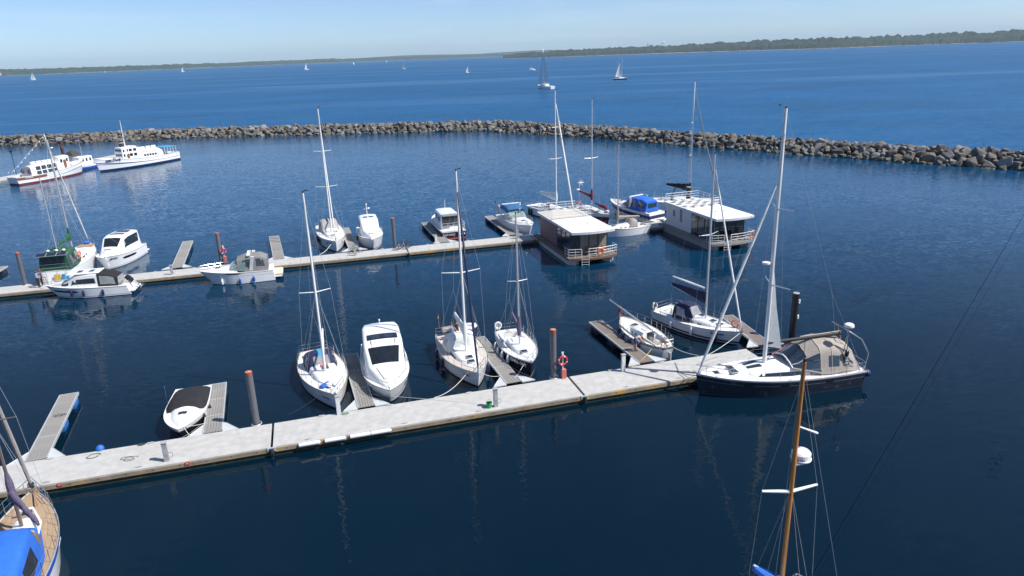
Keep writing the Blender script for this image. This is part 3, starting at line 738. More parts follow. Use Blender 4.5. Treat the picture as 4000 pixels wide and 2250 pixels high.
# ================================================================== finger piers
def finger(label, root, tip, w=.95, floats='rubber', tri=True, nplank=6, z=DZ - .02, mats='plank'):
    L, a = line_frame(root, tip); t = thing('finger_pier', label, 'pier', (root.x, root.y, 0), a, 'finger piers')
    mb = MB().m('galv')
    for sd in (-1, 1): mb.box((L / 2 + .1, sd * (w / 2 + .035), z - .05), (L - .2, .07, .16))
    mb.box((L - .03, 0, z - .05), (.06, w, .16)); mb.build('frame', t, smooth=False)
    pw = w / nplank; r = random.Random(int(abs(root.x * 13)))
    cuts = [.12, L * .33, L * .66, L - .07]
    for a0, a1 in zip(cuts, cuts[1:]):
        me = MB().m(mats).box((0, 0, 0), (a1 - a0 - .03, pw - .018, .045)).mesh('plank', False)
        for k in range(nplank):
            obj('plank', me, t, ((a0 + a1) / 2, -w / 2 + pw * (k + .5), z - .0225 + r.uniform(-.004, .004)))
    for x in cuts[1:-1]: MB().m('galv').box((x, 0, z - .02), (.05, w, .045)).build('cross_strip', t)
    if tri:
        for sd in (-1, 1):
            MB().m('grating').prism([(-.0, sd * (w / 2 + .07)), (1.35, sd * (w / 2 + .07)), (0, sd * (w / 2 + 1.0))][::sd], z - .09, z - .01).build('bracket_plate', t, smooth=False)
            MB().m('galv').tube([(0, sd * (w / 2 + 1.0), z - .02), (1.38, sd * (w / 2 + .07), z - .02)], .035, 4).build('bracket_edge', t)
    for x in (L - .9, L * .55):
        MB().m(floats).rbox((x, 0, .1), (1.1, w + .06, .5), .05).build('float', t)
        if x < L - 1: pass
    MB().m('rubber').box((L + .03, 0, z - .08), (.07, w * .7, .14)).build('bumper', t)
    return t
finger('weathered finger pier with blue floats beside the blue float ball', P(137, 1800, DZ), P(270, 1537, DZ), 1.05, 'float_blue')
finger('weathered finger pier beside the black covered motorboat', P(830, 1690, DZ), P(852, 1497, DZ), 1.0, 'rubber')
finger('shaded finger pier between the blue hooded sailboat and the white hardtop cruiser', P(1432, 1590, DZ), P(1368, 1383, DZ), 1.0)
finger('grey finger pier between the teak decked yacht and the black hulled sloop', P(2010, 1495, DZ), P(1866, 1317, DZ), 1.0)
finger('brown finger pier on which the bending woman stands', P(2530, 1415, DZ), P(2325, 1254, DZ), 1.05, mats='plank_brown')
finger('finger pier behind the bow of the yacht with the navy sail cover', P(2990, 1347, DZ), P(2838, 1232, DZ), 1.0, mats='plank_brown')
finger('empty finger pier nearest the outboard cruiser, left of the grey pile with red lifebuoy', P(690, 1046, DZ), P(734, 941, DZ), 1.1)
finger('empty finger pier behind the cruiser with the grey camper canopy', P(1090, 1013, DZ), P(1070, 922, DZ), 1.1)
finger('finger pier between the beige hooded sailboat and the white cabin cruiser', P(1385, 977, DZ), P(1345, 890, DZ), 1.0)
finger('finger pier beside the black hulled steel cruiser', P(1738, 946, DZ), P(1662, 868, DZ), 1.1)
finger('finger pier beside the cruiser with the teal canopy', P(2008, 917, DZ), P(1908, 843, DZ), 1.1)
finger('finger pier tip standing alone behind the red topped pile and the green canopied ketch', P(-110, 1110, DZ), P(8, 1040, DZ), 1.1, tri=False)

# ================================================================== piles
def pile(label, p, top, r=.21, m='pile', ring=True, group='mooring piles'):
    t = thing('mooring_pile', label, 'pile', (p.x, p.y, 0), 0, group)
    MB().m(m).lathe([(r, -2), (r, top - (.16 if ring else 0))], n=18).build('shaft', t)
    if ring:
        MB().m('rust_red').lathe([(r + .004, top - .2), (r + .004, top), (r * .93, top + .01)], n=18).build('painted_band', t)
        MB().m('rust_top').lathe([(r * .93, top + .012), (r * .5, top + .02)], n=18).build('cap', t)
    else: MB().m('pedestal').lathe([(r * .98, top), (r * .9, top + .03)], n=18).build('cap', t)
    c = MB().m('galv')
    if m == 'pile':
        c.torus((0, 0, .62), r + .09, .03, n=16, m=5); c.build('guide_collar', t)
    return t
pile('grey steel pile with red top on the front pontoon by the covered motorboat', P(1003, 1655, DZ), 4.15)
pile('grey steel pile with red top on the front pontoon beside the red lifebuoy', P(2163, 1473, DZ), 4.15)
pc = pile('black pile with white number plates behind the navy yacht', P(3092, 1338, .0), 4.05, .26, 'pile_black', False)
for zz in (3.45, 2.2): MB().m('flag_white').box((.2, -.2, zz), (.1, .16, .3), R(-45)).build('number_plate', pc)
pile('dark pile with red top on the middle pontoon beside the couple', P(100, 1112, DZ), 4.1)
pile('dark pile with red top on the middle pontoon beside the pale red lifebuoy box', P(866, 1024, DZ), 4.0)
pile('dark pile with red top on the middle pontoon next to the bicycles', P(1543, 968, DZ), 4.2)
pile('red topped dark pile rising behind the plum clad houseboat roof', P(2143, 905, DZ), 4.3)
p3 = pile('black pile marked C3 behind the white houseboat roof', P(2685, 858, DZ), 4.9, .3, 'pile_black', False)
text(p3, 'C3', .62, Matrix.Translation((-.02, -.31, 3.95)) @ Matrix.Rotation(R(90), 4, 'X'), 'flag_white', 'number_lettering', .01)

# ================================================================== service pedestals
def pedestal(label, p, h=1.15, light=False, ang=FA):
    t = thing('service_pedestal', label, 'power post', (p.x, p.y, DZ), ang, 'service pedestals')
    m = 'pedestal_light' if light else 'pedestal'
    MB().m(m).rbox((0, 0, h / 2), (.26, .2, h), .02).build('body', t)
    MB().m('pedestal').rbox((0, 0, h + .03), (.32, .26, .07), .02).build('cap', t)
    MB().m('flag_white' if light else 'galv').box((0, -.104, h * .55), (.18, .012, .35)).build('socket_panel', t)
    MB().m('rope_dark').torus((.2, .0, .35), .16, .012, Matrix.Rotation(R(90), 3, 'X'), 14, 5).build('cable_loop', t)
pedestal('grey power post on the front pontoon near the leftmost joint with the cable loop', P(653, 1800, DZ))
pedestal('light power post with white panel at the bow of the blue hooded sailboat', P(1325, 1618, DZ), 1.25, True)
pedestal('grey power post next to the green bucket', P(1937, 1588, DZ), 1.25)
pedestal('light power post at the root of the brown finger pier', P(2434, 1450, DZ), 1.25, True)
pedestal('grey power post on the middle pontoon by the cruiser with the grey camper canopy', P(673, 1072, DZ), 1.0, False, BA)
pedestal('grey power post on the middle pontoon in front of the single bicycle', P(1388, 998, DZ), 1.0, False, BA)
pedestal('light power post on the middle pontoon beside the black hulled steel cruiser', P(1704, 951, DZ), 1.0, True, BA)
pedestal('dark power post on the middle pontoon near the plum clad houseboat', P(2022, 932, DZ), 1.0, False, BA)

# ================================================================== lifebuoy stands, bucket, floats
def ring_mesh(m1, m2, R0=.3, r=.065):
    mb = MB(); seg = 8
    for k in range(seg):
        mb.m(m2 if k % 2 and (k // 2) % 1 == 0 else m1).torus((0, 0, 0), R0, r if k % 2 == 0 else r * 1.04, None, 4, 8, k * 2 * math.pi / seg + (.28 if k % 2 else 0), (k + 1) * 2 * math.pi / seg - (.28 if k % 2 else 0) + (.0))
    mb.m(m1).torus((0, 0, 0), R0, r * .98, None, 24, 8); return mb.mesh('lifebuoy')
RING = ring_mesh('red', 'flag_white'); RING_O = ring_mesh('orange', 'orange')
def buoy_stand(label, lab2, p, ang):
    t = thing('lifebuoy_stand', label, 'lifebuoy stand', (p.x, p.y, DZ), ang, 'lifebuoy stands')
    MB().m('pedestal_light').box((0, 0, .95), (.08, .06, 1.9)).build('post', t)
    MB().m('pedestal_light').box((0, .02, 1.8), (.16, .03, .3)).build('board', t)
    MB().m('red_pale').rbox((.05, -.02, .36), (.32, .26, .68), .05).build('box', t)
    o = tag(obj('lifebuoy', RING, None, (p.x + .0, p.y - .1, DZ + 1.35), (R(90), 0, ang), (1, 1, 1)), lab2, 'lifebuoy', 'red lifebuoys')
buoy_stand('lifebuoy post with pale red box at the front pontoon joint', 'red lifebuoy hung on the post at the front pontoon joint', P(2199, 1476, DZ), FA)
buoy_stand('lifebuoy post with pale red box on the middle pontoon by the grey camper cruiser', 'red lifebuoy hung beside the middle pontoon pile', P(880, 1024, DZ), BA)
bk = thing('bucket', 'green plastic bucket standing beside a grey power post', 'bucket', P(1911, 1592, DZ))
mb = MB().m('green_plastic'); mb.lathe([(.15, 0), (.19, .34), (.205, .35), (.195, .36), (.18, .34), (.14, .03)], n=16); mb.build('pail', bk)
MB().m('wire_dark').torus((0, 0, .34), .19, .009, Matrix.Rotation(R(75), 3, 'X'), 12, 5, 0, math.pi).build('handle', bk)
fb = thing('float_ball', 'blue float ball with white eye resting on the front pontoon edge', 'buoy', P(388, 1757, DZ + .05) + Vector((-.02, .12, 0)))
MB().m('float_blue').sphere((0, 0, 0), .24, 14, 8).build('ball', fb); MB().m('fender_white').lathe([(.06, -.36), (.07, -.22)], n=8).build('eye', fb)
for i, px in enumerate(((1207, 1727), (1308, 1710), (1406, 1693), (1487, 1680))):
    p = P(px[0], px[1], DZ); s = (p - F_far0).dot(FE); q = fpt(s, -FW - .16, DZ - .1)
    b = MB().m('fender_white'); b.tube([(-.62, 0, 0), (-.58, 0, 0), (.58, 0, 0), (.62, 0, 0)], [.05, .13, .13, .05], 10); b.sphere((.6, 0, 0), .06)
    o = b.build('bumper_fender'); o.location = q; o.rotation_euler = (0, 0, FA); tag(o, ('white bumper fender on the front pontoon edge, next to the red marker plate', 'white bumper fender on the front pontoon edge, second from the red marker plate', 'white bumper fender on the front pontoon edge, third from the red marker plate', 'white bumper fender on the front pontoon edge, farthest from the red marker plate')[3 - i], 'fender', 'white bumper fenders on the front pontoon')
for px, lab in (((1523, 1678), 'small red marker plate beside the white bumper fenders'), ((728, 1808), 'small red marker plate on the pontoon edge near the leftmost power post'), ((226, 1893), 'small red marker plate on the pontoon edge by the bow of the teak decked ketch')):
    s = f_s(px[0], px[1]); q = fpt(s, -FW - .09, DZ - .12); mk = thing('marker_plate', lab, 'sign', q, FA, 'red marker plates')
    MB().m('red').box((0, 0, 0), (.22, .03, .16)).build('plate', mk); MB().m('flag_white').box((0, -.017, 0), (.12, .008, .03)).build('number_bar', mk)

# ropes and cables left lying on the pontoons
def loose(label, px, py, r0, n, m='rope_dark', wob=.5, seed=1, r=.012):
    c = P(px, py, DZ + .015); q = random.Random(seed); pts = []
    for i in range(n):
        a = i * .55; k = r0 * (.5 + .5 * q.random() * wob + .25 * math.sin(i * .9)); pts.append((math.cos(a) * k * 1.4, math.sin(a) * k * .7, .012 + .0012 * i))
    o = MB().m(m).tube(pts, r, 5).build('rope_coil'); o.location = c; o.rotation_euler = (0, 0, FA); return tag(o, label, 'rope', 'ropes lying on the pontoons')
loose('dark rope lying in loose loops on the front pontoon near the blue float ball', 505, 1792, .42, 22, seed=2)
loose('dark hose doubled up on the front pontoon beside the blue float ball', 360, 1782, .5, 12, wob=.1, seed=3, r=.016)
loose('coiled dark rope on the finger pier with blue floats', 232, 1622, .34, 26, seed=4)
loose('green rope coil at the foot of the light power post by the blue striped sloop', 1347, 1617, .24, 30, 'rope_green', .3, 5)
loose('black rope heap on the pontoon edge by the grey power post', 552, 1737, .2, 26, seed=6, r=.02)
loose('grey rope coil on the front pontoon by the brown finger pier', 2700, 1452, .4, 30, 'rope', .4, 7)
# ================================================================== boat kit
def place(bow, zb, stern, zs):
    """boat frame from the photo pixels of its bow tip and the middle of its stern, at their heights above the water"""
    a, b = P(bow[0], bow[1], zb), P(stern[0], stern[1], zs); a.z = b.z = 0
    d = a - b; return (a + b) / 2, math.atan2(d.y, d.x), d.length
def boat(name, label, cat, fr, group=None):
    return thing(name, label, cat, fr[0], fr[1], group)
def at_root(root, v):                                   # local point of a thing -> world
    return Matrix.Translation(root.location) @ root.rotation_euler.to_matrix().to_4x4() @ Vector(v)

FEND = {}
def fender(label, root, h, t, side, m='fender_navy', top=.15, ln=.62, r=.12, group=None):
    k = (m, ln, r)
    if k not in FEND:
        b = MB().m(m); b.lathe([(r * .35, -ln / 2 - .03), (r * .8, -ln / 2 + .03), (r, -ln / 2 + .12), (r, ln / 2 - .12), (r * .8, ln / 2 - .03), (r * .35, ln / 2 + .04), (r * .3, ln / 2 + .09)], n=12)
        FEND[k] = b.mesh('fender')
    z = h.zs(t) - top - ln / 2; p = h.pt(t, z, side, r + .03)
    root2 = thing('fender', label, 'fender', at_root(root, p), root.rotation_euler.z, group or 'hanging fenders')
    obj('body', FEND[k], root2)
    q = h.pt(t, h.zs(t), side, -.02) - p
    MB().m('rope').tube([(0, 0, ln / 2 + .05), (q.x, q.y, q.z + .02)], .012, 4).build('lanyard', root2)
def line(label, a, b, sag=.25, m='rope', r=.016):
    o = MB().m(m).tube(catenary(a, b, sag, 10), r, 5).build('mooring_line'); return tag(o, label, 'rope', 'mooring lines')
def mast(root, x, zb, zt, r=.075, m='alu_white', taper=.75):
    o = MB().m(m).tube([(x, 0, zb), (x, 0, lerp(zb, zt, .6)), (x, 0, zt)], [r, r * .97, r * taper], 12).build('mast', root); return o
def masthead(mo, x, zt, dark=True):
    b = MB().m('wire_dark' if dark else 'steel'); b.tube([(x, 0, zt), (x, .0, zt + .12)], .05, 6); b.tube([(x - .05, .02, zt + .1), (x + .5, .1, zt + .2)], .012, 4)
    b.tube([(x + .45, .02, zt + .22), (x + .5, .25, zt + .26)], .035, 4); b.build('wind_vane', mo)
    MB().m('steel').tube([(x - .08, 0, zt), (x - .1, 0, zt + .75)], .009, 4).build('aerial', mo)
def spreaders(mo, root, x, specs, m='alu_white', sweep=.15):
    for z, w in specs:
        for sd in (1, -1): MB().m(m).tube([(x, 0, z), (x - sweep * w, sd * w, z + .06 * w)], [.045, .025], 6).build('spreader', mo)
def rig(root, x, zt, specs, hb, zd, bow=None, stern=None, sweep=.15, topf=.97, m='wire', r=.008):
    b = MB().m(m); cx = x - .15
    for sd in (1, -1):
        pts = [(cx, sd * hb, zd)] + [(x - sweep * w, sd * w, z + .06 * w) for z, w in specs] + [(x, 0, zd + (zt - zd) * topf)]
        b.tube(pts, r, 4)
        if specs:
            b.tube([(cx + .4, sd * hb * .95, zd), (x, sd * .05, specs[0][0] - .1)], r, 4); b.tube([(cx - .5, sd * hb * .95, zd), (x, sd * .05, specs[0][0] - .1)], r, 4)
            for (z, w), (z2, w2) in zip(specs, specs[1:]): b.tube([(x - sweep * w, sd * w, z), (x, 0, z2 - .1)], r * .8, 4)
    for y in (.16, -.12, .22): b.tube([(x - .12, y, zd + .3), (x - .03, y * .3, zt - .1)], r * .7, 4)
    if bow: b.tube([bow, (x, 0, zd + (zt - zd) * topf)], r, 4)
    if stern:
        if isinstance(stern, list):
            mid = Vector(stern[0]).lerp(Vector((x, 0, zt)), .3); mid.y = 0
            for q in stern: b.tube([q, mid], r, 4)
            b.tube([mid, (x, 0, zt)], r, 4)
        else: b.tube([stern, (x, 0, zt)], r, 4)
    return b.build('rigging', root)
def furled(root, a, b, r=.055, m='sail_white', name='furled_jib'):
    a, b = Vector(a), Vector(b)
    MB().m(m).tube([a.lerp(b, k) for k in (.02, .05, .3, .8, .96)], [r * .6, r, r * 1.25, r, r * .5], 8).build(name, root)
    MB().m('steel').tube([a, a.lerp(b, .02)], .07, 8).build('furling_drum', root)
def boom(root, x, z, ln, ang=0.0, rise=0.0, cover='canvas_navy', h=.32, boomm='alu_white', lumps=0.0, wrap=True, seed=1):
    d = Vector((-math.cos(ang), math.sin(ang), rise)); a = Vector((x - .1, 0, z)); b = a + d * ln
    bo = MB().m(boomm).tube([a, b], .07, 8).build('boom', root)
    if cover:
        r = random.Random(seed); rows = []
        for i in range(13):
            k = i / 12; p = a.lerp(b, .0 + k * .97); hh = h * lerp(1.35, .45, k ** .8) * (1 + r.uniform(-lumps, lumps)); w = .13 * lerp(1.2, .7, k) * (1 + r.uniform(-lumps, lumps))
            s_ = Vector((-d.y, d.x, 0)).normalized()
            rows.append([p + s_ * (w * math.sin(u)) + Vector((0, 0, hh * .42 - hh * .55 * math.cos(u))) for u in [j * 2 * math.pi / 10 for j in range(10)]])
        mb = MB().m(cover); o = len(mb.v); mb.grid(rows, close=True); mb.f.append(tuple(range(10))); mb.fm.append(0); n = len(mb.v); mb.f.append(tuple(range(n - 10, n))); mb.fm.append(0)
        mb.build('sail_cover', bo, ang=1.2)
        if wrap: MB().m(cover).tube([(x, 0, z - .25), (x, 0, z + .1), (x, 0, z + .75), (x, 0, z + 1.25)], [.12, .17, .16, .09], 9).build('mast_boot', bo)
    return bo, b
def hatch(root, x, y, z, w=.5, l=.5, pane='glass_smoke', tilt=0.0):
    M = Matrix.Rotation(tilt, 3, 'Y')
    f = MB().m('alu').box((x, y, z + .02), (l, w, .05), mtx=M).build('hatch', root)
    MB().m(pane).box((x, y, z + .048), (l * .86, w * .86, .012), mtx=M).build('pane', f)
def wheel(root, x, z, r=.42):
    w = MB().m('steel'); M = Matrix.Rotation(R(75), 3, 'Y'); w.torus((x, 0, z + .75), r, .014, M, 20, 5)
    for k in range(5):
        a = k * 2 * math.pi / 5; w.tube([(x, 0, z + .75), Vector((x, 0, z + .75)) + M @ Vector((r * math.cos(a), r * math.sin(a), 0))], .009, 4)
    w.build('steering_wheel', root)
    MB().m('gelcoat').rbox((x + .14, 0, z + .4), (.2, .22, .85), .04).build('binnacle', root)
def winch(root, x, y, z): MB().m('steel').lathe([(.08, 0), (.06, .08), (.07, .13), (.04, .14)], (x, y, z), 10).build('winch', root)
def hood(root, x0, x1, w, zb, zt, m, win='vinyl', frame=True, rise=.55, full=False, name='sprayhood', strip=None):
    """spray hood: aft edge x0, front foot x1"""
    lf = Loft([(x0, w, w * .8, zb, zt), (lerp(x0, x1, .35), w * .98, w * .78, zb, zt + .02), (lerp(x0, x1, .62), w * .95, w * .74, zb, zt - .06), (x1, w * .82, w * .66, zb, zb + (zt - zb) * .12)], .28, .08)
    o = lf.build(name, m, root, caps=False)
    xa = lerp(x0, x1, .64); xb = lerp(x0, x1, .95)
    lf.patch('front_window', win, o, xa, xb, .38, .62, off=.012)
    for a, b in ((.1, .3), (.9, .7)): lf.patch('side_window', win, o, lerp(x0, x1, .2), lerp(x0, x1, .8), a, b, off=.012, slant=-.1)
    if strip: lf.patch('centre_strip', strip, o, x0 + .02, xa, .44, .56, off=.012)
    return o
def outboard(root, x, y, z, m='engine', leg='alu', sc=1.0, tilt=0.0):
    M = Matrix.Rotation(tilt, 3, 'Y'); T = lambda v: Vector((x, y, z)) + M @ (Vector(v) * sc)
    b = MB().m(m); rows = []
    for zz, l, w, dx in ((.0, .34, .2, 0), (.1, .42, .25, 0), (.42, .46, .27, -.03), (.58, .36, .22, -.02), (.64, .18, .1, 0)):
        rows.append([T((dx - .1 + l * .5 * math.cos(u) * (1.1 if math.cos(u) < 0 else .9), w * .5 * math.sin(u), zz)) for u in [j * 2 * math.pi / 12 for j in range(12)]])
    b.grid(rows, close=True); b.f.append(tuple(range(12))); b.fm.append(0); b.f.append(tuple(range(len(b.v) - 12, len(b.v)))); b.fm.append(0)
    o = b.build('outboard_engine', root)
    g = MB().m(leg); g.tube([T((-.12, 0, .02)), T((-.14, 0, -.35)), T((-.16, 0, -.75))], [.1 * sc, .08 * sc, .05 * sc], 8); g.box(T((-.2, 0, -.42)), (.4 * sc, .16 * sc, .03 * sc), mtx=M)
    g.tube([T((.02, 0, -.72)), T((-.38, 0, -.72))], [.03 * sc, .07 * sc], 8); g.build('leg', o)
    p = MB().m('wire_dark')
    for k in range(3):
        a = k * 2.094; p.tube([T((-.36, 0, -.72)), T((-.38, .17 * math.cos(a), -.72 + .17 * math.sin(a)))], [.05 * sc, .03 * sc], 4)
    p.build('propeller', o)
def flag(root, x, y, z, bands, h=1.1, w=.42, lean=-.25):
    st = MB().m('varnish').tube([(x, y, z), (x + lean, y, z + h)], .014, 5).build('flag_staff', root)
    tot = .3
    for i, m in enumerate(bands):
        rows = []
        for k in range(2):
            zz = z + h * .97 - tot * (i + k) / len(bands)
            rows.append([Vector((x + lean * (zz - z) / h - .03 - w * j / 5 * .65, y + .05 * math.sin(j * 1.5), zz - .16 * j / 5)) for j in range(6)])
        MB().m(m).grid(rows).build('flag', st)
def dome(root, x, y, z, r=.28, h=.2, m='gelcoat', name='radome'):
    return MB().m(m).lathe([(r * .8, 0), (r, h * .15), (r, h * .4), (r * .92, h * .75), (r * .6, h), (r * .1, h * 1.04)], (x, y, z), 18).build(name, root)

def sailboat(label, fr, B=3.1, fb=(1.0, 1.05, 1.35), bands=None, deckm='deck_white', wellm='deck_grey', cabinm='gelcoat', tw=.72, tm=.4, p=2.2, rake=.5, srake=.25, under='antifoul',
             cab=(.36, .8, .42), cabw=.62, wins=None, mst=None, spr=(), mastr=.075, mastm='alu_white', bm=None, jib=None, hd=None, hatches=((.7, 0), ), helm='wheel', railm='alu', well=(.07, .36, .75),
             rails=dict(), name='sailing_yacht', group='moored sailing yachts', cabh=None, backstay=True, L=None, q=1.0, winm='glass', norig=False, sink=0.0):
    root = boat(name, label, 'sailboat', fr, group); L = L or fr[2]
    h = Hull(L, B, fb, tw, tm, p, rake, srake, (.08, .45), q)
    bands = bands or [(('s', .06), 'hull_white'), (('s', .16), 'hull_white'), (('s', .2), 'grey_line'), (('w', .1), 'hull_white'), (('w', .03), 'navy_paint')]
    root.location.z = -sink; bands = [((k, v + sink if k == 'w' else v), m_) for (k, v), m_ in bands]
    h.build(root, bands, under); h.deck(root, deckm, .03, .06, well, wellm)
    if railm: h.rail(root, railm, .022, .02)
    # coachroof
    t0, t1, ch = cab; z = lambda t: h.zs(t) - .04; cw = lambda t, f: max(.12, h.hb(t) * f)
    tm_ = lerp(t0, t1, .55)
    lf = Loft([(h.x(t0), cw(t0, cabw), cw(t0, cabw) * .86, z(t0), z(t0) + ch), (h.x(lerp(t0, t1, .25)), cw(lerp(t0, t1, .25), cabw), cw(lerp(t0, t1, .25), cabw) * .84, z(t0), z(t0) + ch * .98),
               (h.x(tm_), cw(tm_, cabw * .96), cw(tm_, cabw) * .78, z(tm_), z(tm_) + ch * .8), (h.x(lerp(t0, t1, .85)), cw(lerp(t0, t1, .85), cabw * .8), cw(lerp(t0, t1, .85), cabw) * .55, z(tm_) + .02, z(tm_) + ch * .42),
               (h.x(t1), cw(t1, .4), cw(t1, .3), z(t1), z(t1) + .07)], .16, .06)
    co = lf.build('coachroof', cabinm, root)
    for a, b in (wins if wins is not None else ((.1, .3), (.36, .5))):
        lf.both('window', winm, co, lerp(h.x(t0), h.x(t1), a), lerp(h.x(t0), h.x(t1), b), .08, .2, slant=-.06, slant0=.05)
    MB().m('glass_smoke').box((h.x(t0) - .015, 0, z(t0) + ch * .35), (.03, .62, ch * 1.2)).build('companionway', co)
    MB().m('gelcoat').rbox((h.x(t0) + .4, 0, z(t0) + ch + .06), (.8, .66, .06), .02).build('sliding_hatch', co)
    for (ht, hy) in hatches:
        x = h.x(ht); zz = lf.pt(x, .5).z if t0 < ht < t1 else h.zs(ht); hatch(root, x, hy, zz + .0, .5, .5)
    if mst:
        xm = h.x(mst[0]); zb = lf.pt(xm, .5).z - .02 if t0 < mst[0] < t1 else h.zs(mst[0]); mo = mast(root, xm, zb, mst[1], mastr, mastm); masthead(mo, xm, mst[1])
        spreaders(mo, root, xm, spr, mastm)
        bs = [(h.x(.01), h.hb(0) * .8, h.zs(0)), (h.x(.01), -h.hb(0) * .8, h.zs(0))] if backstay else None
        if not norig: rig(root, xm, mst[1], spr, h.hb(mst[0]) - .08, h.zs(mst[0]), (h.x(.985), 0, h.zs(1)), bs)
        if jib: furled(root, (h.x(.985), 0, h.zs(1) + .1), (xm, 0, zb + (mst[1] - zb) * jib[2]), jib[1], jib[0])
        if bm: boom(root, xm, zb + bm.get('z', 1.0), bm['ln'], bm.get('ang', 0), bm.get('rise', 0), bm.get('cover'), bm.get('h', .32), mastm, bm.get('lumps', .05), bm.get('wrap', True))
    if hd:
        x0 = h.x(t0) - hd.get('aft', .7); x1 = h.x(t0) + hd.get('fwd', .75); zt = z(t0) + ch + hd.get('up', .62)
        hood(root, x0, x1, h.hb(t0) * hd.get('w', .66), z(t0) + ch * .35, zt, hd['m'], hd.get('win', 'vinyl'), strip=hd.get('strip'))
    # cockpit furniture
    for sd in (1, -1):
        MB().m(cabinm).rbox((h.x((well[0] + well[1]) / 2 + .03), sd * (min(well[2], h.hb(.2) * .72) - .16), h.zs(.2) - .34), ((well[1] - well[0]) * L * .75, .32, .4), .03).build('cockpit_seat', root)
        winch(root, h.x(well[1] - .06), sd * (min(well[2], h.hb(.3) * .72) + .14), h.zs(.3) + .02)
        MB().m(cabinm).tube([(h.x(well[0]), sd * (min(well[2], h.hb(.1) * .72) + .06), h.zs(.1)), (h.x(well[1]), sd * (min(well[2], h.hb(.35) * .72) + .06), h.zs(.35) + .1)], [.06, .1], 8).build('coaming', root)
    if helm == 'wheel': wheel(root, h.x(well[0] + .06), h.zs(.1) - .5)
    elif helm == 'tiller': MB().m('varnish').tube([(h.x(.02), 0, h.zs(0) + .1), (h.x(.16), .1, h.zs(.1) + .22)], [.035, .02], 6).build('tiller', root)
    h.rails(root, **rails)
    b = MB().m('steel'); b.box((h.x(.985), 0, h.zs(1) + .03), (.3, .12, .05)); b.tube([(h.x(1.0) + .1, 0, h.zs(1) + .05), (h.x(.97), 0, h.zs(1) + .08)], .03, 6); b.build('bow_roller', root)
    mbc = MB().m('steel')
    for t in (.05, .5, .9):
        for sd in (1, -1): mbc.tube([(h.x(t) - .1, sd * (h.hb(t) - .1), h.zs(t) + .05), (h.x(t) + .1, sd * (h.hb(t) - .1), h.zs(t) + .05)], .018, 5)
    mbc.build('deck_cleats', root)
    return root, h, lf
# ================================================================== sailing yachts of the middle pontoon
W2 = [(('s', .05), 'hull_white'), (('s', .15), 'hull_white'), (('s', .18), 'grey_line'), (('w', .12), 'hull_white'), (('w', .05), 'navy_paint')]
# yacht with the beige hood
fr = place((1313, 944), 1.45, (1276, 876), 1.2)
r8, h8, l8 = sailboat('white sloop with a beige spray hood and tall mast, bow to the middle pontoon', fr, 3.45, (1.15, 1.2, 1.45), W2, spr=((7.3, 1.35), (11.6, 1.05)), mst=(.6, 16.6), mastr=.09, bm=dict(ln=3.8, cover=None, z=.9),
    jib=('sail_white', .06, .96), hd=dict(m='canvas_taupe', aft=1.5, fwd=.8, up=.85, w=.75, strip='canvas_black'), hatches=((.6, .45), (.72, 0)), cab=(.36, .84, .45), wins=((.05, .42),), tw=.86, p=2.5)
h8.name(r8, 'Lucie', .34, .9, .72, -1); h8.stripe(r8, 'glass', .80, .85, .62, .74, (1, -1), 'hull_port')
flag(r8, h8.x(0), .9, h8.zs(0) + .3, ('flag_black', 'flag_red', 'flag_gold'))
line('thick white bow line of the beige hooded sloop, sagging to the middle pontoon', at_root(r8, h8.pt(.93, 1.2, -1)), P(1247, 995, DZ + .05), .25, r=.03)
fender('black fender on the beige hooded sloop, the forward one', r8, h8, .62, -1, 'fender_black', .3)
fender('black fender on the beige hooded sloop, the after one', r8, h8, .52, -1, 'fender_black', .2)
# yacht with the white stack-pack behind the plum houseboat
fr = place((2242, 828), 1.45, (2086, 797), 1.15)
r13, h13, l13 = sailboat('white sloop with heaped white mainsail behind the plum clad houseboat', fr, 3.4, (1.1, 1.15, 1.45), W2, spr=((8.2, 1.2), (12.4, .9)), mst=(.58, 17.2), mastr=.085, bm=dict(ln=3.8, cover='sail_white', h=.75, z=1.0, lumps=.12, rise=.1), jib=('sail_white', .11, .93), tw=.82, p=2.4)
for k, t in enumerate((.1, .18)): fender(('aftermost', 'second')[k] + ' black fender on the stern quarter of the heaped mainsail sloop', r13, h13, t, -1, 'fender_black', .25, .7, .14, 'black fenders on the heaped mainsail sloop')
# red hulled ketch
fr = place((2383, 843), 1.35, (2240, 805), 1.1)
r14, h14, l14 = sailboat('red hulled sailboat with maroon sail cover and grey cluttered deck', fr, 3.1, (1.15, 1.2, 1.5), [(('s', .35), 'gelcoat'), (('w', .1), 'red_paint'), (('w', .02), 'gelcoat')], deckm='deck_grey', cabinm='deck_grey', spr=((8.4, 1.1), ), mst=(.52, 16.0), mastr=.085, mastm='alu',
    bm=dict(ln=3.3, cover='canvas_maroon', h=.42, z=1.35, lumps=.18, rise=.14), jib=None, tw=.6, cab=(.3, .78, .5), helm='tiller')
MB().m('canvas_maroon').tube([(h14.x(.62), 0, 2.5), (h14.x(.75), .05, 2.3), (h14.x(.88), 0, 2.35), (h14.x(.95), 0, 2.0)], [.12, .2, .26, .16], 9).build('staysail_cover', r14)
MB().m('red').sphere((h14.x(.1), .3, 1.75), .3, 10, 6, (1.5, 1, .6)).build('horseshoe_buoy', r14)
mb = MB().m('gelcoat_cream')
for k in range(5): mb.sphere((h14.x(.95) + rnd.uniform(-.3, .2), rnd.uniform(-.3, .3), h14.zs(1) + .35 + rnd.uniform(-.15, .2)), .2, 8, 5)
mb.build('bagged_sail', r14)
wp = MB().m('steel').tube([(h14.x(.03), .9, 1.1), (h14.x(.03), .9, 4.4)], .03, 6).build('generator_post', r14)
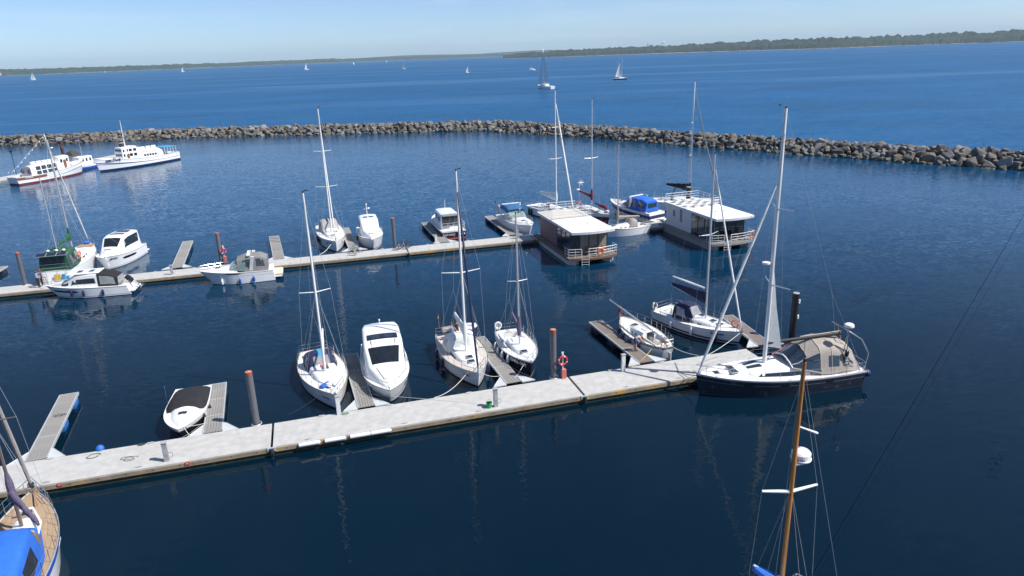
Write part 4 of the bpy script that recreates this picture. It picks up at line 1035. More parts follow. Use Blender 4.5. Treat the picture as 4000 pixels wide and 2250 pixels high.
wg = MB().m('gelcoat').tube([(h14.x(.03) + .3, .9, 4.45), (h14.x(.03) - .35, .9, 4.45)], [.12, .04], 8).build('wind_generator', wp)
for k in range(6):
    a = k * 1.047; MB().m('gelcoat').tube([(h14.x(.03) + .3, .9, 4.45), (h14.x(.03) + .32, .9 + .5 * math.cos(a), 4.45 + .5 * math.sin(a))], [.05, .035], 4).build('blade', wg)
dome(r14, h14.x(.05), .5, 3.4, .25, .2)
# small cream sloop between the houseboats
a15, b15 = P(2338, 893, 1.1), P(2530, 873, 0.95); a15.z = b15.z = 0; d15 = a15 - b15
fr = ((a15 + b15) / 2, math.atan2(d15.y, d15.x), d15.length)
r15, h15, l15 = sailboat('small white sloop with cream boom cover lying between the two houseboats', fr, 2.6, (.95, .95, 1.2), [(('s', .1), 'hull_white'), (('s', .14), 'grey_line'), (('w', .06), 'hull_white'), (('w', .0), 'hull_white')], mst=(.62, 11.2), mastr=.075, mastm='alu', spr=((6.4, .8),),
    bm=dict(ln=3.0, cover='canvas_beige', h=.32, z=.75, lumps=.1), hd=dict(m='canvas_beige', aft=.5, fwd=.6, up=.5, w=.8), tw=.7, cab=(.36, .8, .4), wins=((.1, .22), (.3, .42), (.5, .6)), helm='tiller', deckm='gelcoat_cream')
# large yacht with the black sail cover behind the white houseboat
fr = place((2812, 779), 1.6, (2546, 779), 1.35)
r19, h19, l19 = sailboat('large white yacht with black heaped sail cover behind the white houseboat', fr, 3.9, (1.35, 1.35, 1.6), W2, mst=(.56, 17.6), mastr=.11, spr=((7.8, 1.35), (12.2, 1.15)), bm=dict(ln=3.3, cover='canvas_black', h=.75, z=1.0, rise=.2, lumps=.1), jib=('canvas_grey', .07, .9), tw=.85, cab=(.34, .82, .5), L=fr[2])
mb = MB().m('canvas_black'); mb.tube([(h19.x(.3), 1.2, 1.5), (h19.x(.3) + .2, 1.0, 2.6), (h19.x(.3) + .4, .3, 3.0), (h19.x(.3) + .4, -.4, 3.0), (h19.x(.3) + .2, -1.1, 2.5), (h19.x(.3), -1.2, 1.5)], .1, 7); mb.build('folded_sprayhood', r19)
# green canopied ketch
fr = place((350, 946), 2.2, (213, 1062), 1.9)
r4, h4, l4 = sailboat('tall transomed white ketch with green boom cover, green cockpit tent and solar panels', fr, 3.9, (1.95, 1.8, 2.25), [(('s', .12), 'hull_white'), (('w', .25), 'hull_white'), (('w', .12), 'antifoul_red')], tw=.82, tm=.5, mst=(.52, 14.9), mastr=.09, mastm='alu', spr=((8.8, 1.4),),
    bm=dict(ln=4.3, cover='canvas_green', h=.5, z=1.75, ang=R(4), rise=-.06, lumps=.12), jib=('sail_white', .07, .92), cab=(.4, .8, .5), hatches=((.85, 0), (.66, .5)), rails=dict(h=.75), name='sailing_ketch', srake=-.25, well=(.07, .4, 1.1))
lf4 = Loft([(h4.x(.03), 1.5, 1.25, 1.95, 3.55), (h4.x(.2), 1.55, 1.25, 1.95, 3.75), (h4.x(.3), 1.45, 1.15, 1.95, 3.65), (h4.x(.41), 1.2, .9, 2.1, 2.6)], .25, .12)
g4 = lf4.build('cockpit_tent', 'canvas_green', r4)
lf4.both('tent_window', 'glass_smoke', g4, h4.x(.06), h4.x(.19), .06, .22); lf4.both('tent_window', 'vinyl', g4, h4.x(.22), h4.x(.31), .06, .22)
for y in (-.75, 0, .75): MB().m('glass_smoke').box((h4.x(.03) - .012, y, 2.95), (.02, .66, .75)).build('rear_window', g4)
so = MB().m('alu').box((h4.x(.03) - .15, 0, 3.72), (.75, 2.9, .04), mtx=Matrix.Rotation(R(-14), 3, 'Y')).build('solar_rack', r4)
for y in (-.98, 0, .98): MB().m('solar').box((h4.x(.03) - .15, y, 3.755), (.66, .88, .02), mtx=Matrix.Rotation(R(-14), 3, 'Y')).build('solar_panel', so)
for y in (-.9, -.2, .6): dome(r4, h4.x(.1), y, 3.85, .17, .16, name='antenna_dome')
MB().m('yellow').box((h4.x(0) - .22, -.25, 1.35), (.05, .62, .62)).build('stern_locker', r4); MB().m('canvas_sky').box((h4.x(0) - .22, -1.0, 1.35), (.05, .7, .55)).build('stern_emblem', r4)
ld = MB().m('steel')
for y in (.75, 1.1): ld.tube([(h4.x(0) - .18, y, 1.9), (h4.x(0) - .2, y, .3)], .018, 5)
for k in range(5): ld.tube([(h4.x(0) - .19, .75, .45 + k * .33), (h4.x(0) - .19, 1.1, .45 + k * .33)], .014, 5)
ld.build('boarding_ladder', r4)
dv = MB().m('alu')
for y in (-1.2, -.4): dv.tube([(h4.x(0) - .1, y, 1.9), (h4.x(0) - .5, y, 2.2), (h4.x(0) - .9, y, 1.1)], .03, 6)
dv.build('davits', r4)
m2 = MB().m('alu').tube([(h4.x(.16), .0, 1.9), (h4.x(.16), 0, 11.5)], [.06, .045], 8).build('mizzen_mast', r4)
for zf in (.5,):
    b = MB().m('wire')
    for sd in (1, -1): b.tube([(h4.x(.16), sd * 1.5, 1.9), (h4.x(.16), 0, 11)], .008, 4)
    b.build('mizzen_shrouds', m2)
MB().m('teak').rbox((h4.x(.87), 0, h4.zs(.87) + .06), (.9, 1.6, .14), .03).build('fore_locker', r4)
MB().m('canvas_blue').sphere((h4.x(.93), 0, h4.zs(.93) + .25), .3, 9, 6, (1.2, 1.4, .6)).build('sail_bag', r4)
o = tag(obj('lifebuoy', RING_O, None, at_root(r4, (h4.x(.24), -1.72, 2.9)), (R(90), 0, fr[1]), (1.05, 1.05, 1.05)), 'orange lifebuoy hung on the green cockpit tent', 'lifebuoy', 'orange lifebuoys')

# ================================================================== sailing yachts of the front pontoon
# blue hooded sloop
fr = place((1312, 1543), 1.25, (1226, 1366), .95)
r21, h21, l21 = sailboat('white sloop with blue striped hood and cluttered foredeck beside a shaded finger pier', fr, 3.35, (1.1, 1.1, 1.42), [(('s', .07), 'gelcoat'), (('s', .16), 'hull_white'), (('s', .185), 'grey_line'), (('w', .1), 'hull_white'), (('w', .05), 'navy_paint')], mst=(.575, 14.1), mastr=.08, spr=((7.35, 1.05),), bm=dict(ln=3.3, cover=None, z=.85, ang=R(10), rise=.32), jib=None,
    hd=dict(m='canvas_navy', aft=.85, fwd=.75, up=.6, w=.72, strip='canvas_sky'), hatches=((.52, .1),), cab=(.37, .82, .42), wins=((.08, .17), (.25, .34), (.45, .53)), tw=.62, p=2.1, helm='tiller', railm='teak', sink=.18)
h21.name(r21, 'Mac-Nut', .2, .9, .62, -1); MB().m('red_pale').box((h21.x(.47), .1, h21.zs(.47) + .47), (.34, .5, .05)).build('hatch_cover', r21)
mb = MB().m('canvas_blue')
for k in range(6): mb.sphere((h21.x(.78) + rnd.uniform(-.35, .35), -.35 + rnd.uniform(-.35, .35), h21.zs(.8) + .1), .22, 8, 5, (1.5, .9, .35))
mb.build('folded_tarpaulin', r21)
mb = MB().m('sail_white')
for k in range(4): mb.sphere((h21.x(.8) + rnd.uniform(-.4, .4), .1 + rnd.uniform(-.3, .3), h21.zs(.8) + .16), .2, 8, 5, (1.4, .8, .4))
mb.build('loose_sail', r21)
MB().m('steel').tube([(h21.x(.99), 0, h21.zs(1) - .25), (h21.x(1) + .12, 0, h21.zs(1) - .3), (h21.x(1) + .1, 0, h21.zs(1) + .1)], .04, 6).build('anchor', r21)
line('thin dark bow line of the blue hooded sloop running down to the water', at_root(r21, h21.pt(.88, 1.25, -1)), P(1130, 1620, 0), .05, 'rope_dark', .012)
# teak decked racer cruiser
fr = place((1871, 1459), 1.22, (1766, 1298), .97)
r23, h23, l23 = sailboat('grey decked white racing yacht with dark furled jib and German flag', fr, 3.45, (1.15, 1.15, 1.42), [(('s', .05), 'alu'), (('s', .2), 'hull_white'), (('s', .23), 'blue_stripe'), (('w', .1), 'hull_white'), (('w', .03), 'navy_paint')], deckm='teak_pale', wellm='teak_pale', mst=(.565, 14.8), mastr=.085, mastm='alu_white', spr=((7.6, 1.4),),
    bm=dict(ln=3.4, cover='sail_white', h=.72, z=1.1, lumps=.1, rise=.16), jib=('canvas_navy', .075, .93), hd=dict(m='sail_white', aft=.8, fwd=.8, up=.65, w=.78), hatches=((.68, 0), (.75, 0)), cab=(.38, .84, .42), wins=((.04, .5),), tw=.8, p=2.2, winm='glass_blue', sink=.22)
h23.name(r23, 'La Mer', .24, .88, .66, -1, shear=.2); flag(r23, h23.x(0), -1.0, h23.zs(0) + .5, ('flag_black', 'flag_red', 'flag_gold'), 1.2)
MB().m('canvas_beige').rbox((h23.x(.02), -.3, h23.zs(0) + .45), (.5, 1.1, .3), .05).build('stern_bag', r23)
td = MB().m('fender_white')
for sd in (1, -1): td.tube([(-.95, sd * .42, 0), (.7, sd * .42, 0), (1.15, sd * .12, .08)], [.14, .17, .12], 9)
td.tube([(-.6, -.3, -.02), (-.6, .3, -.02)], .1, 7); td.m('deck_grey').box((0, 0, -.08), (1.6, .7, .04))
tdn = thing('inflatable_dinghy', 'white inflatable dinghy carried across the stern of the grey decked racing yacht', 'dinghy', at_root(r23, (h23.x(0) - .3, .9, 1.35)), fr[1] + R(90)); td.build('tubes', tdn)
for sd in (1, -1): dv = MB().m('steel').tube([(h23.x(.02), .9 + sd * .8, 1.15), (h23.x(0) - .35, .9 + sd * .8, 1.3)], .025, 5).build('davit', r23)
line('white bow line of the grey decked racing yacht curving to the front pontoon', at_root(r23, h23.pt(.9, 1.3, -1)), P(1697, 1553, DZ + .03), .35, r=.022)
line('white bow line from the grey decked racing yacht to the finger pier', at_root(r23, h23.pt(.96, 1.3, 1)), P(1954, 1468, DZ + .03), .15, r=.018)
fender('navy fender on the grey decked racing yacht, forward one on its open side', r23, h23, .52, -1, 'fender_navy', .1, .7, .14); fender('navy fender on the grey decked racing yacht, after one on its open side', r23, h23, .3, -1, 'fender_navy', .1, .7, .14)
fender('navy fender squeezed between the grey decked racing yacht and the finger pier', r23, h23, .8, 1, 'fender_navy', .05, .7, .14)
# black hulled sloop
fr = place((2078, 1416), 1.38, (1979, 1284), 1.1)
r24, h24, l24 = sailboat('black hulled sloop lettered CHILL OUT with purple sail cover', fr, 2.75, (1.0, 1.05, 1.36), [(('s', .04), 'gelcoat'), (('w', .12), 'navy'), (('w', .05), 'gelcoat'), (('w', 0), 'navy')], mst=(.55, 11.3), mastr=.065, mastm='alu', spr=((6.35, .75),), bm=dict(ln=2.9, cover='canvas_purple', h=.38, z=1.0, lumps=.15, rise=.14, ang=R(4)), jib=None, hatches=((.72, 0),), cab=(.36, .86, .36), wins=((.05, .42),), tw=.72, p=2.2, helm='tiller', cabw=.56)
h24.name(r24, 'CHILL OUT', .36, .84, .68, -1, 'gelcoat', bold=.035)
hb_ = MB().m('sail_white')
for k in range(3): hb_.tube([(h24.x(0) - .05, -.9 + k * .16, h24.zs(0) + .1), (h24.x(0) - .05, -.9 + k * .16, h24.zs(0) + .62)], .07, 7)
hb_.build('rolled_cushions', r24)
MB().m('fender_white').torus((h24.x(.01), -.7, h24.zs(0) + .5), .25, .06, Matrix.Rotation(R(80), 3, 'Y'), 14, 6).build('horseshoe_buoy', r24)
for t, n_ in ((.3, 'aftermost'), (.43, 'second'), (.56, 'third'), (.69, 'foremost')): fender(n_ + ' white fender on the black hulled sloop, counted from its stern', r24, h24, t, -1, 'fender_white', .08, .55, .12, 'white fenders of the black hulled sloop')
line('grey bow line of the black hulled sloop', at_root(r24, h24.pt(.92, 1.2, -1)), P(2010, 1475, DZ), .12, r=.018)
# small yacht with lowered mast
fr = place((2424, 1228), 1.4, (2614, 1358), 1.0)
r25, h25, l25 = sailboat('cream decked double ended yacht with its mast lowered along the deck', fr, 2.85, (1.0, .95, 1.35), [(('s', .05), 'gelcoat_cream'), (('s', .13), 'navy_paint'), (('w', .08), 'hull_white'), (('w', .02), 'hull_white')], deckm='gelcoat_cream', wellm='gelcoat_cream', tw=.3, tm=.5, p=2.2, rake=.6, srake=.35, mst=None, hatches=((.68, 0),), cab=(.36, .72, .5), wins=((.08, .2), (.26, .38), (.5, .56)), helm='tiller', railm='navy_paint', well=(.12, .36, .6))
lm = MB().m('alu').tube([(h25.x(-.02), .45, h25.zs(0) + .75), (h25.x(1) + 1.3, .25, h25.zs(1) + .95)], [.075, .06], 10).build('lowered_mast', r25)
b = MB().m('wire')
for k in range(3): b.tube(catenary((h25.x(.02), .45 + .05 * k, h25.zs(0) + .66), (h25.x(1) + 1.2, .25, h25.zs(1) + .85), .05), .008, 4)
b.build('loose_shrouds', lm)
cr = MB().m('varnish'); cr.tube([(h25.x(.01), .1, h25.zs(0)), (h25.x(.0), .45, h25.zs(0) + .72)], .03, 6); cr.tube([(h25.x(.01), .8, h25.zs(0)), (h25.x(0), .45, h25.zs(0) + .72)], .03, 6); cr.tube([(h25.x(.97), .25, h25.zs(1)), (h25.x(.98), .27, h25.zs(1) + .85)], .03, 6); cr.build('mast_crutches', r25)
mb = MB().m('canvas_maroon')
for k in range(4): mb.sphere((h25.x(.97) + rnd.uniform(-.2, .2), rnd.uniform(-.2, .2), h25.zs(1) + .5 + rnd.uniform(-.2, .2)), .16, 8, 5)
mb.build('bow_bundle', r25)
MB().m('gelcoat').box((h25.x(.02) - .22, 0, .1), (.35, .05, 1.1)).build('rudder', r25)
MB().m('plank_brown').rbox((h25.x(.2), -.5, h25.zs(.2) + .12), (.3, .28, .35), .03).build('cool_box', r25); MB().m('plank_brown').rbox((h25.x(.28), .35, h25.zs(.2) + .1), (.3, .28, .3), .03).build('crate', r25)
line('white bow line from the double ended yacht to the brown finger pier end', at_root(r25, (h25.x(.95), .3, 1.45)), P(2340, 1258, DZ), .25, r=.018)
line('white stern line of the double ended yacht crossing to the front pontoon', at_root(r25, (h25.x(.02), -.3, 1.0)), P(2728, 1388, DZ), .12, r=.02)
line('yellow stern line of the double ended yacht at the brown finger pier', at_root(r25, (h25.x(.12), .8, 1.0)), P(2470, 1432, DZ), .2, 'rope_yellow', .018)
for t, n_ in ((.3, 'aftermost'), (.45, 'second'), (.6, 'third'), (.74, 'foremost')): fender(n_ + ' navy fender between the double ended yacht and the brown finger pier, from the stern', r25, h25, t, 1, 'fender_navy', .0, .5, .13, 'navy fenders of the double ended yacht')
# sloop with navy stack pack
fr = place((2902, 1298), 1.22, (2583, 1202), .92)
r26, h26, l26 = sailboat('white sloop with navy hood and navy sail cover lettered Bela Luise', fr, 3.0, (1.1, 1.1, 1.4), [(('s', .05), 'alu'), (('s', .3), 'hull_white'), (('s', .32), 'grey_line'), (('w', .32), 'hull_white'), (('w', .17), 'navy_paint'), (('w', .1), 'hull_white'), (('w', .04), 'navy_paint')], mst=(.57, 14.6), mastr=.08, mastm='alu', spr=(),
    bm=dict(ln=3.6, cover='canvas_navy', h=.72, z=1.3, rise=.17, wrap=False), jib=('sail_white', .06, .95), hd=dict(m='canvas_navy', aft=.9, fwd=.9, up=.72, w=.8), hatches=((.5, .3), (.66, 0), (.74, 0)), cab=(.38, .86, .42), wins=((.06, .13), (.2, .27), (.36, .46)), tw=.86, p=2.3, L=fr[2], sink=.18)
MB().m('sail_white').tube([(h26.x(.57) - .3, 0, 4.0), (h26.x(.57) - 1.8, 0, 4.08), (h26.x(.57) - 3.6, 0, 4.2)], [.07, .1, .06], 7).build('cover_top', r26)
h26.name(r26, 'Bela Luise', .26, .8, .72, -1, shear=.25)
spreaders(r26, r26, h26.x(.57), ((8.4, 1.1),), 'alu')
o = tag(obj('lifebuoy', RING_O, None, at_root(r26, (h26.x(.86), .55, h26.zs(.86) + .3)), (R(80), 0, fr[1] + .3), (.9, .9, .9)), 'orange lifebuoy lashed on the bow rail of the navy hooded sloop', 'lifebuoy', 'orange lifebuoys')
fender('white fender with navy top on the navy hooded sloop, the after one', r26, h26, .3, -1, 'fender_white', .1, .6, .12); fender('white fender with navy top on the navy hooded sloop, the middle one', r26, h26, .55, -1, 'fender_white', .1, .6, .12); fender('large black fender on the navy hooded sloop near its name', r26, h26, .79, -1, 'fender_black', .15, .75, .16)
line('white bow line crossing from the navy hooded sloop to the front pontoon', at_root(r26, h26.pt(.98, 1.3, -1)), P(2755, 1392, DZ), .12, r=.022)
MB().m('canvas_cream').torus((h26.x(.02), -1.0, h26.zs(0) + .45), .26, .09, Matrix.Rotation(R(85), 3, 'Y'), 14, 6).build('horseshoe_buoy', r26)

# ================================================================== the big navy yacht
a27, b27 = P(2719, 1458, 1.85), P(3400, 1432, 1.4); 
fr = place((2719, 1460), 1.5, (3322, 1412), 1.05)
_m27 = P(2992, 1398, 2.15); T27 = .5 + (Vector((_m27.x, _m27.y, 0)) - fr[0]).dot(Vector((math.cos(fr[1]), math.sin(fr[1]), 0))) / fr[2]
r27, h27, l27 = sailboat('large navy hulled deck saloon yacht with beige cockpit tent alongside the pontoon end', fr, 4.0, (1.45, 1.5, 1.85), [(('s', .05), 'gelcoat'), (('s', .1), 'alu'), (('s', .36), 'navy'), (('s', .39), 'grey_line'), (('w', .09), 'navy'), (('w', .03), 'navy_paint')], mst=(T27, 18.7), mastr=.135, mastm='alu_white', spr=(), deckm='deck_white',
    bm=dict(ln=5.2, cover='canvas_black', h=.3, z=1.35, wrap=False, rise=.02, boomm='x') if False else None, jib=None, cab=(.34, .86, .62), wins=(), tw=.88, p=2.6, rake=.35, hatches=((.78, .35), (.78, -.2), (.87, .0)), cabw=.68, well=(.07, .33, 1.2), rails=dict(h=.65, n=7), sink=.35)
xm = h27.x(T27)
l27.both('saloon_window', 'glass', r27, h27.x(.38), h27.x(.66), .06, .21, slant=-.25, slant0=.3)
for y in (.55, -.55): l27.patch('deck_window', 'glass_smoke', r27, h27.x(.565) + .5, h27.x(.565) + 1.5, .41 if y > 0 else .59, .48 if y > 0 else .52, off=.01)
bo = MB().m('wire_dark').tube([(xm - .1, 0, 3.5), (xm - 5.3, .25, 3.75)], [.12, .13], 10).build('boom', r27); MB().m('canvas_cream').tube([(xm - 2.4, .12, 3.75), (xm - 5.3, .27, 3.92)], [.02, .035], 8).build('boom_bag', bo)
furled(r27, (h27.x(.985), 0, 1.95), (xm, 0, 14.6), .085)
MB().m('sail_white').grid([[Vector((xm + .1, 0, 3.3)), Vector((xm - .55, .15, 3.2)), Vector((xm - 1.0, .3, 3.1))], [Vector((xm + .1, 0, 4.4)), Vector((xm - .45, .12, 4.35)), Vector((xm - .8, .22, 4.3))], [Vector((xm + .1, 0, 6.0)), Vector((xm - .25, .06, 6.0)), Vector((xm - .5, .1, 6.0))], [Vector((xm + .1, 0, 8.6)), Vector((xm - .06, .02, 8.6)), Vector((xm - .14, .03, 8.6))]]).build('mainsail_clew', r27)
dm = MB().m('gelcoat').lathe([(.2, 0), (.26, .05), (.26, .16), (.1, .2)], (xm + .45, .0, 9.0), 14).build('radome', r27); MB().m('steel').box((xm + .25, 0, 8.98), (.4, .12, .05)).build('radome_bracket', dm)
spreaders(r27, r27, xm, ((7.6, 1.5), (12.6, 1.2)), 'alu', .3)
lfT = Loft([(h27.x(.015), 1.35, .8, 1.4, 1.75), (h27.x(.06), 1.5, 1.05, 1.4, 2.75), (h27.x(.12), 1.6, 1.2, 1.45, 3.2), (h27.x(.22), 1.65, 1.25, 1.5, 3.4), (h27.x(.29), 1.62, 1.2, 1.55, 3.35), (h27.x(.37), 1.45, 1.0, 1.8, 2.95), (h27.x(.455), 1.25, .85, 2.05, 2.3)], .55, .2)
tn = MB().m('canvas_beige'); lfT.shell(tn, x1=h27.x(.29), caps=False); lfT.shell(tn, h27.x(.29), h27.x(.365), .27, .73, caps=False); tn = tn.build('cockpit_tent', r27, ang=.7)
for a, b in ((.0, .27), (.73, 1)): lfT.shell(MB().m('glass_blue'), h27.x(.29), h27.x(.455), a, b, caps=False).build('side_screen', tn, ang=.7)
lfT.shell(MB().m('glass_blue'), h27.x(.365), h27.x(.455), .27, .73, caps=False).build('windscreen', tn, ang=.7)
for u in (.02, .27, .73, .98): MB().m('canvas_beige').tube([lfT.pt(x, u) + Vector((0, 0, .01)) for x in lfT.xs(h27.x(.29), h27.x(.455))], .05, 6).build('screen_hem', tn)
MB().m('canvas_beige').tube([lfT.pt(h27.x(.365), u) + Vector((0, 0, .01)) for u in Loft.US if .26 < u < .74], .04, 6).build('screen_hem', tn); MB().m('alu_white').tube([lfT.pt(h27.x(.455), u) for u in Loft.US], .05, 6).build('screen_sill', tn)
lfT.both('tent_window', 'glass_blue', tn, h27.x(.075), h27.x(.145), .09, .22); lfT.both('tent_window', 'glass_blue', tn, h27.x(.17), h27.x(.24), .09, .23)
for x in (.12, .22, .29): MB().m('canvas_cream').tube([lfT.pt(h27.x(x), u) + Vector((0, 0, .012)) for u in Loft.US], .025, 5).build('seam', tn)
ar = MB().m('steel')
for sd in (1, -1): ar.tube([(h27.x(.0) + .1, sd * 1.55, 1.45), (h27.x(0) - .15, sd * 1.5, 2.6), (h27.x(.03), sd * 1.3, 3.6), (h27.x(.1), sd * .9, 4.15)], .035, 7)
ar.tube([(h27.x(.1), .9, 4.15), (h27.x(.1), -.9, 4.15)], .035, 7); ar.build('stern_arch', r27)
rp = MB().m('steel')
for x, y in ((.3, 1.2), (-.1, 1.2), (.1, 1.5)): rp.tube([(h27.x(.12) + x, y, 1.5), (h27.x(.12) + .1, 1.35, 4.6)], .03, 6)
rp.build('radar_post', r27); dome(r27, h27.x(.12) + .1, 1.35, 4.62, .32, .26)
outboard(r27, h27.x(.14), 1.5, 2.6, sc=.7); MB().m('red').sphere((h27.x(.0), -1.2, 2.05), .3, 10, 6, (.6, 1.2, .5)).build('life_sling', r27)
for t in (.245, .53, .74): h27.stripe(r27, 'glass', t - .025, t + .025, .74, .82, (1, -1), 'hull_window', taper=False)
MB().m('fender_navy').sphere((h27.x(0) - .1, 1.6, 1.25), .26, 12, 7).build('stern_buoy', r27)
MB().m('red').tube([(xm - .1, 0, 2.3), (xm - 2.0, .1, 3.6)], .025, 6).build('boom_vang', r27)
text(r27, 'MOODY', .3, Matrix.Translation((h27.x(.27), l27.pt(h27.x(.35), .12).y + .3, 1.5)) @ Matrix.Rotation(math.pi, 4, 'Z') @ Matrix.Rotation(R(62), 4, 'X'), 'grey_line', 'name_lettering', shear=.3)
line('dark bow line of the navy yacht made fast on the front pontoon', at_root(r27, (h27.x(.97), .3, 1.8)), P(2640, 1450, DZ), .1, 'rope_dark', .03)

# ================================================================== near boats cut by the frame
# teak decked ketch bottom left: bow and mast base seen
bw = P(132, 1909, 1.75); mbp = P(84, 2035, 1.85); d = (bw - mbp); d.z = 0; ang = math.atan2(d.y, d.x); Lb = 9.6
c = Vector((bw.x, bw.y, 0)) - d.normalized() * Lb / 2
r28, h28, l28 = sailboat('teak decked white ketch with bright blue canopy and blue rail stripe', (c, ang, Lb), 3.3, (1.5, 1.4, 1.75), [(('s', .06), 'gelcoat'), (('s', .1), 'grey_line'), (('s', .36), 'bright_blue'), (('s', .42), 'gelcoat_cream'), (('w', .08), 'hull_white'), (('w', .0), 'hull_white')], deckm='teak', wellm='teak', tw=.62, tm=.45, p=2.3, rake=.7, mst=(.66, 12.6), mastr=.075, mastm='mast_dark', spr=((7.2, 1.0),),
    bm=dict(ln=2.9, cover='canvas_purple', h=.36, z=1.6, ang=R(-28), rise=-.06, lumps=.16), jib=('canvas_taupe', .085, .95), cab=(.3, .74, .5), cabw=.55, wins=((.2, .3), (.45, .55)), hatches=((.8, 0),), helm=None, well=(.06, .28, .9), rails=dict(h=.7, n=6))
lfc = Loft([(h28.x(.02), 1.25, 1.0, 1.5, 3.0), (h28.x(.2), 1.35, 1.1, 1.5, 3.25), (h28.x(.38), 1.3, 1.0, 1.5, 3.1), (h28.x(.54), 1.0, .75, 1.9, 2.15)], .3, .12)
cc = lfc.build('cockpit_canopy', 'canvas_blue', r28); lfc.both('canopy_window', 'glass_smoke', cc, h28.x(.4), h28.x(.49), .08, .28, slant=-.25); lfc.both('canopy_window', 'glass_smoke', cc, h28.x(.1), h28.x(.28), .08, .22); lfc.patch('front_window', 'glass_smoke', cc, h28.x(.4), h28.x(.5), .4, .6)
h28.name(r28, 'IXAI-SED', .2, .5, .86, -1, 'flag_white'); 
for t in (.68, .6): h28.stripe(r28, 'varnish', t - .022, t + .022, .79, .92, (1, -1), 'hull_port', taper=True)
MB().m('gelcoat').tube([(h28.x(.35), -1.0, 2.0), (h28.x(.6), -.9, 1.98), (h28.x(.76), -.35, 1.95), (h28.x(.76), .35, 1.95)], .07, 6).build('cabin_moulding', r28)
MB().m('varnish').tube([(h28.x(.78), -.5, 1.9), (h28.x(.98), -.05, 1.9)], .04, 6).build('boat_hook', r28)
MB().m('rubber').lathe([(.14, 0), (.16, .1), (.14, .2)], (h28.x(.97), 0, 2.05), 10).build('windlass', r28)
# wooden masted boat below the frame: its mast stands where the photo shows it
mp = P(3055, 2250, 3.3); mp.z = 0
_a = R(-82); _d = Vector((math.cos(_a), math.sin(_a), 0)); t_m = .17
fr29 = (mp + _d * (.5 - t_m) * 11.0, _a, 11.0)
r29, h29, l29 = sailboat('white boat with varnished wooden mast, white spreaders and a radar dome', fr29, 3.2, (1.1, 1.1, 1.5), None, mst=(t_m, 11.95), mastr=.088, mastm='varnish', spr=(), bm=None, jib=None, helm=None, cab=(.3, .8, .5), norig=True, name='motor_sailer', well=(.2, .29, .9))
_l = lambda v: (Matrix.Translation(r29.location) @ Matrix.Rotation(_a, 4, 'Z')).inverted() @ v
be = _l(P(2942, 2222, 3.5)); bmo = MB().m('varnish').tube([(h29.x(t_m), 0, 2.6), be], .06, 8).build('boom', r29)
bs = Vector((h29.x(t_m), 0, 2.75)); MB().m('canvas_blue').tube([bs.lerp(be, k) + Vector((0, 0, .1)) for k in (.05, .4, .8, .99)], [.26, .24, .17, .1], 9).build('sail_cover', bmo); MB().m('sail_white').tube([bs.lerp(be, k) + Vector((0, 0, .3 - .12 * k)) for k in (.5, .8, 1.0)], [.05, .06, .05], 6).build('sail_edge', bmo)
xm = h29.x(t_m)
for z, w, swp in ((6.95, 1.05, .0),):
    for sd in (1, -1): MB().m('gelcoat').tube([(xm, 0, z), (xm - .1, sd * w, z + .08)], [.07, .045], 7).build('spreader', r29)
MB().m('gelcoat').tube([(xm, 0, 9.55), (xm - .3, .95, 9.0)], [.03, .05], 7).build('antenna_arm', r29)
rd = MB().m('gelcoat').lathe([(.3, 0), (.36, .02), (.36, .06), (.335, .07), (.33, .26), (.27, .33), (.05, .36)], (xm - .28, .42, 8.05), 24).build('radar_dome', r29)
MB().m('alu').box((xm - .12, .2, 8.02), (.3, .35, .04)).build('dome_bracket', rd)
M = Matrix.Translation((xm - .28, -.42, 8.12)); 
cv = fr29[1]; wd = (Vector((0, 0, 0)) - Vector((mp.x, mp.y, 0))); la = math.atan2(wd.y, wd.x) - cv
for k, chh in enumerate('FURUNO'):
    a = la + (k - 3.6) * .21; text(rd, chh, .13, Matrix.Translation((xm - .28 + .337 * math.cos(a), .42 + .337 * math.sin(a), 8.1)) @ Matrix.Rotation(a + math.pi / 2, 4, 'Z') @ Matrix.Rotation(R(90), 4, 'X'), 'bright_blue')
b = MB().m('wire')
for sd in (1, -1):
    b.tube([(xm - .1, sd * 1.4, 1.2), (xm - .1, sd * 1.05, 7.03), (xm, 0, 11.4)], .006, 4); b.tube([(xm - .6, sd * 1.35, 1.2), (xm, sd * .05, 6.9)], .006, 4); b.tube([(xm + .4, sd * 1.3, 1.2), (xm, sd * .05, 6.9)], .006, 4)
b.tube([(xm + 5, .1, 1.5), (xm, 0, 11.8)], .006, 4); b.tube([(xm - .3, -.1, 2.2), (xm, -.08, 11.6)], .006, 4); b.build('shrouds', r29)
# ================================================================== motor boats
MW = [(('s', .07), 'gelcoat'), (('s', .1), 'grey_line'), (('w', .16), 'hull_white'), (('w', .08), 'grey_line')]
def mboat(label, fr, B, fb, bands=None, name='motor_cruiser', deckm='deck_white', well=(.06, .3, 1.0), wellm='teak_pale', L=None, sink=0.0, **kw):
    k = dict(tw=.9, tm=.45, p=2.7, rake=.9, srake=-.15, flare=(.06, .6)); k.update(kw)
    root = boat(name, label, 'motorboat', fr, 'moored motor boats'); h = Hull(L or fr[2], B, fb, **k)
    root.location.z = -sink
    h.build(root, [((k_, v + sink if k_ == 'w' else v), m_) for (k_, v), m_ in (bands or MW)]); h.deck(root, deckm, .03, .05, well, wellm); h.rail(root, 'gelcoat', .03, .01)
    return root, h
def from_bow(bow, zb, ang, L):
    b = P(bow[0], bow[1], zb); b.z = 0; d = Vector((math.cos(ang), math.sin(ang), 0)); return (b - d * L / 2, ang, L)
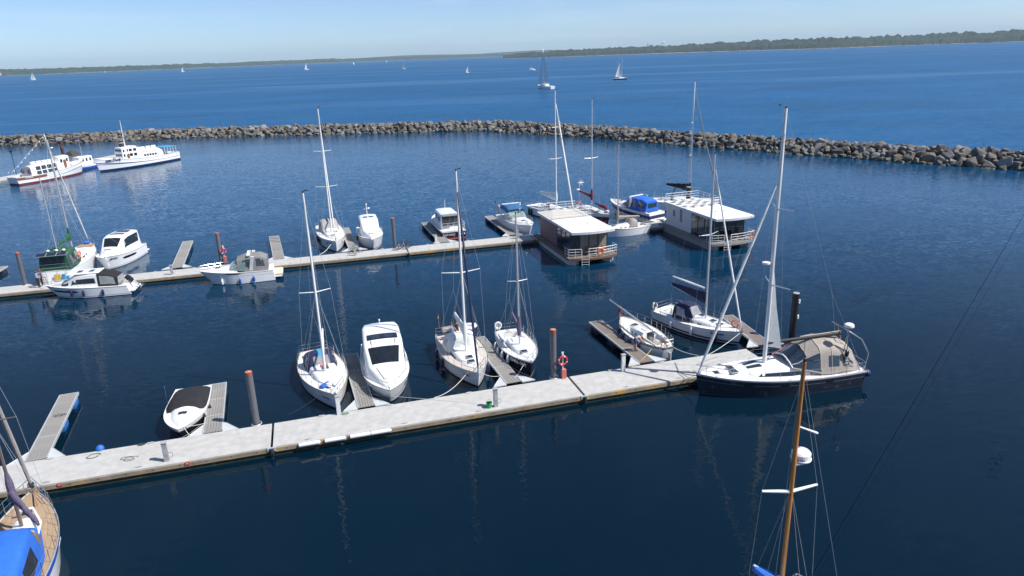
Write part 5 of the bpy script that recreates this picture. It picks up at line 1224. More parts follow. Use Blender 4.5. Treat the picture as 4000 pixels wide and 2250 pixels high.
def platform(root, h, ln=.8, z=.35, m='gelcoat', top='teak_pale'):
    w = h.hb(0) * .92; p = MB().m(m).rbox((h.x(0) - ln / 2 + .05, 0, z), (ln, 2 * w, .12), .03).build('swim_platform', root)
    if top: MB().m(top).box((h.x(0) - ln / 2 + .03, 0, z + .065), (ln * .86, 2 * w * .92, .012)).build('platform_deck', p)
def hardtop(root, h, zr, t=(.1, .2, .47, .56, .69, .9, .96), w=.8, zc=None, m='gelcoat'):
    d = lambda q: h.zs(q) - .04; c = lambda q, f: h.hb(q) * f
    zw = zc or (d(t[4]) + .75)
    lf = Loft([(h.x(t[0]), c(t[0], w), c(t[0], w) * .84, d(t[0]), zr - .12), (h.x(t[1]), c(t[1], w), c(t[1], w) * .9, d(t[1]), zr), (h.x(t[2]), c(t[2], w), c(t[2], w) * .88, d(t[2]), zr - .02), (h.x(t[3]), c(t[3], w), c(t[3], w) * .87, d(t[3]), zr - .2),
               (h.x(t[4]), c(t[4], w), c(t[4], w) * .8, d(t[4]), zw), (h.x(t[5]), c(t[5], .62), c(t[5], .42), d(t[5]), d(t[5]) + .25), (h.x(t[6]), c(t[6], .5), c(t[6], .3), d(t[6]), d(t[6]) + .06)], .2, .07)
    return lf, lf.build('deckhouse', m, root)
def wipers(parent, lf, x0, x1, us):
    for u in us: MB().m('wire_dark').tube([lf.pt(x1, u) + Vector((0, 0, .03)), lf.pt(lerp(x1, x0, .6), u + .02) + Vector((.02, 0, .04))], .012, 4).build('wiper', parent)

# hardtop cruiser at the front pontoon
fr = from_bow((1522, 1523), 1.4, R(-77), 9.6)
r22, h22 = mboat('white hardtop cruiser with dark windscreen and sunroof, bow to the front pontoon', fr, 3.35, (1.2, 1.3, 1.65), [(('s', .06), 'gelcoat'), (('s', .09), 'grey_line'), (('w', .42), 'hull_white'), (('w', .37), 'navy_paint'), (('w', .1), 'hull_white'), (('w', .04), 'grey_line')], q=.85, well=(.05, .2, 1.1), sink=.25, rake=1.2)
lf, dk = hardtop(r22, h22, 3.25, (.1, .2, .47, .55, .69, .9, .96), w=.93)
ws = lf.patch('windscreen', 'glass', dk, h22.x(.56), h22.x(.68), .365, .635); wipers(ws, lf, h22.x(.57), h22.x(.675), (.42, .56))
sr = lf.patch('sunroof', 'glass', dk, h22.x(.37), h22.x(.475), .37, .63)
for u0, u1 in ((.41, .48), (.52, .59)): lf.patch('sunroof_hatch', 'glass_blue', sr, h22.x(.395), h22.x(.455), u0, u1, off=.014)
lf.both('side_window', 'glass', dk, h22.x(.2), h22.x(.6), .11, .24, slant=-.25, slant0=.1)
for u in (.4, .6): MB().m('wire_dark').tube([lf.pt(h22.x(.49), u) + Vector((0, 0, .03)), lf.pt(h22.x(.57), u) + Vector((0, 0, .03))], .03, 5).build('roof_rail', dk)
MB().m('gelcoat').lathe([(.03, 0), (.03, .25), (.07, .27), (.05, .36)], (h22.x(.14), 0, 3.25), 10).build('masthead_light', dk)
lf.patch('sunpad', 'deck_white', dk, h22.x(.72), h22.x(.87), .39, .61, off=.05); h22.rails(r22, h=.5, n=4, stern=False, t0=.4, lines=1, bowt=.75)
h22.stripe(r22, 'glass', .72, .8, .55, .68, (1, -1), 'hull_window'); platform(r22, h22)
MB().m('steel').tube([(h22.x(.93), 0, h22.zs(.95) + .05), (h22.x(1) + .12, 0, h22.zs(1)), (h22.x(1) + .05, 0, h22.zs(1) - .35)], .035, 6).build('anchor', r22)
line('green and white bow line of the white hardtop cruiser trailing over the front pontoon', at_root(r22, h22.pt(.86, 1.5, -1)), P(1420, 1540, DZ), .25, 'rope_green', .018)
line('pale line lying from the hardtop cruiser along the front pontoon to the power post', P(1440, 1540, DZ + .03), P(1860, 1575, DZ + .03), .0, 'rope', .012)
# cabin cruiser at the middle pontoon
fr = from_bow((1457, 932), 1.7, R(-75), 8.8)
r9, h9 = mboat('white cabin cruiser with two blue roof hatches and covered windscreen', fr, 3.1, (1.25, 1.35, 1.7), [(('s', .08), 'gelcoat'), (('s', .11), 'grey_line'), (('w', .3), 'hull_white'), (('w', .2), 'navy_paint'), (('w', .08), 'hull_white')], q=.8, well=(.05, .2, 1.0))
lf, dk = hardtop(r9, h9, 3.2, (.14, .22, .5, .56, .68, .9, .97), .8, 2.15)
lf.patch('windscreen_cover', 'sail_white', dk, h9.x(.57), h9.x(.67), .37, .63, off=.015)
for u0, u1 in ((.4, .49), (.51, .6)): lf.patch('roof_hatch', 'glass_blue', dk, h9.x(.36), h9.x(.44), u0, u1)
lf.both('side_window', 'glass', dk, h9.x(.22), h9.x(.56), .1, .22, slant=-.2)
mb = MB().m('alu_white'); mb.tube([(h9.x(.24), 0, 3.2), (h9.x(.22), 0, 4.5)], .04, 6); mb.tube([(h9.x(.22), -.35, 3.95), (h9.x(.22), .35, 3.95)], .025, 5); mb.build('light_mast', dk)
dome(dk, h9.x(.22), .25, 3.97, .16, .14); dome(dk, h9.x(.22), 0, 4.5, .09, .14, name='light')
MB().m('glass_smoke').box((h9.x(.83), 0, h9.zs(.83) + .42), (.16, .5, .03)).build('fore_hatch', r9); h9.rails(r9, h=.6, n=5, stern=False, t0=.3, bowt=.74)
MB().m('gelcoat').rbox((h9.x(.98), 0, h9.zs(1) - .02), (.7, .45, .1), .03).build('bow_sprit', r9); fender('black fender on the covered windscreen cruiser', r9, h9, .55, -1, 'fender_black', .1)
# hardtop cruiser beside the green ketch
fr = from_bow((387, 1008), 1.7, R(-89), 8.1)
r5, h5 = mboat('white hardtop cruiser with dark hull window lying beside the green canopied ketch', fr, 3.3, (1.25, 1.35, 1.75), [(('s', .09), 'gelcoat'), (('s', .13), 'grey_line'), (('w', .2), 'hull_white'), (('w', .14), 'grey_line'), (('w', .06), 'hull_white')], q=.85, well=(.05, .2, 1.0))
lf, dk = hardtop(r5, h5, 3.3, (.1, .2, .44, .55, .67, .88, .96), .84)
lf.patch('windscreen', 'glass', dk, h5.x(.555), h5.x(.665), .365, .635); lf.patch('sunroof', 'glass_blue', dk, h5.x(.38), h5.x(.45), .39, .61); lf.patch('roof_panel', 'solar', dk, h5.x(.2), h5.x(.33), .39, .61)
lf.both('side_window', 'glass', dk, h5.x(.16), h5.x(.58), .1, .24, slant=-.25); h5.stripe(r5, 'glass', .35, .72, .55, .75, (1, -1), 'hull_window')
for u0, u1 in ((.4, .46), (.47, .53), (.54, .6)): lf.patch('fore_hatch', 'glass_smoke', dk, h5.x(.74), h5.x(.77), u0, u1)
h5.name(r5, 'SINGA', .34, .86, .72, 1); h5.rails(r5, h=.5, n=4, stern=True, bowt=.74, lines=1); platform(r5, h5)
MB().m('steel').tube([(h5.x(.4), .9, 3.4), (h5.x(.4), .9, 4.3)], .012, 4).build('aerial', dk)
# outboard cruiser in front
a6, b6 = P(178, 1117, 1.3), P(510, 1112, .7); a6.z = b6.z = 0; d6 = a6 - b6
fr = ((a6 + b6) / 2, math.atan2(d6.y, d6.x), d6.length)
r6, h6 = mboat('white outboard cruiser with dark cabin windows and black aft canopy beside the couple', fr, 2.75, (1.0, 1.1, 1.32), [(('s', .08), 'gelcoat'), (('s', .11), 'grey_line'), (('w', .2), 'hull_white'), (('w', .14), 'grey_line'), (('w', .06), 'hull_white')], well=(.05, .34, .95), wellm='deck_grey', srake=-.3, p=2.2, rake=1.0)
z = lambda q: h6.zs(q) - .04
lf = Loft([(h6.x(.34), 1.05, .95, z(.3), 2.38), (h6.x(.42), 1.06, .95, z(.4), 2.4), (h6.x(.6), .98, .84, z(.5), 2.32), (h6.x(.72), .85, .62, z(.6), 1.75), (h6.x(.9), .35, .25, z(.8), 1.45)], .14, .06)
dk = lf.build('cabin', 'gelcoat', r6); lf.both('side_window', 'glass', dk, h6.x(.36), h6.x(.66), .08, .19, slant=-.18, slant0=.05); lf.patch('windscreen', 'glass', dk, h6.x(.62), h6.x(.71), .375, .625)
lf.both('fore_window', 'glass', dk, h6.x(.69), h6.x(.78), .1, .22); MB().m('gelcoat').rbox((h6.x(.5), 0, 2.47), (3.0, 1.85, .07), .03).build('roof', dk)
for x in (.42, .56): MB().m('glass_blue').box((h6.x(x), 0, 2.515), (.45, .75, .015)).build('roof_hatch', dk)
lc = Loft([(h6.x(.1), 1.02, .85, 1.0, 1.9), (h6.x(.2), 1.04, .9, 1.0, 2.25), (h6.x(.34), 1.05, .93, 1.0, 2.4)], .16, .05)
cn = lc.build('aft_canopy', 'canvas_black', r6, caps=False); lc.both('canopy_window', 'vinyl', cn, h6.x(.13), h6.x(.31), .06, .24, off=.01, slant0=.12); MB().m('vinyl').box((h6.x(.1) - .01, 0, 1.5), (.02, 1.7, .75)).build('rear_window', cn)
outboard(r6, h6.x(0) - .25, .15, 1.0, sc=1.35, tilt=R(48)); outboard_w = None
h6.stripe(r6, 'glass', .56, .95, .55, .72, (1, -1), 'hull_flash'); h6.rails(r6, h=.35, n=3, stern=False, t0=.4, bowt=.72, lines=1)
platform(r6, h6, .7, .4, top=None); h6.name(r6, 'JULES', .2, .68, .8, 1, 'grey_line')
for t, n_ in ((.28, 'aftermost'), (.51, 'middle'), (.66, 'foremost')): fender(n_ + ' navy fender on the white outboard cruiser, along its open side', r6, h6, t, 1, 'fender_navy', .25, .6, .12, 'navy fenders of the outboard cruiser')

def express(label, fr, B, fb, canopy, bands=None, scr='glass', top=2.75, fore=.5, aft=.12, arch=None, vin='vinyl', closed=True, **kw):
    root, h = mboat(label, fr, B, fb, bands, **kw)
    d = lambda q: h.zs(q) - .04; f = h.hb
    # raised foredeck
    lf = Loft([(h.x(fore - .02), f(fore) * .86, f(fore) * .74, d(fore), d(fore) + .5), (h.x(fore + .16), f(fore + .16) * .84, f(fore + .16) * .6, d(fore), d(fore) + .42), (h.x(.86), f(.86) * .7, f(.86) * .45, d(.8), d(.8) + .2), (h.x(.96), f(.96) * .4, f(.96) * .25, d(.9), d(.9) + .08)], .18, .08)
    fd = lf.build('foredeck', 'gelcoat', root)
    zc = d(fore) + .48
    wl = Loft([(h.x(fore - .14), f(fore) * .9, f(fore) * .76, zc - .35, zc + .62), (h.x(fore - .05), f(fore) * .88, f(fore) * .72, zc - .3, zc + .6), (h.x(fore + .08), f(fore) * .72, f(fore) * .6, zc - .1, zc + .03)], .15, .06)
    wn = wl.build('windscreen', scr, root, caps=False)
    for u in (.2, .36, .5, .64, .8): MB().m('alu_white').tube([wl.pt(x, u) + Vector((0, 0, .01)) for x in wl.xs(h.x(fore - .05), h.x(fore + .08))], .018, 5).build('screen_frame', wn)
    cl = Loft([(h.x(aft), f(aft) * .86, f(aft) * .66, d(.1), d(.1) + (1.35 if closed else 1.5)), (h.x(aft + .09), f(.2) * .88, f(.2) * .7, d(.1), top), (h.x(fore - .16), f(fore) * .88, f(fore) * .7, d(.1), top + .03), (h.x(fore - .03), f(fore) * .86, f(fore) * .68, d(.2) + .35, top - .28)], .25, .1)
    if closed: cn = cl.build('canopy', canopy, root)
    else: cn = cl.shell(MB().m(canopy), u0=.2, u1=.8, caps=False).build('canopy', root)
    if closed:
        cl.both('canopy_window', vin, cn, h.x(aft + .04), h.x(lerp(aft, fore, .36)), .1, .24, slant0=.12); cl.both('canopy_window', vin, cn, h.x(lerp(aft, fore, .48)), h.x(fore - .1), .1, .24)
        MB().m(vin).box((h.x(aft) - .012, 0, d(.1) + .85), (.015, f(.1) * 1.1, .6)).build('rear_window', cn)
    if arch:
        xa = h.x(lerp(aft, fore, arch)); a = MB().m('gelcoat')
        for sd in (1, -1): a.box((xa - .1, sd * f(.25) * .9, (d(.2) + top) / 2 + .05), (.34, .1, top - d(.2) + .1), mtx=Matrix.Rotation(sd * R(-9), 3, 'X') @ Matrix.Rotation(R(-12), 3, 'Y'))
        a.box((xa + .15, 0, top + .12), (.34, f(.25) * 1.55, .09)); ao = a.build('radar_arch', root)
        MB().m('steel').tube([(xa, .4, top + .1), (xa - .05, .4, top + 1.0)], .01, 4).build('aerial', ao)
    hatch(root, h.x(.74), 0, lf.pt(h.x(.74), .5).z, .5, .5); h.rails(root, h=.55, n=4, stern=False, t0=.45, bowt=.72, lines=1); platform(root, h, .9, .42)
    return root, h, lf
# grey camper cruiser on the near side of the middle pontoon
a7, b7 = P(778, 1060, 1.5), P(1068, 1046, 1.05); a7.z = b7.z = 0; d7 = a7 - b7
r7, h7, _l = express('white sport cruiser with grey camper canopy lying along the middle pontoon', ((a7 + b7) / 2, math.atan2(d7.y, d7.x), d7.length), 2.8, (1.15, 1.25, 1.5), 'canvas_grey', [(('s', .06), 'gelcoat'), (('s', .09), 'grey_line'), (('s', .34), 'hull_white'), (('s', .37), 'grey_line'), (('w', .04), 'hull_white')], 'glass_green', 2.8, .5, .06, .52, vin='glass_smoke', wellm='deck_grey', tw=.92, p=2.1, rake=1.2)
h7.stripe(r7, 'glass_smoke', .42, .66, .86, .95, (1, -1), 'hull_window'); MB().m('canvas_cream').rbox((h7.x(0) - .45, 0, .62), (.95, 2.3, .3), .1).build('covered_platform', r7)
fender('white fender at the bow of the grey camper cruiser', r7, h7, .72, 1, 'fender_white', .75, .55, .12); fender('blue fender amidships on the grey camper cruiser', r7, h7, .46, 1, 'fender_blue', .65, .5, .12); fender('blue fender aft on the grey camper cruiser', r7, h7, .27, 1, 'fender_blue', .5, .5, .12)
# teal canopied cruiser
fr = from_bow((2074, 881), 1.7, R(-71), 9.8)
r11, h11, _l = express('white sport cruiser with open teal canopy, bow to the middle pontoon', fr, 3.1, (1.25, 1.35, 1.7), 'canvas_steelblue', None, 'glass_green', 3.0, .48, .1, .3, closed=False)
flag(r11, h11.x(0), -1.2, 1.3, ('canvas_navy', 'canvas_navy'), 1.9, .5); MB().m('steel').torus((h11.x(.96), -.45, h11.zs(.96) + .35), .2, .03, Matrix.Rotation(R(70), 3, 'X'), 12, 5).build('bow_coil', r11)
# blue canopied cruiser
fr = place((2384, 776), 1.95, (2566, 842), .95)
r16, h16, _l = express('white sport cruiser with bright blue camper canopy and navy hull band', fr, 3.2, (1.35, 1.5, 1.95), 'canvas_blue', [(('s', .3), 'hull_white'), (('s', .75), 'navy_paint'), (('w', .05), 'hull_white')], 'glass_smoke', 3.0, .52, .1, .75, vin='glass_blue')
# black covered bowrider
fr = place((694, 1680), 1.0, (757, 1514), .95)
r20, h20 = mboat('small white motorboat with black cockpit cover and black lower hull', fr, 2.55, (.95, .95, 1.05), [(('s', .3), 'gelcoat'), (('s', .34), 'grey_line'), (('w', .2), 'black_paint'), (('w', .15), 'gelcoat'), (('w', .0), 'black_paint')], name='motor_launch', well=None, q=.9, p=2.5, rake=.7)
lc = Loft([(h20.x(.03), 1.1, .9, .9, 1.02), (h20.x(.12), 1.18, .95, .92, 1.2), (h20.x(.3), 1.24, .98, .92, 1.38), (h20.x(.48), 1.24, .92, .92, 1.5), (h20.x(.57), 1.12, .92, .94, 1.05)], .3, .1)
lc.build('cockpit_cover', 'canvas_black', r20); lf = Loft([(h20.x(.5), 1.0, .7, .9, 1.15), (h20.x(.75), .75, .5, .92, 1.12), (h20.x(.95), .2, .12, .98, 1.04)], .2, .08)
fo = lf.build('foredeck', 'gelcoat', r20); lf.patch('fore_hatch', 'glass_smoke', fo, h20.x(.66), h20.x(.72), .41, .59); MB().m('steel').tube([(h20.x(.4), -1.2, .95), (h20.x(.36), -1.25, 2.3)], .012, 4).build('aerial', r20)
platform(r20, h20, .6, .4, top=None); line('grey bow line from the black covered motorboat to the finger pier', at_root(r20, h20.pt(.94, .95, 1)), P(806, 1652, DZ), .03, r=.016); line('grey bow line from the black covered motorboat to the front pontoon', at_root(r20, h20.pt(.95, .95, 1)), P(746, 1706, DZ), .08, r=.016)
for t in (.45, .66): fender(('after', 'forward')[t > .5] + ' black fender between the black covered motorboat and its finger pier', r20, h20, t, 1, 'fender_black', .2, .5, .1, 'black fenders of the covered motorboat')
# steel cruiser with stern to the pontoon
fr = place((1712, 832), 1.6, (1773, 902), 1.2)
r10, h10 = mboat('black hulled steel cruiser with white deckhouse and white stern railing', fr, 3.3, (1.2, 1.15, 1.6), [(('s', .14), 'gelcoat'), (('w', .3), 'black_paint'), (('w', .18), 'antifoul_red'), (('w', .05), 'black_paint')], name='steel_cruiser', well=None, tw=.92, tm=.5, p=3.0, rake=.5, q=.8, srake=0)
lf = Loft([(h10.x(.2), 1.25, 1.15, 1.15, 2.95), (h10.x(.62), 1.2, 1.08, 1.2, 2.95), (h10.x(.7), 1.1, .95, 1.25, 2.4), (h10.x(.82), .9, .7, 1.3, 1.75)], .12, .07)
dk = lf.build('deckhouse', 'gelcoat', r10); lf.both('side_window', 'glass', dk, h10.x(.25), h10.x(.4), .1, .22); lf.both('side_window', 'glass', dk, h10.x(.45), h10.x(.6), .1, .22)
MB().m('glass_smoke').box((h10.x(.2) - .015, 0, 2.05), (.02, 2.1, 1.35)).build('rear_window', dk); MB().m('canvas_grey').rbox((h10.x(.14), 0, 2.98), (1.1, 2.3, .06), .03).build('aft_awning', dk)
mb = MB().m('alu_white'); mb.tube([(h10.x(.5), 0, 3.0), (h10.x(.48), 0, 4.3)], .03, 6); mb.build('light_mast', dk)
ra = MB().m('alu_white'); zz = h10.zs(0)
for hh in (.35, .7, 1.0): ra.tube([(h10.x(.25), 1.5, zz + hh), (h10.x(.01), 1.42, zz + hh), (h10.x(.01), -1.42, zz + hh), (h10.x(.25), -1.5, zz + hh)], .02, 5)
for y in (-1.42, -.7, 0, .7, 1.42): ra.tube([(h10.x(.01), y, zz), (h10.x(.01), y, zz + 1)], .02, 5)
ra.build('stern_railing', r10); h10.rails(r10, h=.9, n=5, stern=False, t0=.25, bowt=.78)
text(r10, 'ANTARES', .38, Matrix.Translation((h10.x(0) - .03, .65, .62)) @ Matrix.Rotation(R(-90), 4, 'Z') @ Matrix.Rotation(R(90), 4, 'X'), 'flag_white', 'name_lettering')
platform(r10, h10, .6, .28, 'antifoul_red', None)
for y in (-.9, -1.3): MB().m('fender_white').sphere((h10.x(0) - .05, y, .75), .1, 8, 5).build('stern_light', r10)

# ================================================================== houseboats
def houseboat(label, mid, ang, L, W, wall, deck, fascia, terrace, lab_ring, ring_y, seed, chairs=False):
    """local x toward the open front deck, x = 0 at its edge"""
    t = thing('houseboat', label, 'houseboat', (mid.x, mid.y, 0), ang, 'houseboats'); D, ZR = .85, 3.45
    for sd in (1, -1):
        y = sd * W * .36
        f = MB().m('deck_grey' if wall == 'clad_plum' else 'pedestal'); w = .62
        f.prism([(-L, y - w), (-1.2, y - w), (-.55, y), (-1.2, y + w), (-L, y + w)], -.4, .62); f.build('float', t, smooth=False)
    ed = []
    for i in range(13): k = i / 12; ed.append((-.55 + .55 * math.sin(math.pi * k), lerp(-W / 2, W / 2, k)))
    MB().m('wood_brown' if deck == 'plank_brown' else deck).prism(ed + [(-L, W / 2), (-L, -W / 2)], .6, D - .05).build('deck_frame', t, smooth=False)
    n = int(W / .3); r_ = random.Random(seed)
    for k in range(n):                                                     # deck boards run along the boat
        y0 = -W / 2 + W * k / n; y1 = y0 + W / n - .012; x1 = -.55 + .53 * math.sin(math.pi * ((y0 + y1) / 2 + W / 2) / W)
        x0 = -2.2 if abs((y0 + y1) / 2) < W / 2 - .72 else -L
        MB().m(deck).box(((x0 + x1) / 2, (y0 + y1) / 2, D - .02 + r_.uniform(-.002, .002)), (x1 - x0, y1 - y0, .05)).build('deck_board', t, smooth=False)
    wy = W / 2 - .7; xf = -1.75; xb = -L + .7
    core = MB().m('glass_smoke').box(((xf + xb) / 2, 0, (D + ZR) / 2), (xf - xb - .16, 2 * wy - .16, ZR - D)).build('inner_walls', t, smooth=False)
    # side walls: cladding boards aft, tall panes forward
    xg = lerp(xb, xf, .58)
    for sd in (1, -1):
        m_ = 9 if wall == 'clad_white' else 8
        for k in range(m_):
            a, b = lerp(xb, xg, k / m_), lerp(xb, xg, (k + 1) / m_)
            MB().m(wall).box(((a + b) / 2, sd * wy, (D + ZR) / 2), (b - a - .025, .09, ZR - D)).build('cladding_panel', t, smooth=False)
        for k in range(3):
            a, b = lerp(xg, xf, k / 3), lerp(xg, xf, (k + 1) / 3)
            MB().m('glass_blue').box(((a + b) / 2, sd * (wy - .01), (D + ZR) / 2), (b - a - .08, .04, ZR - D - .08)).build('pane', t, smooth=False)
            MB().m('wire_dark').box((b - .02, sd * wy, (D + ZR) / 2), (.07, .1, ZR - D)).build('mullion', t, smooth=False)
    if wall == 'clad_white':
        for a, z, w, hh in ((.22, 2.55, .5, .75), (.5, 2.55, .42, 1.5)):
            xx = lerp(xb, xg, a + .1); v = MB().m('wire_dark').box((xx, -wy - .06, z), (w, .03, hh)).build('louvre', t)
            for k in range(int(hh / .12)): MB().m('clad_white').box((xx, -wy - .08, z - hh / 2 + .06 + k * .12), (w * .95, .012, .04)).build('slat', v)
    for k in range(4):
        a, b = lerp(-wy, wy, k / 4), lerp(-wy, wy, (k + 1) / 4)
        MB().m('glass' if wall == 'clad_white' else ('curtain' if k in (1, 2, 3) else 'glass')).box((xf, (a + b) / 2, (D + ZR) / 2), (.04, b - a - .1, ZR - D - .1)).build('front_pane', t, smooth=False)
        MB().m('wire_dark').box((xf, b - .03 if k < 3 else b, (D + ZR) / 2), (.1, .09, ZR - D)).build('mullion', t, smooth=False)
    for k in range(9): MB().m(wall).box((xb, lerp(-wy, wy, (k + .5) / 9), (D + ZR) / 2), (.09, 2 * wy / 9 - .025, ZR - D)).build('cladding_panel', t, smooth=False)
    # roof with curved front
    RW = W / 2 - .35; rf = [(-.45 + .42 * math.sin(math.pi * i / 12), lerp(-RW, RW, i / 12)) for i in range(13)]
    ro = MB().m(fascia).prism(rf + [(-L + .5, RW), (-L + .5, -RW)], ZR + .002, ZR + .26).build('roof', t, smooth=False)
    MB().m('roof_white').prism([(x - .06, y * .985) for x, y in rf] + [(-L + .56, RW * .985), (-L + .56, -RW * .985)], ZR + .255, ZR + .275).build('roof_sheet', ro, smooth=False)
    x1 = -L * .56
    if terrace == 'boards':
        for k in range(9):
            a, b = lerp(-L + .7, x1, k / 9), lerp(-L + .7, x1, (k + 1) / 9)
            MB().m('roof_felt').box(((a + b) / 2, 0, ZR + .3), (b - a - .02, 2 * RW - .4, .04)).build('terrace_board', ro, smooth=False)
    else:
        nx, ny = 7, 7
        for i in range(nx):
            for j in range(ny):
                a, b = lerp(-L + .8, x1, (i + .5) / nx), lerp(-RW + .3, RW - .3, (j + .5) / ny)
                MB().m('tile_grey' if (i + j) % 2 and r_.random() < .92 else 'roof_white').box((a, b, ZR + .295), ((x1 + L - .8) / nx - .02, (2 * RW - .6) / ny - .02, .04)).build('terrace_tile', ro, smooth=False)
    for y in (-.4, .7): MB().m('galv').lathe([(.06, 0), (.09, .12), (.03, .15)], (-L * .3, y, ZR + .27), 8).build('vent', ro)
    rl = MB().m('alu_white'); zt = ZR + .27; y2 = RW - .12; x2 = -L + .65; x3 = x1 + .1
    for hh in (.35, .65, .95): rl.tube([(x3, -y2, zt + hh), (x2, -y2, zt + hh), (x2, y2, zt + hh), (x3, y2, zt + hh), (x3, -y2, zt + hh)], .022 if hh < .9 else .032, 5)
    for k in range(5):
        for sd in (1, -1): rl.tube([(lerp(x2, x3, k / 4), sd * y2, zt), (lerp(x2, x3, k / 4), sd * y2, zt + .95)], .02, 5)
    for k in (1, 2, 3):
        for x in (x2, x3): rl.tube([(x, lerp(-y2, y2, k / 4), zt), (x, lerp(-y2, y2, k / 4), zt + .95)], .02, 5)
    rl.build('roof_railing', ro)
    # front deck railing, gate and ladder
    e = lambda k, hh: Vector((-.6 + .5 * math.sin(math.pi * k), lerp(-W / 2 + .05, W / 2 - .05, k), D + hh)); g = MB().m('alu_white')
    gap = (.24, .38)
    for a, b in ((0, gap[0]), (gap[1], 1)):
        for hh in (.4, .7, 1.0): g.tube([e(lerp(a, b, i / 8), hh) for i in range(9)], .022 if hh < .9 else .03, 5)
        for i in range(0, 9, 4 if a == 0 else 2): g.tube([e(lerp(a, b, i / 8), 0), e(lerp(a, b, i / 8), 1.0)], .022, 5)
    for sd in (1, -1):
        for hh in (.4, .7, 1.0): g.tube([(-.6, sd * (W / 2 - .05), D + hh), (-1.7, sd * (W / 2 - .05), D + hh)], .022, 5)
        g.tube([(-1.7, sd * (W / 2 - .05), D), (-1.7, sd * (W / 2 - .05), D + 1)], .022, 5)
    g.build('deck_railing', t)
    la = MB().m('alu_white'); p0, p1 = e(gap[0], 0), e(gap[1], 0)
    for p in (p0, p1): la.tube([p + Vector((.08, 0, 1)), p + Vector((.1, 0, -1.0))], .022, 5)
    for k in range(4): la.tube([p0 + Vector((.1, 0, -.15 - k * .28)), p1 + Vector((.1, 0, -.15 - k * .28))], .018, 5)
    la.build('bathing_ladder', t)
    q = e(ring_y, .62); M = Matrix.Translation(t.location) @ Matrix.Rotation(ang, 4, 'Z')
    tag(obj('lifebuoy', RING_O, None, M @ (q + Vector((.07, 0, 0))), (R(90), 0, ang + R(90)), (1.05, 1.05, 1.05)), lab_ring, 'lifebuoy', 'orange lifebuoys')
    for k, (x, y) in enumerate(((-1.1, .6), (-1.15, -.4), (-1.0, 1.5))):
        c = thing('deck_chair', ('dark' if chairs else 'brown') + ' armchair ' + ('in the middle', 'nearest the ladder', 'nearest the lifebuoy')[k] + ' on the front deck of the ' + ('white' if chairs else 'plum clad') + ' houseboat', 'chair', M @ Vector((x, y, D)), ang + r_.uniform(-.4, .4), 'armchairs on the houseboat decks')
        mm = 'cloth_black' if chairs else 'wood_brown'
        MB().m(mm).rbox((0, 0, .4), (.5, .5, .1), .03).build('seat', c); MB().m(mm).rbox((-.24, 0, .68), (.08, .5, .55), .03).build('backrest', c)
        for sx in (-1, 1):
            for sy in (-1, 1): MB().m('wire_dark').tube([(sx * .21, sy * .21, 0), (sx * .2, sy * .2, .36)], .02, 5).build('leg', c)
    return t
m1 = (P(2225, 1013, .9) + P(2423, 995, .9)) / 2; m2 = (P(2795, 960, .9) + P(2955, 934, .9)) / 2
hb1 = houseboat('houseboat with plum cladding, brown front deck and flat white roof', m1, R(-74), 12.6, 5.7, 'clad_plum', 'plank_brown', 'clad_white', 'boards', 'orange lifebuoy on the front rail of the plum clad houseboat', .62, 1)
hb2 = houseboat('white houseboat with chequered roof terrace tiles and grey deck', m2, R(-72), 12.4, 5.7, 'clad_white', 'plank', 'clad_white', 'tiles', 'orange lifebuoy on the front rail of the white houseboat', .92, 2, True)
# ================================================================== passenger boats at the far pier
PA, PB = P(14, 700, 1.0), P(372, 628, 1.0); PA.z = PB.z = 0
pd = (PB - PA).normalized(); pl = (PB - PA).length; pang = math.atan2(pd.y, pd.x); pn = Vector((-pd.y, pd.x, 0))
pr = thing('landing_pier', 'pale concrete landing pier behind the two passenger boats', 'pier', PA - pd * 22 + pn * 1.2, pang)
for k in range(7):
    MB().m('concrete').rbox((k * 9 + 4.5, 0, .92), (8.96, 3.2, .3), .03).build('deck_slab', pr, smooth=False)
    for sd in (-1, 1): MB().m('pile_black').lathe([(.28, -2), (.28, .78)], (k * 9 + 1, sd * 1.2, 0), 10).build('support_pile', pr)
    MB().m('board').box((k * 9 + 4.5, -1.66, .55), (8.9, .1, .25)).build('fender_board', pr)
hut = thing('pier_hut', 'small white hut with dark hipped roof on the landing pier', 'hut', PA + pd * (P(262, 640, 1) - PA).dot(pd) + pn * 1.6 + Vector((0, 0, 1.07)), pang)
MB().m('house_wall').box((0, 0, 1.0), (2.2, 1.9, 2.0)).build('wall', hut); MB().m('slate').add([(-1.5, -1.3, 2.0), (1.5, -1.3, 2.0), (1.5, 1.3, 2.0), (-1.5, 1.3, 2.0), (-.3, 0, 3.2), (.3, 0, 3.2)], [(0, 1, 5, 4), (2, 3, 4, 5), (0, 4, 3), (1, 2, 5), (0, 3, 2, 1)]).build('roof', hut, smooth=False)
MB().m('glass').box((.3, -.96, 1.3), (.6, .03, .6)).build('window', hut)
pile('thick rusty pile standing behind the white hut on the landing pier', hut.location + pn * 2.4, 6.4, .36, 'pile_brown', False)
lp = thing('pier_lamp', 'dark lamp post on the landing pier behind the brown sterned passenger boat', 'lamp post', PA + pd * (P(104, 684, 1) - PA).dot(pd) + pn * 1.8 + Vector((0, 0, 1.07)), pang)
MB().m('wire_dark').tube([(0, 0, 0), (0, 0, 5.0)], .06, 8).build('post', lp); MB().m('wire_dark').lathe([(.1, 4.6), (.26, 5.0), (.5, 5.05), (.1, 5.1)], n=10).build('lantern', lp)

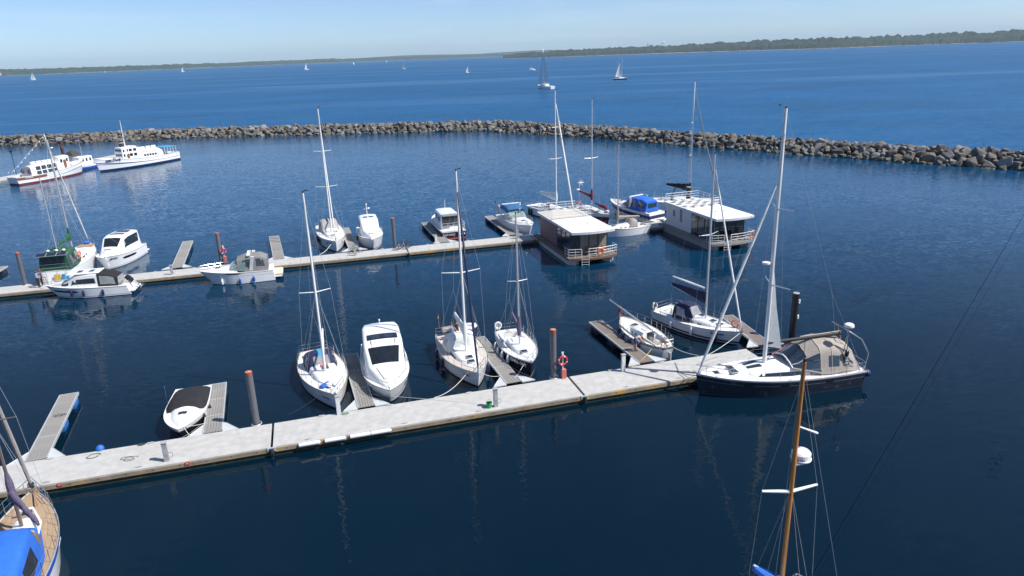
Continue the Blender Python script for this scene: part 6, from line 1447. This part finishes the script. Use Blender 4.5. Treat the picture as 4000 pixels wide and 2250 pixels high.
def passenger(label, fr, B, fb, bands, name, stern_wood=False):
    root = boat(name, label, 'passenger boat', fr, 'passenger boats at the landing pier'); h = Hull(fr[2], B, fb, .62, .45, 2.6, .9, .3 if stern_wood else -.1, (.06, .5), .85)
    h.build(root, bands, 'antifoul_red' if stern_wood else 'antifoul'); h.deck(root, 'deck_white', .75, .05, None); return root, h
# SEELOEWE
fr = place((366, 622), 3.0, (684, 592), 1.9)
rs, hs = passenger('long white passenger ship with blue stern awning and SEELÖWE on the bow', fr, 4.7, (1.9, 1.9, 3.0), [(('s', .1), 'gelcoat'), (('f', .42), 'hull_white'), (('f', .47), 'blue_stripe'), (('w', .45), 'hull_white'), (('w', .1), 'navy_paint')], 'passenger_ship')
hs.rail(rs, 'gelcoat', .07, .02)
lf = Loft([(hs.x(.21), 1.5, 1.2, 1.2, 3.1), (hs.x(.26), 1.75, 1.45, 1.2, 3.6), (hs.x(.55), 1.75, 1.45, 1.3, 3.65)], .55, .1); sal = lf.build('saloon', 'gelcoat', rs)
for k in range(5):
    a, b = lerp(hs.x(.3), hs.x(.47), k / 5), lerp(hs.x(.3), hs.x(.47), (k + 1) / 5)
    lf.both('saloon_window', 'glass', sal, a + .08, b - .08, .12, .19); lf.both('roof_window', 'vinyl', sal, a + .06, b - .06, .24, .34)
lw = Loft([(hs.x(.54), 1.75, 1.6, 1.3, 4.75), (hs.x(.68), 1.65, 1.45, 1.4, 4.8), (hs.x(.71), 1.4, 1.2, 1.4, 4.6)], .2, .1); wh = lw.build('wheelhouse', 'gelcoat', rs)
for a, b in ((.55, .585), (.6, .635), (.645, .66), (.685, .7)):
    lw.both('upper_window', 'glass', wh, hs.x(a), hs.x(b), .185, .23); lw.both('window', 'glass', wh, hs.x(a), hs.x(b), .1, .15)
for y in (-.7, 0, .7): MB().m('glass').box((hs.x(.71) + .01, y, 4.1), (.03, .55, .5)).build('front_window', wh); MB().m('glass').box((hs.x(.71) + .01, y, 3.0), (.03, .55, .5)).build('front_window', wh)
MB().m('wood_brown').box((hs.x(.655), 1.66, 2.3), (.6, .06, 1.7)).build('door', wh); MB().m('wood_brown').box((hs.x(.655), -1.66, 2.3), (.6, .06, 1.7)).build('door', wh)
ms = MB().m('alu_white').tube([(hs.x(.62), 0, 4.8), (hs.x(.62), 0, 10.6)], [.16, .05], 8).build('mast', rs); mb = MB().m('alu_white'); mb.tube([(hs.x(.62), -.9, 8), (hs.x(.62), .9, 8)], .04, 5); mb.tube([(hs.x(.62), -.5, 6.9), (hs.x(.62), .5, 6.9)], .04, 5); mb.tube([(hs.x(.62), 0, 10), (hs.x(.45), 0, 4.2)], .012, 4); mb.build('yards', ms)
fu = MB().m('slate').lathe([(.55, 4.8), (.5, 6.1), (.4, 6.15)], (hs.x(.665), .3, 0), 12).build('funnel', rs); MB().m('gelcoat').torus((hs.x(.665), .3, 5.7), .5, .06, None, 14, 5).build('funnel_band', fu)
for k in range(3): MB().m('gelcoat').tube([(hs.x(.27 + k * .07), .4, 3.95), (hs.x(.32 + k * .07), .4, 3.95)], .3, 10).build('liferaft', rs)
MB().m('gelcoat').rbox((hs.x(.5), 0, 4.0), (2.2, 1.8, .5), .1).build('skylight', rs)
aw = MB().m('canvas_sky').rbox((hs.x(.125), 0, 3.5), (3.6, 3.6, .12), .04).build('awning', rs)
for k in range(5):
    for sd in (1, -1): MB().m('gelcoat').tube([(hs.x(.05 + k * .037), sd * 1.7, 1.2), (hs.x(.05 + k * .037), sd * 1.7, 3.45)], .06, 6).build('awning_post', rs)
for k in range(4): MB().m('wood_brown').rbox((hs.x(.06 + k * .04), 0, 1.5), (.45, 2.6, .5), .05).build('bench', rs)
hs.name(rs, 'SEELÖWE', .75, .84, .78, 1, bold=.03)
# brown sterned boat
fr = place((328, 634), 3.0, (44, 694), 1.5)
a, b = P(328, 674, 0), P(60, 724, 0); d = a - b; fr = ((a + b) / 2, math.atan2(d.y, d.x), d.length + .8)
ro_, ho = passenger('white passenger boat with varnished brown stern bulwark and red waterline', fr, 4.4, (1.6, 1.6, 2.9), [(('s', .12), 'gelcoat'), (('f', .3), 'hull_white'), (('f', .34), 'grey_line'), (('w', .35), 'hull_white'), (('w', .02), 'antifoul_red')], 'passenger_boat', True)
ho.rail(ro_, 'gelcoat', .07, .02); ho.stripe(ro_, 'wood_brown', .0, .36, .6, .93, (1, -1), 'bulwark_panel', .02, False)
lf = Loft([(ho.x(.2), 1.55, 1.35, 1.0, 3.3), (ho.x(.6), 1.6, 1.35, 1.1, 3.4)], .5, .1); sal = lf.build('saloon', 'gelcoat', ro_)
for k in range(4):
    a, b = lerp(ho.x(.26), ho.x(.56), k / 4), lerp(ho.x(.26), ho.x(.56), (k + 1) / 4)
    lf.both('saloon_window', 'glass_smoke', sal, a + .1, b - .1, .07, .17); lf.both('roof_window', 'glass_smoke', sal, a + .1, b - .1, .19, .3)
MB().m('clad_white').box((ho.x(.2) - .03, 0, 2.1), (.05, 2.7, 1.9)).build('aft_bulkhead', sal)
for y, q in ((-.9, 'the one on the harbour side'), (.9, 'the one on the pier side')): tag(obj('lifebuoy', ring_mesh('antifoul_red', 'antifoul_red'), None, at_root(ro_, (ho.x(.2) - .12, y, 2.3)), (R(90), 0, fr[1] + R(90)), (1.1, 1.1, 1.1)), 'dark red lifebuoy on the brown sterned passenger boat, ' + q, 'lifebuoy', 'lifebuoys of the brown sterned boat')
lw = Loft([(ho.x(.6), 1.3, 1.15, 1.1, 4.3), (ho.x(.74), 1.15, 1.0, 1.3, 4.4), (ho.x(.76), .95, .85, 1.3, 4.3)], .15, .12); wh = lw.build('wheelhouse', 'gelcoat', ro_)
for a, b in ((.62, .65), (.71, .735)): lw.both('window', 'glass', wh, ho.x(a), ho.x(b), .16, .22)
MB().m('wood_brown').box((ho.x(.68), -1.22, 2.7), (.6, .05, 1.9)).build('door', wh); MB().m('wood_brown').box((ho.x(.68), 1.22, 2.7), (.6, .05, 1.9)).build('door', wh)
for y in (-.5, 0, .5): MB().m('glass').box((ho.x(.76) + .01, y, 3.6), (.03, .4, .55)).build('front_window', wh)
for k in range(4): MB().m('gelcoat').tube([(ho.x(.27 + k * .075), 0, 3.75), (ho.x(.33 + k * .075), 0, 3.75)], .32, 10).build('liferaft', ro_)
ms = MB().m('gelcoat').tube([(ho.x(.58), 0, 3.4), (ho.x(.54), 0, 9.3)], [.2, .09], 8).build('mast', ro_); dome(ms, ho.x(.6), 0, 6.2, .3, .2)
mb = MB().m('wire'); mb.tube([(ho.x(.54), 0, 9), (ho.x(.02), 0, 2.6)], .02, 4); mb.tube([(ho.x(.54), 0, 9), (ho.x(.98), 0, 3)], .02, 4); mb.build('stays', ms)
for k in range(9): q = Vector((ho.x(.54), 0, 9)).lerp(Vector((ho.x(.02), 0, 2.6)), (k + .5) / 9); MB().m('flag_white').add([q, q + Vector((.25, 0, -.05)), q + Vector((.1, 0, -.35))], [(0, 1, 2)]).build('pennant', ms)
MB().m('deck_grey').rbox((ho.x(.84), 0, 2.0), (1.6, 1.6, .5), .1).build('fore_hatch', ro_); MB().m('wood_brown').rbox((ho.x(.1), 0, 1.15), (1.6, 2.2, .5), .05).build('stern_bench', ro_); ho.name(ro_, 'OPTIMAR', .36, .14, .77, -1, 'flag_white'); flag(ro_, ho.x(0), 0, 1.7, ('flag_red', 'flag_white'), 1.3)
# blue fishing boat behind
fa, fb_ = P(318, 655, 1.2) + pn * 4.5, P(418, 635, 1.2) + pn * 4.5; fa.z = fb_.z = 0; d = fa - fb_
rf, hf = mboat('small fishing boat with bright blue hull and white wheelhouse behind the landing pier', ((fa + fb_) / 2, math.atan2(d.y, d.x), 9.5), 3.2, (1.1, 1.1, 1.8), [(('s', .12), 'gelcoat'), (('s', .45), 'bright_blue'), (('w', .1), 'blue_stripe')], name='fishing_boat', well=None, tw=.7, sink=.3)
lw = Loft([(hf.x(.12), 1.1, 1.0, 1.1, 3.2), (hf.x(.45), 1.1, .95, 1.2, 3.25), (hf.x(.5), .95, .85, 1.2, 3.1)], .12, .08); wh = lw.build('wheelhouse', 'gelcoat', rf)
for a, b in ((.16, .21), (.27, .32), (.38, .43)): lw.both('window', 'glass', wh, hf.x(a), hf.x(b), .13, .22)
ms = MB().m('wire').tube([(hf.x(.3), 0, 3.2), (hf.x(.3), 0, 7.4)], .06, 6).build('mast', rf); MB().m('wire').tube([(hf.x(.3), -.7, 6.6), (hf.x(.3), .7, 6.6)], .04, 5).build('yard', ms); dome(rf, hf.x(.42), 0, 3.25, .25, .2)

# ================================================================== boats under sail on the bay
def far_sail(label, px, py, hpx, ang, jib=True, m='sail_white', hull='hull_white'):
    p = P(px, py, 0); k = p.length / FPX; mh = hpx * k * 1.05; s_ = mh / 13.0
    t = thing('sailing_boat', label, 'sailboat', (p.x, p.y, 0), ang, 'boats sailing on the bay')
    h = Hull(9.5 * s_, 3.0 * s_, (1.0 * s_, 1.0 * s_, 1.3 * s_), .6, .42, 2.3, .6 * s_, .2, (.1, .45)); h.build(t, [(('s', .1), 'gelcoat'), (('w', .1), hull)]); h.deck(t, 'deck_white')
    MB().m('gelcoat').rbox((.5 * s_, 0, 1.3 * s_), (3.4 * s_, 1.6 * s_, .5 * s_), .1).build('coachroof', t)
    xm = .8 * s_; MB().m('alu_white').tube([(xm, 0, 1 * s_), (xm, 0, 13.2 * s_)], .08 * s_, 6).build('mast', t)
    rows = []
    for i in range(7):
        w = i / 6; l = 3.9 * (1 - w) ** .8 + .15; rows.append([Vector((xm - l * s_ * j / 4, (.55 * math.sin(math.pi * j / 4 * .8) * (1 - w) + j * .1) * s_, (2.0 + 11 * w) * s_)) for j in range(5)])
    MB().m(m).grid(rows).build('mainsail', t)
    if jib:
        rows = []
        for i in range(6):
            w = i / 5; xl = lerp(4.6, xm / s_ + .15, w); l = 3.2 * (1 - w) + .05; rows.append([Vector((xl * s_ - l * s_ * j / 3, (.5 * math.sin(math.pi * j / 3 * .8) * (1 - w) + .1) * s_, lerp(1.6, 11.6, w) * s_)) for j in range(4)])
        MB().m(m).grid(rows).build('jib', t)
    MB().m('alu_white').tube([(xm, 0, 1.9 * s_), (xm - 3.9 * s_, .4 * s_, 1.9 * s_)], .07 * s_, 5).build('boom', t)
    return t, h, s_
t, h, s_ = far_sail('largest yacht under grey sails on the open bay, crew in its cockpit', 2130, 347, 135, R(120), True, 'sail_white')
for k in range(3):
    mb = MB().m(('cloth_brown', 'cloth_navy', 'red_pale')[k]); mb.sphere(((-2.6 - .5 * k) * s_, (-.5 + .5 * k) * s_, 1.5), .28, 8, 6, (1, 1, 1.5)); mb.m('skin').sphere(((-2.6 - .5 * k) * s_, (-.5 + .5 * k) * s_, 2.05), .14, 8, 6)
    o = mb.build('person'); o.location = t.location; o.rotation_euler = t.rotation_euler
    tag(o, ('person in brown', 'person in navy', 'person in pale red')[k] + ' sitting in the cockpit of the largest yacht on the bay', 'person', 'crew of the largest yacht')
far_sail('dark hulled yacht under a single narrow white sail heading right', 2424, 312, 72, R(8), False, hull='navy_paint')
far_sail('tiny distant yacht with dark hull and narrow white sail near the wooded point', 1828, 287, 26, R(20), False, hull='navy_paint')
far_sail('distant yacht with both white sails spread wide', 1576, 272, 26, R(-10), True)
far_sail('distant yacht with a single full white sail off the low hills', 1198, 273, 23, R(30), False)
far_sail('distant yacht with white sail against the dark wooded shore', 715, 281, 15, R(40), False)
far_sail('distant yacht with leaning white sails off the far village', 130, 313, 22, R(20), True)
far_sail('minute white sail by the pale beach of the far shore', 410, 284, 8, R(10), True)
far_sail('minute white sail below the far hills', 1382, 252, 9, R(60), True)
far_sail('faint minute white sail at the foot of the hills', 1510, 244, 6, R(60), True)
rm, hm = mboat('small white motorboat running across the open bay', (P(2080, 277, 0), R(-10), 9.0), 3.0, (1.2, 1.2, 1.7), name='motor_launch', well=None)
lf, dk = hardtop(rm, hm, 3.6, w=.8); lf.patch('windscreen', 'glass', dk, hm.x(.57), hm.x(.67), .375, .625)

# ================================================================== bicycles
def bicycle(label, p, ang, m='wire_dark', sc=.7):
    t = thing('bicycle', label, 'bicycle', p, ang, 'bicycles on the middle pontoon'); X = Matrix.Rotation(R(90), 3, 'X'); r = .33
    for x in (-.52, .52):
        w = MB().m('rubber').torus((x, 0, r), r, .022, X, 22, 5).build('wheel', t); s_ = MB().m('steel')
        for k in range(8): a = k * .785; s_.tube([(x, 0, r), (x + r * math.cos(a), 0, r + r * math.sin(a))], .004, 3)
        s_.build('spokes', w)
    f = MB().m(m); f.tube([(-.52, 0, r), (-.05, 0, .28), (.4, 0, .72), (-.18, 0, .74), (-.52, 0, r)], .017, 6); f.tube([(-.05, 0, .28), (-.2, 0, .85)], .017, 6); f.tube([(.52, 0, r), (.36, 0, .95)], .016, 6); f.build('frame', t)
    MB().m('cloth_black').rbox((-.21, 0, .88), (.26, .14, .06), .02).build('saddle', t); MB().m('steel').tube([(.25, .28, .95), (.36, .1, 1.0), (.36, -.1, 1.0), (.25, -.28, .95)], .014, 5).build('handlebar', t)
    return t
bicycle('single black bicycle leaning by the finger pier of the beige hooded sloop', bpt(b_s(1390, 985), BWID * .75), BA + .1)
for k, lab in enumerate(('front bicycle of the row beside the red topped pile, light rims', 'second bicycle of the row beside the red topped pile', 'third bicycle of the row beside the red topped pile', 'hindmost bicycle of the row, nearest the water edge')):
    bicycle(lab, bpt(b_s(1560 + k * 8, 966), BWID * (.5 + .13 * k)), BA + rnd.uniform(-.15, .15) + (math.pi if k % 2 else 0), ('alu_white', 'wire_dark', 'navy_paint', 'wire_dark')[k])

# ================================================================== people
def person(label, root, ang, joints, cloth, hair='hair_brown', h=1.72, group=None, hairlong=False):
    """joints: dict of local points (x = facing direction); one skinned body, materials by region"""
    J = dict(pel=(0, 0, .95), chest=(0, 0, 1.3), neck=(0, 0, 1.48), head=(.02, 0, 1.62), top=(.02, 0, 1.72), hipL=(0, .1, .92), hipR=(0, -.1, .92), kneeL=(.03, .11, .5), kneeR=(.03, -.11, .5), ankL=(0, .12, .08), ankR=(0, -.12, .08), toeL=(.16, .14, .04), toeR=(.16, -.14, .04),
             shL=(0, .19, 1.42), shR=(0, -.19, 1.42), elL=(0, .25, 1.13), elR=(0, -.25, 1.13), haL=(.08, .24, .88), haR=(.08, -.24, .88))
    J.update(joints)
    RAD = dict(pel=.14, chest=.15, neck=.06, head=.1, top=.075, hipL=.1, hipR=.1, kneeL=.062, kneeR=.062, ankL=.045, ankR=.045, toeL=.04, toeR=.04, shL=.07, shR=.07, elL=.045, elR=.045, haL=.034, haR=.034)
    E_ = [('pel', 'chest'), ('chest', 'neck'), ('neck', 'head'), ('head', 'top'), ('chest', 'shL'), ('chest', 'shR'), ('shL', 'elL'), ('shR', 'elR'), ('elL', 'haL'), ('elR', 'haR'), ('pel', 'hipL'), ('pel', 'hipR'), ('hipL', 'kneeL'), ('hipR', 'kneeR'), ('kneeL', 'ankL'), ('kneeR', 'ankR'), ('ankL', 'toeL'), ('ankR', 'toeR')]
    names = list(J); vs = [Vector(J[n]) for n in names]; rad = [RAD[n] for n in names]; ed = [(names.index(a), names.index(b)) for a, b in E_]
    for s_ in 'LR':                                                      # palm and five fingers
        hnd, el = Vector(J['ha' + s_]), Vector(J['el' + s_]); d = (hnd - el).normalized(); q = d.cross(Vector((1, 0, 0))); q = q.normalized() if q.length > .1 else Vector((0, 1, 0))
        for k in range(5):
            off = (k - 2) * .02; ln = (.06, .085, .09, .085, .07)[k] if k else .055
            i = len(vs); vs += [hnd + d * .03 + q * off * 1.3, hnd + d * (.03 + ln) + q * off * 1.6 + Vector((.02, 0, 0))]; rad += [.011, .009]; ed += [(names.index('ha' + s_), i), (i, i + 1)]
    me = bpy.data.meshes.new('body'); me.from_pydata([v * (h / 1.72) for v in vs], ed, [])
    o = bpy.data.objects.new('body', me); COL.objects.link(o)
    o.modifiers.new('s', 'SKIN'); sv = me.skin_vertices[0].data
    for i, r in enumerate(rad): sv[i].radius = (r, r)
    sv[0].use_root = True; ss = o.modifiers.new('u', 'SUBSURF'); ss.levels = 1; ss.render_levels = 1
    me2 = bpy.data.meshes.new_from_object(o.evaluated_get(bpy.context.evaluated_depsgraph_get())); bpy.data.objects.remove(o)
    me2.materials.clear()
    for m in ('skin', cloth[0], cloth[1], 'cloth_black'): me2.materials.append(MATS[m])
    reg = [(n, Vector(J[n]) * (h / 1.72)) for n in J]
    mid = lambda a, b: (Vector(J[a]) + Vector(J[b])) * .5 * (h / 1.72)
    reg += [('chest', mid('pel', 'chest')), ('shL', mid('shL', 'elL')), ('shR', mid('shR', 'elR')), ('leg', mid('hipL', 'kneeL')), ('leg', mid('hipR', 'kneeR')), ('shin', mid('kneeL', 'ankL')), ('shin', mid('kneeR', 'ankR')), ('arm', mid('elL', 'haL')), ('arm', mid('elR', 'haR'))]
    long_ = cloth[2] if len(cloth) > 2 else True
    for f in me2.polygons:
        n = min(reg, key=lambda a: (a[1] - f.center).length)[0]
        f.use_smooth = True
        f.material_index = 1 if n in ('chest', 'shL', 'shR') else 2 if n in ('pel', 'hipL', 'hipR', 'leg') or (long_ and n in ('kneeL', 'kneeR', 'shin')) else 3 if n[:3] in ('ank', 'toe') else 0
    t = thing('person', label, 'person', root, ang, group); obj('body', me2, t)
    hd = Vector(J['head']) * (h / 1.72); tp = Vector(J['top']) * (h / 1.72); up = (tp - hd).normalized()
    hm = MB().m(hair).sphere(hd + up * .045 - Vector((.025, 0, 0)), .118, 10, 7, (1, .95, 1))
    if hairlong: hm.sphere(hd - up * .05 - Vector((.07, 0, 0)), .1, 9, 6, (.8, 1, 1.3))
    hm.build('hair', t)
    fc = MB().m('skin').sphere(hd + Vector((.1, 0, -.01)), .02, 6, 4)
    for y in (-.035, .035): fc.m('cloth_black').sphere(hd + Vector((.092, y, .025)), .011, 6, 4)
    fc.m('red_pale').box(hd + Vector((.095, 0, -.05)), (.012, .045, .012)); fc.build('face', t)
    return t
p1 = P(153, 1123, DZ); p1.z = DZ
person('person in light blue shirt and black trousers standing on the middle pontoon', p1, R(20), dict(head=(.05, 0, 1.6), top=(.08, 0, 1.7), elR=(.03, -.26, 1.15), haR=(.24, -.16, 1.1), elL=(.05, .25, 1.14), haL=(.24, .16, 1.08)), ('cloth_blue', 'cloth_black'), 'hair_brown', 1.75, 'couple on the middle pontoon')
p2 = P(168, 1116, DZ); p2.z = DZ
person('red haired person in navy top standing behind the person in light blue', p2, R(195), dict(), ('cloth_navy', 'cloth_black'), 'hair_red', 1.7, 'couple on the middle pontoon', True)
pw = P(2481, 1370, DZ); pw.z = DZ
person('woman in pale pink top bending over the side of the double ended yacht', pw, fr[1] * 0 + R(8), dict(pel=(-.02, 0, .93), chest=(.26, 0, 1.08), neck=(.4, 0, 1.1), head=(.5, 0, 1.06), top=(.58, 0, 1.0), shL=(.3, .18, 1.12), shR=(.3, -.18, 1.12), elL=(.4, .2, .86), elR=(.4, -.2, .86), haL=(.58, .14, .78), haR=(.58, -.14, .78)), ('cloth_pink', 'cloth_jeans', False), 'hair_red', 1.7, None, True)
c1 = P(1764, 1263, 2.3); c1.z = 1.25
person('person in light blue jacket sitting in the cockpit of the grey decked racing yacht', c1, R(150), dict(pel=(0, 0, .28), chest=(.0, 0, .62), neck=(.02, 0, .8), head=(.06, 0, .94), top=(.08, 0, 1.04), hipL=(.05, .1, .26), hipR=(.05, -.1, .26), kneeL=(.42, .12, .3), kneeR=(.42, -.12, .3), ankL=(.45, .12, -.1), ankR=(.45, -.12, -.1), toeL=(.6, .12, -.12), toeR=(.6, -.12, -.12), shL=(0, .19, .74), shR=(0, -.19, .74), elL=(.1, .25, .5), elR=(.1, -.25, .5), haL=(.3, .15, .42), haR=(.3, -.15, .42)), ('cloth_blue', 'cloth_jeans'), 'hair_brown', 1.75, 'crew of the racing yacht')
c2 = P(1783, 1256, 2.35); c2.z = .72
person('person in dark brown jumper standing at the helm of the grey decked racing yacht', c2, R(-60), dict(haL=(.3, .15, 1.0), haR=(.3, -.15, 1.0), elL=(.1, .26, 1.12), elR=(.1, -.26, 1.12)), ('cloth_brown', 'cloth_black'), 'hair_brown', 1.75, 'crew of the racing yacht')

# ================================================================== rigging of the yacht just outside the right edge
q0, q1 = P(3340, 1960, 4.0), P(4000, 838, 10.5)
fdir = (q1 - q0); fd2 = Vector((fdir.x, fdir.y, 0)).normalized()
zb_ = 1.4; bowp = q0 - fdir * ((q0.z - zb_) / fdir.z); topp = q0 + fdir * ((13.2 - q0.z) / fdir.z)
Lr = 9.5; ang = math.atan2(-fd2.y, -fd2.x); cen = Vector((bowp.x, bowp.y, 0)) + fd2 * (Lr / 2 - .1); mt = (Lr / 2 - (Vector((topp.x, topp.y, 0)) - cen).dot(fd2) * 1.0) / Lr
mt = .5 + ((Vector((topp.x, topp.y, 0)) - cen).dot(-fd2)) / Lr
r30, h30, _l = sailboat('white yacht just outside the frame whose dark stays cross the right side', (cen, ang, Lr), 3.0, (1.1, 1.1, 1.4), None, mst=(mt, 13.4), spr=((7, 1.0),), bm=dict(ln=3.2, cover='canvas_navy'), jib=None, norig=True)
loc = lambda v: (Matrix.Translation(r30.location) @ Matrix.Rotation(ang, 4, 'Z')).inverted() @ v
MB().m('wire_black').tube([loc(bowp), loc(topp)], .011, 5).build('forestay', r30)
_ib = bowp + fd2 * 1.5; _it = Vector((topp.x, topp.y, 11.2)); MB().m('wire_black').tube([loc(Vector((_ib.x, _ib.y, 1.35))), loc(_it)], .005, 4).build('inner_stay', r30)
